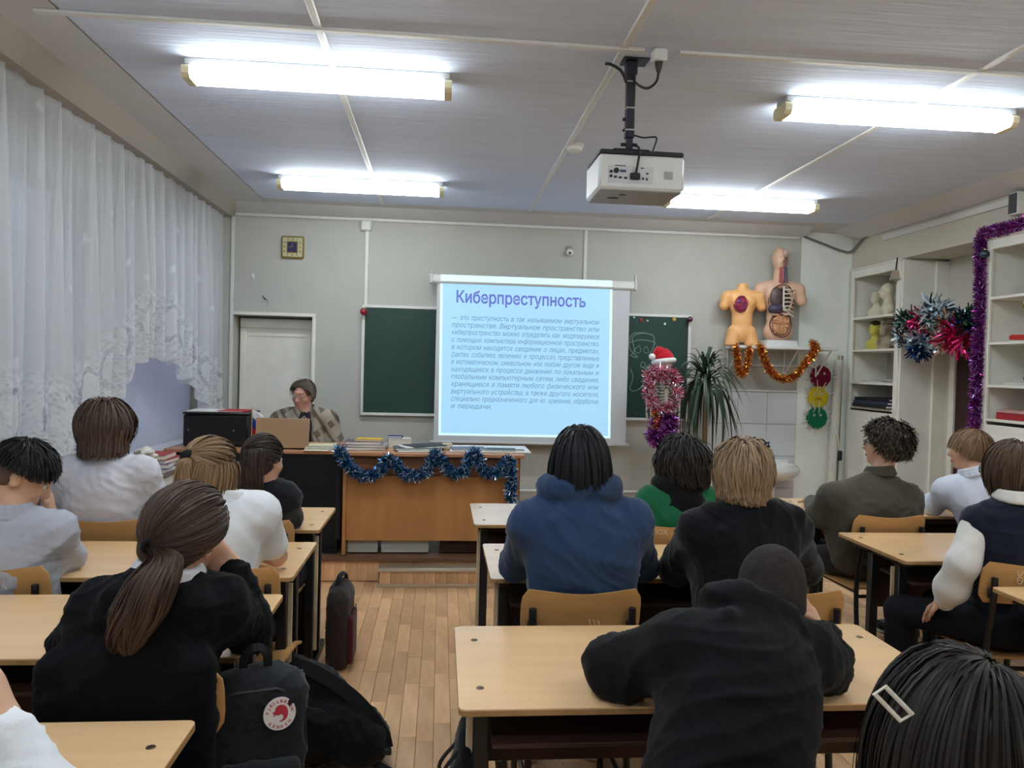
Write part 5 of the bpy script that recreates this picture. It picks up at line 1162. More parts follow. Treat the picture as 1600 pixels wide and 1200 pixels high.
# dracaena
PLX = P(1098,740,6.85)[0]; pl_ = empty('dracaena_plant', (PLX,6.85,0), 0, 'tall dracaena with long drooping narrow leaves beside the chalkboard', 'plant')
tc_ = P(1098,580,6.85)[2]; MB().tube(spline([(0,0,.25),(.01,0,.7),(0,.0,tc_-.05)],6), [.03]*6+[.024]*7, 8).build('stem', mat('bark', (120,104,80), .8, bump=.5, bscale=40), pl_)
MB().lathe([(.12,0),(.15,.26),(.16,.28),(.145,.28),(.13,.24),(0,.24)],24).build('pot', mat('pot', (150,90,66), .6), pl_)
m_dr = mat('dracaena_leaf', (52,70,54), .42, .35, rnd=('object', .35)); meshes = []
for k_ in range(8):
    L_ = .42+.06*(k_%5); dr = .35+.18*k_; b = MB()
    def f(u, v, L_=L_, dr=dr):
        w_ = .013*math.sin(min(1,.12+v*.95)*math.pi)**.55; r_ = L_*.62*(1-math.exp(-2.2*v)); z = .30*v-dr*v*v*.62
        return (r_, (u-.5)*2*w_, z-.004*(1-abs(u-.5)*2))
    b.grid(f, 2, 12); me_ = b.mesh('leaf', False); me_.materials.append(m_dr); me_.polygons.foreach_set('use_smooth', [True]*len(me_.polygons)); meshes.append(me_)
for i in range(135):
    hh = random.random(); o = link('leaf', meshes[min(7, int((1-hh)*8))], None, pl_, (random.uniform(-.02,.02),random.uniform(-.02,.02),tc_-.22+.24*hh)); o.rotation_euler = (0,random.uniform(-.3,.25)-.35*hh,i*2.4+random.uniform(-.3,.3))
    s_ = random.uniform(.8,1.15); o.scale = (s_,1,s_)
for i in range(5):
    o = link('leaf', meshes[0], None, pl_, (0,0,tc_-.02)); o.rotation_euler = (0,-1.0-.1*i,i*1.3); o.scale = (.75,.8,.8)
sp_c = PX(1594,284,XR-.06); t = empty('wall_speaker', (XR,sp_c[1],2.80), 0, 'small white speaker high on the right wall at the edge of the view', 'speaker')
MB().box((-.11,-.05,-.08),(-.03,.05,.08),.008).build('speaker_body', m_trim, t); MB().box((-.113,-.04,-.07),(-.108,.04,.07),.002).build('speaker_grille', mat('grille', (70,70,72), .6), t); MB().box((-.03,-.012,-.02),(0,.012,.09),.003).build('wall_mount', m_blk, t)
# ================================================================== PEOPLE
def tubes(paths, rad, ref=None):
    """paths (N,S,3), rad (N,S), ref (N,S,3) outward directions -> one mesh of fine hair strips lying along the surface"""
    N_, S_ = paths.shape[:2]; T = np.gradient(paths, axis=1); T /= np.linalg.norm(T, axis=2)[:,:,None]+1e-9
    if ref is None: ref = np.tile(np.array((.31,.23,.92)), (N_,S_,1))
    A = np.cross(T, ref); A /= np.linalg.norm(A, axis=2)[:,:,None]+1e-9
    tw = np.random.default_rng(5).normal(size=(N_,1,1))*.35; A = A+tw*np.cross(T, A)
    V = np.stack([paths-rad[:,:,None]*A, paths+rad[:,:,None]*A], 2)
    b = (np.arange(N_)[:,None]*S_+np.arange(S_-1)[None])*2; F = np.stack([b, b+1, b+3, b+2], -1).reshape(-1,4); return V.reshape(-1,3), F
def hframe(yaw, pitch=0, roll=0):
    y, p, r = math.radians(yaw), math.radians(pitch), math.radians(roll)
    f = V3(math.sin(y)*math.cos(p), math.cos(y)*math.cos(p), -math.sin(p)); a = V3(math.cos(y), -math.sin(y), 0); u = np.cross(a, f)
    a2 = math.cos(r)*a-math.sin(r)*u; u2 = math.sin(r)*a+math.cos(r)*u
    return np.stack([a2, f, u2], 1)          # columns right, forward, up
SKIN = lambda nm, c: mat('skin_'+nm, c, .5, .35, var=.04, vscale=14, bump=.05, bscale=160)
def hair_mat(nm, c, amt=.42): return mat('hair_'+nm, c, .5, .26, rnd=('island', min(amt, .26)))
def sim_hair(n, L, seed, crown=(0,-.035,.1), vol=.012, grav=.5, curl=0.0, cfreq=60, tuck=0.0, part=0.0, zmin=-.6, fr=1.1, steps=16, tie=None, jit=.12, rad=.006, er=(.080,.100,.098), keep=None, sweep=.5, shell_end=-.06, zcut=-9.0):
    n = int(n*5.0); rad = rad*.42; steps = max(8, int(steps*.75)); r = np.random.default_rng(seed); P0 = r.normal(size=(n*5,3)); P0 /= np.linalg.norm(P0, axis=1)[:,None]
    ok = (P0[:,2] > zmin+fr*np.maximum(0, P0[:,1]+.15)/1.15)
    if keep is not None: ok &= keep(P0)
    P0 = P0[ok][:n]; n = len(P0); E = np.array(er); lay = r.uniform(.0,vol,n)[:,None]; Ls = L*r.uniform(.85,1.1,n)
    p = P0*(E+lay*.4)+np.array((0,-.012,.018)); cr = np.array(crown); v = p-cr; nrm = P0/E; nrm /= np.linalg.norm(nrm, axis=1)[:,None]
    v -= nrm*(v*nrm).sum(1)[:,None]; v[:,0] += np.sign(P0[:,0]-part)*sweep*np.maximum(0, P0[:,1])*.12; v /= np.linalg.norm(v, axis=1)[:,None]+1e-6
    out = [p.copy()]; ds = (Ls/(steps-1))[:,None]; c0 = np.array((0,-.012,.018)); ph = r.uniform(0,6.28,n)
    zc_ = (zcut+r.uniform(-.012,.012,n))[:,None]; alive = np.ones((n,1), bool)
    for i in range(1, steps):
        pold = p.copy()
        if tie is not None:
            d = np.array(tie)-p; dist = np.linalg.norm(d, axis=1)[:,None]; v = d/(dist+1e-6); p = p+v*np.minimum(dist, dist/(steps-i))
        else:
            v = v+np.array((0,0,-1))*grav*.35+r.normal(size=(n,3))*jit*.35
            rr = p.copy(); rr[:,2] = 0; rr[:,1] += .012
            v -= rr*tuck*8*(i/steps)
            v /= np.linalg.norm(v, axis=1)[:,None]; p = p+v*ds
        q = p-c0; k = np.linalg.norm(q/(E+lay), axis=1)[:,None]; inside = (k < 1)&((q[:,2:3] > shell_end) | (tie is not None)); p = np.where(inside, c0+q/np.maximum(k,.2), p)
        low = (q[:,2:3] <= shell_end)&(np.linalg.norm(q[:,:2]/(E[:2]*.8+lay[:,:1]), axis=1)[:,None] < 1)
        kk = np.linalg.norm(q[:,:2]/(E[:2]*.8+lay[:,:1]), axis=1)[:,None]; p = np.where(low & (tie is None), np.concatenate([c0[:2]+q[:,:2]/np.maximum(kk,.3), p[:,2:3]], 1), p)
        alive &= p[:,2:3] > zc_; p = np.where(alive, p, pold); w_ = p.copy()
        if curl: 
            t = i*L/steps; w_ += curl*np.stack([np.cos(ph+t*cfreq), np.sin(ph*1.3+t*cfreq), np.sin(ph+t*cfreq*.8)], 1)*min(1, i/3)
        out.append(w_)
    paths = np.stack(out, 1); s = np.linspace(0,1,steps); prof = np.clip(1.15-s**3, .25, 1)
    if tie is not None: prof = np.ones(steps)*.9
    return paths, rad*r.uniform(.6,1.3,n)[:,None]*prof[None]
def head_cap(hc, R, s, er=(.0785,.0985,.0965), low=-.075, face=(.12,-.055), thick=1.0):
    q = lambda x, y, z: hc+R@(np.array((x,y,z))*s); S = SDF(); e = np.array(er)*s*thick
    S.ell(q(0,-.012,.018), e, R, .01); S.ell(q(0,-.055,-.045), np.array((.062,.045,.05))*s, R, .03); S.cut(q(0,0,low), -R[:,2], .01); S.ell(q(0,face[0],face[1]), np.array((.088,.098,.115))*s, R, .012, 's'); 
    for g in (-1,1): S.ell(q(g*.09,.02,-.03), np.array((.03,.035,.045))*s, R, .01, 's')
    return S
def hand(S, w, d, n, s=1.0, curl=.5, thumb=1, k=.005, spread=.10):
    d = unit(d); n = unit(n-d*np.dot(n, d)); sd = np.cross(d, n)
    S.cap(w-d*.02*s, w+d*.02*s, .027*s, .028*s, .015); Rm = np.stack([sd, d, n], 1); S.box(w+d*.052*s, (.040*s,.048*s,.015*s), Rm, .014*s, .012)
    for i, L in enumerate((.074,.082,.076,.060)):
        o = (-.0305+.0203*i)*thumb*-1; b = w+(d*.093+sd*o)*s; a = math.radians(8)+curl*.3; dd = unit(d+sd*(o/.03)*spread); p = b
        for j, f in enumerate((.45,.31,.24)):
            dn = unit(math.cos(a)*dd+math.sin(a)*n); q = p+dn*L*f*s; S.cap(p, q, (.0095-.0008*j)*s, (.009-.0008*j)*s, k); p = q; a += curl*.75
    p = w+(d*.022+sd*thumb*.03)*s; dn = unit(d*.65+sd*thumb*.75+n*.35); q = p+dn*.042*s; S.cap(p, q, .014*s, .011*s, .012); dn = unit(d*.9+sd*thumb*.35+n*.35); q2 = q+dn*.034*s; S.cap(q, q2, .011*s, .009*s, k)
def head_sdf(S, hc, R, s, nb):
    q = lambda x, y, z: hc+R@(np.array((x,y,z))*s); e = lambda *r: np.array(r)*s
    S.ell(q(0,-.012,.018), e(.073,.092,.090), R, .02); S.ell(q(0,.028,-.045), e(.056,.06,.075), R, .03); S.ell(q(0,.062,-.100), e(.026,.022,.018), R, .02)
    for g in (-1,1):
        S.ell(q(g*.04,.05,-.03), e(.024,.03,.026), R, .02); S.ell(q(g*.031,.092,.004), e(.018,.014,.011), R, .008, 's')
        S.ell(q(g*.076,-.006,-.012), e(.008,.019,.030), R, .008); S.ell(q(g*.083,-.002,-.008), e(.006,.009,.015), R, .004, 's')
    S.ell(q(0,.074,.024), e(.045,.018,.010), R, .012); S.cap(q(0,.082,.008), q(0,.104,-.036), .009*s, .0135*s, .012); S.ell(q(0,.090,-.040), e(.018,.012,.009), R, .008)
    S.ell(q(0,.082,-.066), e(.022,.010,.006), R, .006); S.ell(q(0,.080,-.076), e(.020,.010,.006), R, .006)
    S.cap(q(0,-.018,-.06), nb, .051*s, .056*s, .025)
def eyes(t, hc, R, s, iris=(70,60,50)):
    q = lambda x, y, z: hc+R@(np.array((x,y,z))*s)
    for g in (-1,1):
        e = MB().ball(q(g*.031,.0785,.002), .0098*s, 12, 8).build('eye', mat('eyeball', (225,222,218), .2), t, world=True); MB().ball(q(g*.031,.0852,.002), .0048*s, 10, 6).build('iris', mat('iris_%d' % iris[0], iris, .2), e, world=True)
    MB().ball(q(0,.088,-.0705), .01, 12, 6, R, (.021*s,.006*s,.008*s)).build('lips', mat('lips', (186,116,108), .45), t, world=True)
def torso_frame(sl, sr, pv):
    sm = (sl+sr)/2; up = unit(sm-pv); a = unit(sr-sl); a = unit(a-up*np.dot(a, up)); f = np.cross(up, a); return sm, up, a, f, np.stack([a, f, up], 1), np.linalg.norm(sr-sl)/2, np.linalg.norm(sm-pv)
def person(sp):
    t = empty('person', (sp['pv'][0], sp['pv'][1], 0), 0, sp['label'], 'person')
    A = lambda k: np.array(sp[k], float)
    hc, sl, sr, pv = A('head'), A('sl'), A('sr'), A('pv'); s = sp.get('hs', 1.0); R = hframe(*sp['look']); sm, up, a, f, RT, hw, L = torso_frame(sl, sr, pv)
    nb = np.array(sp['nb']) if 'nb' in sp else sm+up*.045-f*.005
    skin = SKIN(*sp.get('skin', ('light', (208,164,136)))); B = SDF(); head_sdf(B, hc, R, s, nb)
    th = sp.get('thick', 1.0)
    B.ell(pv+up*L*.70, (hw*.82,.095,.19), RT, .06); B.ell(pv+up*L*.32, (hw*.72,.09,.18), RT, .06); B.ell(pv, (hw*.78,.10,.10), RT, .05); B.cap(sl, sr, .045, .045, .04)
    arms = [(sl, A('el'), A('wl'), sp.get('hl')), (sr, A('er'), A('wr'), sp.get('hr'))]
    for i, (s0, e0, w0, hd) in enumerate(arms):
        B.cap(s0, e0, .045, .038, .02); B.cap(e0, w0, .040, .027, .015)
        if hd: hand(B, w0, np.array(hd[0]), np.array(hd[1]), .98, hd[2], hd[3] if len(hd) > 3 else (1 if i == 0 else -1))
        else: d_ = unit(w0-e0); hand(B, w0+d_*.015, d_, V3(0,0,-1), .95, .35, 1 if i == 0 else -1)
    ly = math.radians(sp.get('legyaw', 0)); lf = V3(math.sin(ly), math.cos(ly), 0); la = V3(math.cos(ly), -math.sin(ly), 0); hips = [pv+la*g*.085+V3(0,0,-.02) for g in (-1,1)]; ll = sp.get('leglen', .40); legs = []
    for g, h in zip((-1,1), hips):
        kn = h+lf*ll+la*g*.05; kn[2] = .50; an = kn+lf*sp.get('footfwd', .0); an[2] = .09; legs.append((h, kn, an)); B.cap(h, kn, .075, .052, .03); B.cap(kn, an, .05, .035, .015); B.cap(an+V3(0,0,-.045), an+lf*.13+V3(0,0,-.055), .03, .026, .02)
    sdf_obj('body', B, sp.get('bh', .0115), skin, t); eyes(t, hc, R, s)
    # clothes
    T = SDF(); w = sp.get('loose', .0); cd = .118*th
    def trunk_(T):
        T.box(pv+up*(L*.56), (hw*.98+w,cd*.92+w*.4,L*.47), RT, .095, .06); T.ell(pv+up*L*.72-f*.01, (hw*.92+w,cd+w*.5,.20), RT, .06); T.ell(pv+up*L*.02, (hw*.90+w,cd*1.06,.14), RT, .06); T.cap(sl-up*.012, sr-up*.012, .056, .056, .06)
    trunk_(T)
    for s0 in (sl, sr): T.cap(nb-up*.02, s0, .045, .052, .06)
    ar = sp.get('arm', (.062,.054,.05,.042))
    for s0, e0, w0, hd in arms:
        if sp.get('sleeve', 'long') == 'none': continue
        T.cap(s0+(e0-s0)*.08, e0, ar[0]*.94, ar[1], .065)
        if sp.get('sleeve', 'long') == 'long': T.cap(e0, w0, ar[2], ar[3], .025); d_ = unit(w0-e0)
        else: pass
    if sp.get('sleeve') == 'short':
        T = SDF(); T.ops = []
        trunk_(T)
        for s0 in (sl, sr): T.cap(nb-up*.02, s0, .042, .050, .06)
        for s0, e0, w0, hd in arms: T.cap(s0, s0+(e0-s0)*sp.get('slen', .62), sp.get('srad', .062)-.004, sp.get('srad', .062), .05)
        for s0, e0, w0, hd in arms: pass
    if 'extra' in sp: sp['extra'](T, dict(nb=nb, up=up, a=a, f=f, RT=RT, sm=sm, sl=sl, sr=sr, pv=pv, hw=hw, L=L, hc=hc, R=R, arms=arms))
    # neck opening and hem
    T.cap(nb-up*.04, nb+up*.16+(hc-nb)*.2, .050, .056, .008, 's') if sp.get('neckhole', True) else None
    T.cut(pv-up*.09, -up, .01)
    if sp.get('sleeve') == 'short':
        pass
    sdf_obj(sp.get('top_name', 'sweater'), T, sp.get('th_', .0095), sp['top'], t, sp.get('wk', (.006, 11, sp.get('seed', 1))))
    LG = SDF(); LG.ell(pv+V3(0,0,-.01), (.165,.13,.105), RT, .04)
    for h, kn, an in legs: LG.cap(h, kn, .088, .066, .04); LG.cap(kn, an+V3(0,0,-.0), .064, .05, .02)
    LG.cut((0,0,.06), (0,0,-1)); sdf_obj('trousers', LG, .0145, sp.get('pants', mat('dark_trousers', (26,27,34), .8, .15)), t, (.004, 11, 5))
    for h, kn, an in legs:
        S = SDF(); S.cap(an+V3(0,0,-.045)-lf*.03, an+lf*.15+V3(0,0,-.052), .042, .038, .03); S.cap(an, an+V3(0,0,-.03), .045, .045, .02); S.cut((0,0,.002), (0,0,-1)); sh_ = sdf_obj('shoe', S, .012, sp.get('shoe', mat('black_shoe', (24,24,26), .5)), t)
        S = SDF(); S.cap(an+V3(0,0,-.078)-lf*.03, an+lf*.15+V3(0,0,-.078), .047, .043, .01); S.cut((0,0,.018), (0,0,1)); S.cut((0,0,.0), (0,0,-1)); sdf_obj('sole', S, .012, sp.get('sole', mat('sole_white', (205,205,200), .6)), sh_)
    if 'hair' in sp: sp['hair'](t, hc, R, s, sp)
    if 'more' in sp: sp['more'](t, dict(nb=nb, up=up, a=a, f=f, RT=RT, sm=sm, sl=sl, sr=sr, pv=pv, hw=hw, L=L, hc=hc, R=R, s=s, arms=arms))
    return t
def hair_obj(t, hc, R, s, m_, cap=None, locks=(), name='hair', world_locks=()):
    Vs, Fs, o = [], [], 0
    if cap is not None: V, F = cap.surf(.009); V = wrinkle(V, F, .0012, 60, 3, (1,1,.25)); Vs.append(V); Fs.append(F); o += len(V)
    for paths, rad in locks:
        W = hc+(paths*s)@R.T; V, F = tubes(W, rad*s, W-hc+R[:,2]*.02); Vs.append(V); Fs.append(F+o); o += len(V)
    for paths, rad in world_locks: V, F = tubes(paths, rad, paths-paths.mean(0)[None]+V3(0,-.02,0)); Vs.append(V); Fs.append(F+o); o += len(V)
    ob = link(name, npmesh(name, np.concatenate(Vs), np.concatenate(Fs), m_)); world_child(ob, t); return ob
def tail_locks(guide, width, n, seed, rad=.0055, steps=22, wav=.006, flat=.7):
    n = int(n*4.2); rad = rad*.45; r = np.random.default_rng(seed); g = np.array(spline(guide, 8)); s_ = np.linspace(0,1,len(g)); ss = np.linspace(0,1,steps); G = np.stack([np.interp(ss, s_, g[:,i]) for i in range(3)], 1)
    wd = np.interp(ss, np.linspace(0,1,len(width)), width); an = r.uniform(0,6.28,n); rr = np.sqrt(r.uniform(0,1,n)); off = np.stack([rr*np.cos(an), rr*np.sin(an)*flat, np.zeros(n)], 1)
    P_ = G[None]+off[:,None,:]*wd[None,:,None]; ph = r.uniform(0,6.28,(n,1)); P_ = P_+wav*np.stack([np.sin(ph+ss*9+an[:,None]), np.cos(ph*1.7+ss*8), 0*ss+0*ph], 2)*ss[None,:,None]
    lens = r.uniform(.78,1.0,n); idx = ss[None]*lens[:,None]; Q = np.stack([np.stack([np.interp(idx[k], ss, P_[k,:,i]) for i in range(3)], 1) for k in range(n)])
    return Q, rad*r.uniform(.6,1.3,n)[:,None]*np.clip(1.1-ss**4, .2, 1)[None]
def fabric(nm, c, **k): return mat('cloth_'+nm, c, .88, .12, var=.06, vscale=7, bump=.3, bscale=240, sheen=k.pop('sheen', .15), dist=.0015, **k)
def hood(T, d, w=.10, r=.032, drop=.10, back=.085, lift=.02, pouch=(.105,.036,.075)):
    nb, up, a, f = d['nb'], d['up'], d['a'], d['f']
    pts = [nb+a*math.sin(u)*w+(-f)*(math.cos(u)*back*.9-.015)+up*(lift+.012*math.cos(u)) for u in np.linspace(-2.2,2.2,11)]
    T.chain(pts, [r*.6]+[r]*9+[r*.6], .03); T.ell(nb-f*(back*.95)-up*drop*.55, pouch, d['RT'], .035); T.chain([nb-f*(back+.012)+a*x-up*(.045+.9*(.11**2-x*x)*4) for x in np.linspace(-pouch[0]*.85,pouch[0]*.85,7)], [.014]*7, .016)
def collar_ring(t, d, m_, r=.062, h=.035, th=.010, name='collar', open_=0.5, tilt=.4):
    nb, up, a, f = d['nb'], d['up'], d['a'], d['f']; S = SDF()
    us = np.linspace(-math.pi+open_, math.pi-open_, 15); ax = unit(up+ (d['hc']-nb)*2)
    for lv in (0, .5, 1): 
        pts = [nb+a*math.sin(u)*(r+.012*(1-lv))+(-f)*math.cos(u)*(r+.012*(1-lv))+up*(.012+h*lv*(.75+.25*math.cos(u))) for u in us]; S.chain(pts, [th]*len(pts), .006)
    return sdf_obj(name, S, .0055, m_, t)

# ---- hairdos
def h_bob(c, nm, n=520, L=.23, seed=1, **k):
    def go(t, hc, R, s, sp): hair_obj(t, hc, R, s, hair_mat(nm, c, k.pop('amt', .42)), head_cap(hc, R, s, low=-.10, face=k.pop('face', (.12,-.055))), [sim_hair(n, L, seed, **k)])
    return go
def h_pony(c, nm, tie, guide, width, seed=1, n=420, tail=260, tie_m=None, hang=None, wav=.006, tierad=.016):
    def go(t, hc, R, s, sp):
        ob = hair_obj(t, hc, R, s, hair_mat(nm, c), head_cap(hc, R, s, er=(.080,.100,.098)), [sim_hair(n, .2, seed, tie=tie, vol=.010, zmin=-.62, fr=1.05, rad=.0052)]+([hang] if hang else []))
        W = hc+R@(np.array(tie)*s); tl = hair_obj(t, hc, R, s, hair_mat(nm, c), None, [], 'ponytail', [tail_locks([W]+[np.array(g) for g in guide], width, tail, seed+5, wav=wav)])
        d0 = unit(np.array(guide[0])-W); x = unit(np.cross(d0, V3(.2,.3,1))); y = np.cross(d0, x)
        MB().tube([W+d0*.008+tierad*(x*math.cos(u)+y*math.sin(u)) for u in np.linspace(0,2*math.pi,14,endpoint=False)], .008, 8, closed=True).build('hair_tie', tie_m or mat('hair_tie', (20,20,22), .8), t, world=True)
    return go
def on_desk(p, z=.80): p = np.array(p, float); p[2] = max(p[2], z); return p
def gl(t, d, col=(30,28,28), fr_=.0022):
    hc, R, s = d['hc'], d['R'], d['s']; q = lambda x, y, z: hc+R@(np.array((x,y,z))*s); g0 = empty('glasses', (0,0,0)); g0.parent = None; COL.objects.unlink(g0); bpy.data.objects.remove(g0)
    b = MB()
    for g in (-1,1):
        b.tube([q(g*.033+.026*np.sign(math.cos(u))*abs(math.cos(u))**.6, .104-.006*abs(math.cos(u)), -.003+.014*np.sign(math.sin(u))*abs(math.sin(u))**.6) for u in np.linspace(0,2*math.pi,18,endpoint=False)], fr_, 6, closed=True); b.tube([q(g*.058,.098,.002), q(g*.074,.05,.004), q(g*.082,-.005,.004), q(g*.080,-.025,-.012)], fr_, 6)
    b.tube([q(-.009,.108,.002), q(0,.111,.004), q(.009,.108,.002)], fr_, 6); o = b.build('glasses', mat('glasses_%d' % col[0], col, .3), t, world=True)
    b = MB()
    for g in (-1,1): b.add([q(g*.033+.024*math.cos(u), .1035-.006*abs(math.cos(u)), -.003+.013*math.sin(u)) for u in np.linspace(0,2*math.pi,16,endpoint=False)], [tuple(range(16))])
    b.build('lenses', mat('lens_glass', (235,240,240), .05, .5, alpha=.12), o, smooth=False, fix=False, world=True)

PPL = {}
# 1 teacher
y = 6.42; H = P(474,616,y)
def plaid():
    m = mat('plaid_shawl', (150,138,118), .9, .1); nt = m.node_tree; N, L = nt.nodes, nt.links; tc = N.new('ShaderNodeTexCoord'); cols = []
    b = N['Principled BSDF']; prev = None
    for rot, sc, c in (((0,0.6,0),5.2,(70,62,58)),((0,2.15,0.2),4.4,(84,72,64)),((0,.6,0),9.4,(158,148,132))):
        mp = N.new('ShaderNodeMapping'); mp.inputs['Rotation'].default_value = rot; L.new(tc.outputs['Object'], mp.inputs['Vector']); wv = N.new('ShaderNodeTexWave'); wv.inputs['Scale'].default_value = sc/2; wv.inputs['Distortion'].default_value = .6; wv.bands_direction = 'X'; L.new(mp.outputs[0], wv.inputs['Vector'])
        rp = N.new('ShaderNodeValToRGB'); rp.color_ramp.elements[0].position = .60; rp.color_ramp.elements[1].position = .72; L.new(wv.outputs['Fac'], rp.inputs[0])
        mx = N.new('ShaderNodeMix'); mx.data_type = 'RGBA'; mx.inputs['B'].default_value = lin(c); mm_ = N.new('ShaderNodeMath'); mm_.operation = 'MULTIPLY'; mm_.inputs[1].default_value = .75; L.new(rp.outputs[0], mm_.inputs[0]); L.new(mm_.outputs[0], mx.inputs['Factor'])
        if prev is None: mx.inputs['A'].default_value = lin((156,148,134))
        else: L.new(prev, mx.inputs['A'])
        prev = mx.outputs['Result']
    L.new(prev, b.inputs['Base Color']); return m
def shawl(t, d):
    S = SDF(); nb, up, a, f, sl, sr, RT, pv, L = [d[k] for k in ('nb','up','a','f','sl','sr','RT','pv','L')]
    for s0, g in ((sl,-1),(sr,1)):
        S.cap(nb-f*.03+up*.02, s0+up*.0, .055, .085, .05); S.cap(s0, s0-up*.30+a*g*.06+f*.04, .09, .12, .05); S.cap(nb+a*g*.07+f*.03, pv+up*L*.2+a*g*.12+f*.12, .055, .075, .03)
    S.ell(pv+up*L*.62-f*.05, (d['hw']*1.05,.12,.28), RT, .05); S.cap(nb+f*.06-up*.02, pv+f*.2+up*.05+a*.01, .045, .085, .02, 's'); S.cap(nb-up*.06, nb+up*.14, .058, .062, .01, 's'); S.cut(pv-up*.05, -up)
    sdf_obj('shawl', S, .010, plaid(), t, (.010, 11, 4, (1,1,.4)))
def teach_more(t, d): shawl(t, d); gl(t, d, (110,70,60), .0014); b = MB(); [b.ball(d['nb']+d['f']*(.085)+d['up']*(-.02-.012*abs(i-4))+d['a']*(.012*(i-4)), .006, 8, 6) for i in range(9)]; o = b.build('necklace', mat('beads', (200,190,180), .3), t, world=True); o['kind'] = 'stuff'
sm = P(475,652,y+.02)
person(dict(label='older woman with glasses and a plaid shawl, seated behind the laptop', head=H, look=(200,8,-6), hs=1.03, sl=P(511,658,y), sr=P(441,658,y), nb=P(478,645,y), pv=V3(P(476,700,y)[0],y+.03,.62), el=P(528,720,y-.1), er=P(424,720,y-.1), wl=P(505,725,y-.35), wr=P(450,725,y-.35), top=mat('dark_print_top', (34,34,48), .8, c2=(24,24,34), vscale=18), top_name='blouse', arm=(.05,.045,.042,.036), more=teach_more, legyaw=180, seed=3, th_=.011, bh=.0075, skin=('ruddy', (206,156,138)),
  hair=h_bob((104,92,80), 'greybrown', n=560, L=.048, seed=3, vol=.006, grav=.14, jit=.10, zmin=-.5, fr=1.42, rad=.0060, steps=10, sweep=1.5, crown=(.02,-.01,.1), zcut=-.06, face=(.125,-.03))))
# 2 boy in the grey shirt
y = 2.88
m_gs = fabric('greyshirt', (176,180,192)); c_ = lambda m_: (lambda t, d: collar_ring(t, d, m_))
hp = P(72,768,y+.06)
er = on_desk(P(108,878,3.0)); wr = P(78,812,3.04)
person(dict(label='boy with short black hair in a light grey shirt at the left edge', head=P(38,740,y), look=(70,32,8), sl=P(-42,830,2.83), sr=P(84,828,2.85), nb=P(14,806,2.83), pv=V3(P(25,900,2.88)[0],2.88,.56), el=on_desk(P(-70,885,2.92)), er=er, wl=on_desk(P(-20,880,3.1)), wr=P(78,812,3.04), hr=(unit(P(72,766,3.0)-P(78,812,3.04)), V3(-1,-.2,.2), .5), top=m_gs, top_name='shirt', more=c_(m_gs), seed=5, loose=.01, bh=.008,
  hair=lambda t, hc, R, s, sp: (hair_obj(t, hc, R, s, hair_mat('black', (24,22,22), .35), head_cap(hc, R, s, er=(.081,.100,.104), low=.025, face=(.125,-.075)), [sim_hair(620, .055, 8, crown=(0,-.05,.1), vol=.014, grav=.12, jit=.14, zmin=.22, fr=.3, rad=.0062, steps=8, zcut=.022)]), sdf_obj('hair_fade', head_cap(hc, R, s, er=(.0755,.0945,.094), low=-.055), .008, mat('fade', (96,76,66), .8), t))))
# 3 bob hair, white long-sleeved shirt
y = 3.68; m_ws = fabric('whiteshirt', (206,206,214))
person(dict(label='student with a brown bob in a white long-sleeved shirt, by the curtain', head=P(166,670,y), look=(14,5,-4), hs=1.04, sl=P(112,735,y-.02), sr=P(222,735,y), nb=P(166,715,y), pv=V3(P(160,860,y)[0],y+.02,.56), el=on_desk(P(86,800,3.74)), er=on_desk(P(250,795,3.76)), wl=on_desk(P(130,812,3.92)), wr=on_desk(P(212,812,3.95)), top=m_ws, top_name='shirt', more=c_(m_ws), seed=7, loose=.012,
  hair=h_bob((82,66,54), 'brownbob', n=640, L=.205, seed=9, vol=.036, grav=.4, jit=.10, tuck=.75, zcut=-.125, rad=.0068, zmin=-.4, crown=(.01,-.03,.1), sweep=.8)))
# 4 blonde girl, short sleeves
y = 2.88; m_w2 = fabric('whiteblouse', (226,230,234)); tie4 = (.0,-.095,.045)
hd4 = P(330,736,y)
def h4(t, hc, R, s, sp):
    m_ = hair_mat('darkblond', (138,110,80), .32); W = hc+R@(np.array(tie4)*s)
    hair_obj(t, hc, R, s, m_, head_cap(hc, R, s, low=-.10), [sim_hair(260, .2, 31, tie=tie4, vol=.016, zmin=.0, fr=.75, rad=.006), sim_hair(420, .24, 32, vol=.018, grav=.6, jit=.1, tuck=.3, keep=lambda p: p[:,2] < .35, rad=.006, sweep=.1)], world_locks=[tail_locks([W, W+V3(-.015,-.045,-.01), W+V3(-.02,-.05,-.08), W+V3(-.01,-.035,-.17)], [.01,.02,.03,.022], 90, 12)])
    S = SDF(); [S.ell(W+V3(dx,-.012,dz), (.028,.018,.02), roty(dx*20), .01) for dx, dz in ((-.018,.008),(.018,-.012),(0,0))]; sdf_obj('hair_bow', S, .005, mat('black_bow', (20,20,24), .8), t)
er4 = on_desk(P(432,868,3.0))
person(dict(label='blonde girl with a black hair bow in a white short-sleeved blouse', head=hd4, look=(30,10,6), sl=P(300,806,y-.02), sr=P(405,800,y), nb=P(352,785,y), pv=V3(P(345,900,y)[0],y,.56), el=on_desk(P(290,870,2.95)), er=er4, wl=on_desk(P(330,862,3.15)), wr=on_desk(P(372,862,3.12)), top=m_w2, top_name='blouse', sleeve='short', slen=.72, more=c_(m_w2), seed=11, hair=h4, bh=.0075, legyaw=0))
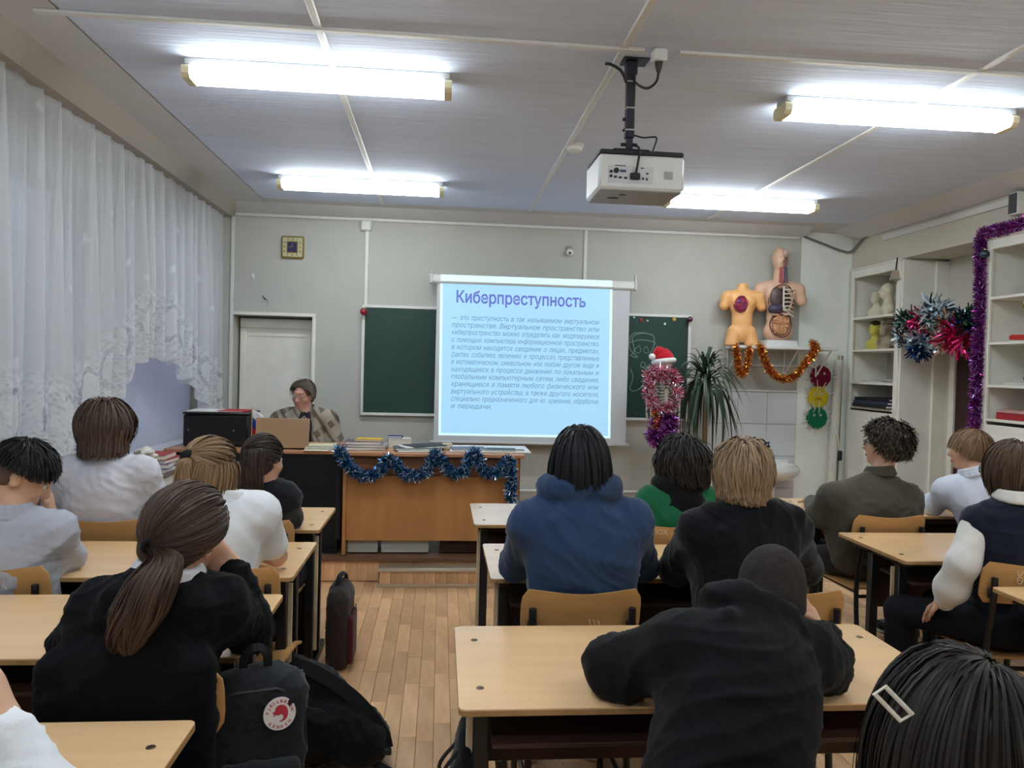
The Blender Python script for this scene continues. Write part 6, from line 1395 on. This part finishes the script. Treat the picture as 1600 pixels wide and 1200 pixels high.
# 5 girl in the black jacket, front row
y = 3.62; m_bj = fabric('blackjacket', (26,28,33)); T5 = (-.02,-.105,.03); h5 = P(412,718,y); w5 = P(392,700,y-.1)
person(dict(label='dark-haired girl with a ponytail in a black jacket, nearest the side desk', head=h5, look=(30,6,0), hs=.98, sl=P(374,778,y), sr=P(444,775,y), nb=P(410,758,y), pv=V3(P(408,850,y)[0],y+.03,.55), el=on_desk(P(362,818,3.78)), er=on_desk(P(456,815,3.76)), wl=on_desk(P(380,812,3.95)), wr=on_desk(P(425,812,3.95)), top=m_bj, top_name='jacket', seed=13,
  hair=h_pony((62,50,44), 'darkbrown', T5, [P(396,700,y-.15), P(392,732,y-.16), P(394,772,y-.15)], [.014,.045,.055,.045], 14, tail=300, tierad=.014)))
# 6 girl with the long ponytail, foreground left
y = 1.97; m_bk6 = fabric('blackblazer', (13,14,18), sheen=.03); h6 = P(290,832,y); T6 = (-.005,-.100,-.02)
def ex6(T, d): T.box((-.70,1.815,.70), (.20,.035,.17), None, .03, .09); T.ell(d['nb']-d['f']*.075-d['up']*.03, (.13,.05,.06), d['RT'], .04); [T.cap(d['nb']+d['a']*g*.06-d['f']*.03+d['up']*.01, d['nb']+d['a']*g*.10-d['f']*.08-d['up']*.08, .03, .03, .03) for g in (-1,1)]
er6 = on_desk(P(388,985,2.16), .81); wr6 = P(366,898,2.10)
person(dict(label='girl with a long brown ponytail in a black blazer, leaning her cheek on her hand', head=h6, look=(22,8,14), hs=1.06, sl=P(160,952,1.92), sr=P(338,945,1.96), nb=P(262,905,1.93), pv=V3(-.745,1.98,.56), el=on_desk(P(118,1030,2.12), .78), er=er6, wl=on_desk(P(190,1000,2.3)), wr=wr6, hr=(unit(P(328,858,2.08)-wr6), V3(-.6,.55,.4), 1.0, 1), top=m_bk6, top_name='blazer', extra=ex6, seed=17, loose=.014, arm=(.068,.064,.06,.046), th_=.008, bh=.0075, wk=(.007,11,17),
  more=lambda t, d: collar_ring(t, d, fabric('whitecollar', (216,214,220)), .068, .03, .011), hair=h_pony((70,54,44), 'brown6', T6, [P(258,868,1.83), P(240,905,1.79), P(215,960,1.78), P(196,1005,1.80), P(200,1032,1.80)], [.014,.034,.056,.06,.035,.008], 21, n=520, tail=420, wav=.012, tierad=.019)))
# 7 navy hoodie
y = 2.62; m_nv = fabric('navyhoodie', (46,66,98))
person(dict(label='student with black chin-length hair in a navy blue hoodie', head=P(905,720,y), look=(-4,4,0), sl=P(833,812,y-.04), sr=P(985,812,y-.04), nb=P(906,775,y-.03), pv=V3(P(910,950,y)[0],y+.0,.56), el=on_desk(P(808,880,2.85), .81), er=on_desk(P(1000,885,2.85), .81), wl=on_desk(P(850,872,3.08), .805), wr=on_desk(P(950,872,3.08), .805), top=m_nv, top_name='hoodie', extra=lambda T, d: hood(T, d, .110, .034, .15, .088, .03, (.118,.042,.085)), seed=19, loose=.02, arm=(.07,.066,.062,.05), th_=.008, wk=(.007,10,19),
  hair=h_bob((22,23,28), 'blackbob', n=620, L=.235, zcut=-.092, seed=23, vol=.016, grav=.75, jit=.05, tuck=.1, rad=.006, zmin=-.5, amt=.3, crown=(-.01,-.03,.1))))
# 8 green and black hoodie
y = 3.66; m_gr = fabric('green', (30,104,66)); m_bk = fabric('blacksweat', (16,18,24))
def more8(t, d):
    S = SDF(); hood(S, d, .10, .038, .17, .085, .02, (.10,.055,.12)); S.cap(d['nb']-d['up']*.04, d['nb']+d['up']*.16, .05, .056, .008, 's'); sdf_obj('hood', S, .009, m_bk, t, (.004,12,4)); collar_ring(t, d, fabric('whitetee', (206,206,206)), .056, .02, .006)
person(dict(label='dark-haired student in a green sweatshirt with a black hood', head=P(1067,722,y), look=(-22,8,-4), hs=1.0, sl=P(1016,782,y), sr=P(1108,782,y), nb=P(1064,762,y), pv=V3(P(1064,860,y)[0],y+.03,.55), el=on_desk(P(1004,820,3.86), .79), er=on_desk(P(1120,820,3.86), .79), wl=on_desk(P(1040,812,4.05)), wr=on_desk(P(1090,812,4.05)), top=m_gr, top_name='sweatshirt', more=more8, seed=25, loose=.015,
  hair=h_bob((44,38,36), 'dark8', n=520, L=.20, zcut=-.12, seed=27, vol=.035, grav=.35, jit=.22, curl=.008, cfreq=45, rad=.0075, zmin=-.5, tuck=.25)))
# 9 blonde bob, black jacket
y = 2.62; m_b9 = fabric('blackcoat', (15,17,22))
def ex9(T, d): hood(T, d, .11, .032, .13, .085, .0, (.14,.038,.075)); T.cap(d['nb']+d['a']*.07-d['f']*.07+d['up']*.02, d['sr']+d['up']*.05-d['f']*.05, .03, .028, .04)
person(dict(label='student with a wavy dark-blonde bob in a black jacket', head=P(1160,742,y), look=(6,6,0), hs=1.0, sl=P(1094,826,y-.02), sr=P(1232,822,y-.02), nb=P(1164,800,y-.02), pv=V3(P(1165,960,y)[0],y+.0,.56), el=on_desk(P(1056,892,2.83), .80), er=on_desk(P(1258,895,2.83), .80), wl=on_desk(P(1110,880,3.05)), wr=on_desk(P(1210,880,3.05)), top=m_b9, top_name='jacket', extra=ex9, more=lambda t, d: MB().ball(P(1051,880,2.775), .01, 12, 8, None, (.006,.004,.018)).build('sleeve_patch', mat('patch_white', (214,214,218), .7), t, world=True), seed=29, loose=.02, arm=(.07,.066,.06,.05), th_=.008,
  hair=h_bob((150,124,96), 'blonde9', n=640, L=.20, seed=33, vol=.026, grav=.42, jit=.10, curl=.005, cfreq=38, tuck=.8, zcut=-.092, rad=.0066, zmin=-.4, sweep=.6)))
# 10 black hoodie leaning on the desk, foreground
y = 1.80; m_h10 = fabric('blackhoodie', (20,21,24), sheen=.05)
def h10(t, hc, R, s, sp): hair_obj(t, hc, R, s, mat('buzz', (48,43,40), .8, .2, var=.25, vscale=60, bump=.8, bscale=240, dist=.003), head_cap(hc, R, s, er=(.0775,.0968,.0948), low=-.085))
wr10 = P(1282,1000,1.95)
person(dict(label='student with cropped dark hair in a black hoodie, slumped over the near desk', head=P(1204,926,1.80), look=(8,30,6), hs=1.02, sl=P(1075,1010,1.66), sr=P(1258,1022,1.70), nb=P(1180,972,1.70), pv=V3(P(1095,1200,1.42)[0],1.40,.56), el=on_desk(P(962,1058,1.84), .815), er=on_desk(P(1280,1068,1.86), .815), wl=on_desk(P(1092,1050,2.02), .80), wr=wr10, hr=(unit(P(1266,944,1.90)-wr10), V3(-1,.0,.2), .35), top=m_h10, top_name='hoodie', extra=lambda T, d: hood(T, d, .095, .030, .15, .060, .012, (.115,.036,.075)), seed=35, loose=.012, arm=(.078,.078,.07,.055), th_=.0075, bh=.0075, wk=(.008,9,35), thick=1.1, hair=h10, leglen=.42))
# 11 curly hair, olive sweater
y = 4.02; m_ol = fabric('olive', (76,72,62))
person(dict(label='boy with curly brown hair and glasses in an olive sweater', head=P(1383,694,y), look=(-52,-4,0), sl=P(1302,775,y-.08), sr=P(1418,775,y), nb=P(1375,742,y-.02), pv=V3(P(1356,850,y)[0],y-.03,.57), el=P(1278,806,y-.02), er=on_desk(P(1425,835,y+.02), .70), wl=on_desk(P(1268,806,y+.30), .80), wr=on_desk(P(1380,815,y+.35), .80), top=m_ol, top_name='sweater', more=lambda t, d: (gl(t, d), collar_ring(t, d, m_ol, .06, .035, .012)), seed=37, legyaw=-35, loose=.02, arm=(.068,.062,.056,.045), pants=fabric('greyjeans', (48,46,44)),
  hair=h_bob((58,50,42), 'curly', n=620, L=.065, seed=41, vol=.032, grav=.05, jit=.30, curl=.008, cfreq=120, rad=.009, steps=16, zmin=-.35, fr=1.25, face=(.12,-.055))))
# 12 white shirt, profile
y = 4.10; m_w12 = fabric('paleshirt', (206,212,226))
person(dict(label='boy with light brown hair in a white shirt, seen in profile', head=P(1514,702,y), look=(-68,0,0), hs=.97, sl=P(1480,765,y+.02), sr=P(1545,765,y-.12), nb=P(1522,742,y-.06), pv=V3(P(1535,850,y)[0],y-.1,.56), el=on_desk(P(1458,803,y+.12), .80), er=on_desk(P(1520,812,y), .76), wl=on_desk(P(1452,800,y+.38), .80), wr=on_desk(P(1480,805,y+.35), .80), top=m_w12, top_name='shirt', more=c_(m_w12), seed=43, legyaw=-30,
  hair=h_bob((132,104,78), 'lightbrown', n=520, L=.075, seed=45, vol=.012, grav=.2, jit=.08, rad=.0062, steps=10, zmin=-.42, fr=1.0, sweep=.3, zcut=-.06, face=(.12,-.06))))
# 13 girl in the navy vest
y = 2.97; m_vs = fabric('navyvest', (27,31,46)); m_bl = fabric('blouse13', (222,220,214))
el13 = P(1505,880,y-.06); wl13 = P(1478,935,y+.02)
def more13(t, d):
    gl(t, d); S = SDF()
    for s0, e0, w0, hd in d['arms']: S.cap(s0, e0, .054, .060, .03); S.cap(e0, e0+(w0-e0)*.7, .060, .064, .03); S.cap(e0+(w0-e0)*.7, w0+unit(w0-e0)*.015, .062, .040, .03)
    S.cap(d['nb']-d['up']*.015, d['nb']+d['up']*.01, .06, .06, .02); S.cap(d['nb']-d['up']*.05, d['nb']+d['up']*.16, .052, .056, .008, 's'); sdf_obj('blouse', S, .0085, m_bl, t, (.0025,22,47,(1,1,.4))); collar_ring(t, d, m_bl, .064, .03, .011)
person(dict(label='girl with a brown bob and glasses in a navy vest over a white blouse', head=P(1580,734,y), look=(-32,2,0), hs=1.0, sl=P(1527,812,y-.02), sr=P(1652,822,y-.10), nb=P(1588,782,y-.05), pv=V3(P(1572,960,y)[0],y-.02,.56), el=el13, er=P(1690,900,y), wl=wl13, wr=on_desk(P(1640,900,y+.3), .8), hl=(V3(-.1,.6,-.5), V3(.3,0,-1), .4, 1), top=m_vs, top_name='vest', sleeve='none', more=more13, seed=47, loose=.008, legyaw=-22,
  hair=h_bob((84,66,52), 'brown13', n=560, L=.21, zcut=-.115, seed=49, vol=.016, grav=.7, jit=.05, tuck=.45, rad=.0062, zmin=-.45, fr=.85, amt=.3)))
# 14 head at the bottom right
y = 1.06; h14 = P(1492,1146,y)
def clip14(t, d):
    hc, R, s = d['hc'], d['R'], d['s']; c = P(1398,1101,y-.055); u = unit(P(1418,1118,y-.06)-P(1385,1084,y-.05)); n = unit(c-hc); v = unit(np.cross(n, u)); b = MB(); pts = [c+u*i*.024+v*j*.0095 for i, j in ((-1,-1),(1,-1),(1,1),(-1,1))]
    b.tube([p_+n*.004 for p_ in pts], .0035, 8, closed=True); b.build('hair_clip', mat('pearl_clip', (226,220,206), .3, .5), t, world=True)
person(dict(label='dark-haired student with a white hair clip, cut off at the bottom right corner', head=h14, look=(-12,6,0), hs=1.06, sl=h14+V3(-.17,.0,-.27), sr=h14+V3(.16,-.02,-.27), pv=V3(h14[0]+.01,y-.05,.52), el=h14+V3(-.22,.12,-.48), er=h14+V3(.22,.1,-.48), wl=h14+V3(-.12,.30,-.50), wr=h14+V3(.1,.30,-.50), top=m_bj, top_name='jacket', more=clip14, seed=51, th_=.011, leglen=.34,
  hair=h_bob((42,37,34), 'dark14', n=760, L=.30, seed=53, vol=.014, grav=.8, jit=.03, rad=.0048, zmin=-.5, amt=.4, crown=(.02,-.04,.1), tuck=.1)))
# 15 raised arm at the bottom left
y = 1.0; e15 = P(-48,1082,1.06); s15 = P(78,1312,1.0)
person(dict(label='student at the bottom left corner, only a bent arm in a white short sleeve showing', head=P(-260,1060,.98), look=(5,10,0), sl=s15+V3(-.36,0,0.0), sr=s15, pv=V3(s15[0]-.20,.93,.52), el=s15+V3(-.40,.15,-.2), er=e15, wl=s15+V3(-.3,.35,-.22), wr=P(-150,1080,1.06), top=m_w2, top_name='shirt', sleeve='short', slen=.63, srad=.050, seed=55, th_=.009, hair=h_bob((60,48,40), 'brown15', n=200, L=.15, seed=57), leglen=.34, hr=(V3(-.6,0,.5), V3(-.5,0,-.5), .4)))
# ================================================================== BAGS AND SMALL THINGS ON THE FLOOR
m_bg = fabric('bagdark', (34,36,40)); m_bb = fabric('bagblack', (16,17,21)); m_web = mat('webbing', (24,25,28), .8, bump=.5, bscale=300); m_zip = mat('zip', (60,60,62), .5, metal=.5)
def strap(t, pts, w_=.03, th=.004, m_=None, name='strap'):
    pts = spline(pts, 6); b = MB(); V = []; n = len(pts)
    for i, p_ in enumerate(pts):
        d_ = unit(pts[min(i+1,n-1)]-pts[max(i-1,0)]); s_ = unit(np.cross(d_, V3(.2,-.6,.75))); k_ = np.cross(s_, d_); V += [p_-s_*w_/2-k_*th/2, p_+s_*w_/2-k_*th/2, p_+s_*w_/2+k_*th/2, p_-s_*w_/2+k_*th/2]
    F = [(i*4+k, i*4+(k+1)%4, (i+1)*4+(k+1)%4, (i+1)*4+k) for i in range(n-1) for k in range(4)]+[(3,2,1,0),((n-1)*4,(n-1)*4+1,(n-1)*4+2,(n-1)*4+3)]
    b.add(V, F); return b.build(name, m_ or m_web, t, world=True)
# dark grey backpack with round badge, leaning on the left desk end
bx0, by0 = P(398,1120,2.02)[0], 2.02; t = empty('backpack', (bx0,by0,0), 0, 'dark grey boxy backpack with a round white and red badge hanging at the desk end', 'backpack')
R = rotz(math.radians(16))@rotx(math.radians(-4)); zc = .54
q = lambda x, y, z: V3(bx0,by0,zc)+R@V3(x,y,z)
S = SDF(); S.box(q(0,0,0), (.125,.075,.19), R, .045, .02); S.ell(q(0,0,.14), (.12,.07,.08), R, .04); sdf_obj('bag_body', S, .008, m_bg, t, (.006,13,3))
S = SDF(); S.box(q(.01,-.085,-.085), (.10,.03,.09), R, .025, .02); sdf_obj('front_pocket', S, .007, m_bg, t, (.004,16,5))
nrm = unit(R@V3(.12,-1,.05)); u = unit(np.cross(V3(0,0,1), nrm))*-1; v = np.cross(nrm, u)*-1; v = v if v[2] > 0 else -v; u = np.cross(v, nrm)
cl = q(.055,-.079,.115)
def disc(nm, r, off, m_, r0=0.0):
    b = MB(); k_ = 28
    if r0 == 0: b.add([cl+nrm*off+(u*math.cos(x)+v*math.sin(x))*r for x in np.linspace(0,2*math.pi,k_,endpoint=False)]+[cl+nrm*(off-.004)+(u*math.cos(x)+v*math.sin(x))*r for x in np.linspace(0,2*math.pi,k_,endpoint=False)], [tuple(range(k_))]+[(i, i+k_, (i+1)%k_+k_, (i+1)%k_) for i in range(k_)])
    return b.build(nm, m_, t, world=True)
bd = disc('badge', .040, .006, mat('badge_white', (222,216,212), .6)); m_rb = mat('badge_red', (178,44,62), .6)
fox = [(.0,.0215),(.008,.021),(.0155,.016),(.020,.008),(.0205,-.002),(.018,-.011),(.012,-.0175),(.004,-.020),(-.003,-.0185),(.005,-.0155),(.009,-.010),(.008,-.004),(.002,-.001),(-.004,-.004),(-.009,-.001),(-.0165,-.006),(-.014,.001),(-.019,.005),(-.012,.008),(-.010,.016),(-.006,.0195)]
b = MB(); b.add([cl+nrm*.0068+u*x+v*z for x, z in fox], [tuple(range(len(fox)))]); o = b.build('badge_emblem', m_rb, bd, fix=False, smooth=False, world=True)
tx = 'FJÄLLRÄVEN'; tx2 = 'KÅNKEN'; tm1 = text_mesh([(ch, .0105, .0003) for ch in tx]); tm2 = text_mesh([(ch, .0105, .0003) for ch in tx2]); b = MB()
for i, (vv, ff, w_) in enumerate(tm1):
    a_ = math.radians(168-156*i/(len(tx)-1)); 
    b.add([cl+nrm*.0070+(u*math.cos(a_)+v*math.sin(a_))*(.0275+p_[1])+(u*math.sin(a_)-v*math.cos(a_))*(p_[0]-w_/2) for p_ in vv], ff)
for i, (vv, ff, w_) in enumerate(tm2):
    a_ = math.radians(222+96*i/(len(tx2)-1))
    b.add([cl+nrm*.0070+(u*math.cos(a_)+v*math.sin(a_))*(.0355-p_[1])+(-u*math.sin(a_)+v*math.cos(a_))*(p_[0]-w_/2) for p_ in vv], ff)
o = b.build('badge_lettering', m_rb, bd, fix=False, smooth=False, world=True); o['kind'] = 'stuff'
for g in (-1,1): strap(t, [q(g*.03,.0,.19),q(g*.028,-.02,.245),q(g*.01,-.03,.27),q(-g*.01,-.03,.268)], .022, .005, None, 'top_handle')
strap(t, [q(-.13,.0,.12),q(-.15,-.05,.02),q(-.14,-.04,-.12),q(-.12,.0,-.17)], .04, .008, None, 'shoulder_strap')
MB().tube([q(-.115,-.055,.15),q(-.05,-.075,.175),q(.05,-.075,.175),q(.118,-.055,.14),q(.127,-.045,.0)], .004, 6).build('zip', m_zip, t, world=True)
# big black backpack lying on the floor
t = empty('backpack', (-.45,3.02,0), 0, 'large black backpack lying on the floor in the aisle', 'backpack')
S = SDF(); S.ell((-.50,3.08,.18), (.17,.16,.17), roty(.35), .05); S.ell((-.36,3.02,.13), (.17,.15,.125), roty(.45), .05); S.ell((-.58,3.10,.26), (.10,.12,.12), None, .06); S.ell((-.27,2.98,.09), (.11,.12,.085), None, .05); S.cut((0,0,.004), (0,0,-1)); sdf_obj('bag_body', S, .009, m_bb, t, (.008,10,7))
S = SDF(); S.ell((-.46,2.92,.14), (.15,.07,.11), roty(.3), .04); S.cut((0,0,.004), (0,0,-1)); sdf_obj('front_pocket', S, .009, m_bb, t, (.006,14,8))
strap(t, [(-.56,3.03,.375),(-.44,3.0,.34),(-.30,2.98,.25),(-.20,2.95,.14),(-.175,2.93,.08)], .055, .012, m_bb, 'shoulder_strap'); strap(t, [(-.24,2.92,.05),(-.18,2.90,.02),(-.10,2.86,.008),(-.03,2.83,.006)], .030, .004)
MB().box((-.018,-.01,-.012),(.018,.01,.012),.003,None,(-.172,2.92,.075)).build('buckle', m_blk, t, world=True)
MB().tube(spline([(-.62,2.98,.20),(-.52,2.91,.25),(-.40,2.88,.20),(-.33,2.90,.10)],5), .004, 6).build('zip', m_zip, t, world=True); strap(t, [(-.56,2.90,.05),(-.55,2.82,.01),(-.53,2.74,.006)], .028, .004)
# dark brown bag by the desk of the blonde girl
t = empty('backpack', (-.47,3.98,0), 0, 'dark brown upright bag with a maroon side beside the left desks', 'backpack'); oy = .90; ox = -.0
S = SDF(); S.box((-.49,4.0,.20), (.06,.14,.20), None, .05, .02); S.ell((-.485,4.0,.38), (.05,.12,.05), None, .03); S.cut((0,0,.003),(0,0,-1)); sdf_obj('bag_body', S, .009, fabric('bagbrown', (58,48,46)), t, (.005,13,9)); S = SDF(); S.box((-.425,3.98,.15), (.016,.10,.12), None, .015, .01); sdf_obj('side_pocket', S, .007, fabric('bagmaroon', (84,34,40)), t); MB().tube([(-.42,3.92,.28),(-.408,4.0,.285),(-.42,4.08,.28)],.003,6).build('zip', m_zip, t, world=True)
strap(t, [(-.50,3.93,.40),(-.49,3.95,.46),(-.47,4.02,.46),(-.47,4.06,.40)], .025, .005, None, 'top_handle')
# black bag hanging at the left end of the near middle desk
t = empty('sports_bag', (.03,1.96,0), 0, 'black bag with white-tipped cords hanging at the near desk leg', 'bag')
S = SDF(); S.ell((.085,1.98,.46), (.035,.12,.17), None, .03); S.ell((.09,2.0,.36), (.04,.13,.11), None, .05); sdf_obj('bag_body', S, .008, m_bb, t, (.005,15,11))
for k_ in range(3): MB().tube(spline([(.07,1.88+.05*k_,.58),(.035-.008*k_,1.86+.05*k_,.52),(.05,1.87+.06*k_,.44),(.025,1.84+.05*k_,.36)],6), .005, 6).build('cord', m_blk, t, world=True); MB().tube([(.025,1.84+.05*k_,.36),(.019,1.83+.05*k_,.335)], .007, 6).build('cord_tip', m_trim, t, world=True)
# bag on the right
t = empty('backpack', (2.0,3.30,0), 0, 'black backpack with white piping on the floor under the right-hand desk', 'backpack')
S = SDF(); S.ell((1.98,3.30,.18), (.12,.15,.18), None, .04); S.ell((1.93,3.20,.13), (.11,.12,.13), None, .05); S.cut((0,0,.003),(0,0,-1)); sdf_obj('bag_body', S, .009, m_bb, t, (.006,12,13))
strap(t, [(1.90,3.17,.31),(1.97,3.10,.26),(2.02,3.07,.12)], .05, .012, m_bb, 'shoulder_strap'); strap(t, [(1.93,3.15,.30),(2.0,3.08,.24),(2.05,3.05,.10)], .014, .004, m_trim, 'white_piping'); MB().tube(spline([(1.86,3.09,.2),(1.93,3.07,.24),(2.02,3.12,.2)],5), .004, 6).build('zip', m_zip, t, world=True)
# scratched writing on a chair back
tmc = text_mesh([('ЛОХ', .034, .0)]); tgt = [o for o in bpy.data.objects if o.name.startswith('school_chair') and 'scratched' in o.get('label', '')][0]; bk_ = [c for c in tgt.children if c.name.startswith('backrest')][0]
vv, ff, w_ = tmc[0]; b = MB(); b.add([(p_[0]-.11, -.2395+.03*((p_[0]-.11)/.2)**2-.002, .785+p_[1]) for p_ in vv], ff); o = b.build('scratched_writing', mat('scratch', (226,212,188), .8), bk_, smooth=False, fix=False)
# pale scratches and doodles on other chair backs
def chair_marks(key, x0, strokes):
    tg = [o for o in bpy.data.objects if o.name.startswith('school_chair') and key in o.get('label', '')][0]; bk = [c for c in tg.children if c.name.startswith('backrest')][0]
    for st_ in strokes:
        pts = [V3(x0+x, -.2395+.03*((x0+x)/.2)**2+(.83-z)*.03, z) for x, z in st_]; MB().tube(spline(pts, 4), .0013, 5).build('scratch_mark', mat('scratch', (226,212,188), .8), bk)
chair_marks('navy vest', -.08, [[(0,.80),(.012,.81),(.02,.795),(.01,.78),(0,.79),(0,.80)],[(.004,.775),(.02,.77),(.016,.75),(.002,.755),(.004,.775)],[(.002,.765),(.018,.762)]])
chair_marks('light grey shirt', .05, [[(0,.80),(.006,.77),(-.004,.75)],[(.01,.795),(.014,.76)],[(.02,.79),(.018,.77),(.026,.755)]]); chair_marks('navy hoodie', .02, [[(0,.735),(.005,.71)],[(.012,.735),(.02,.715),(.014,.705)],[(.03,.73),(.036,.71)]])
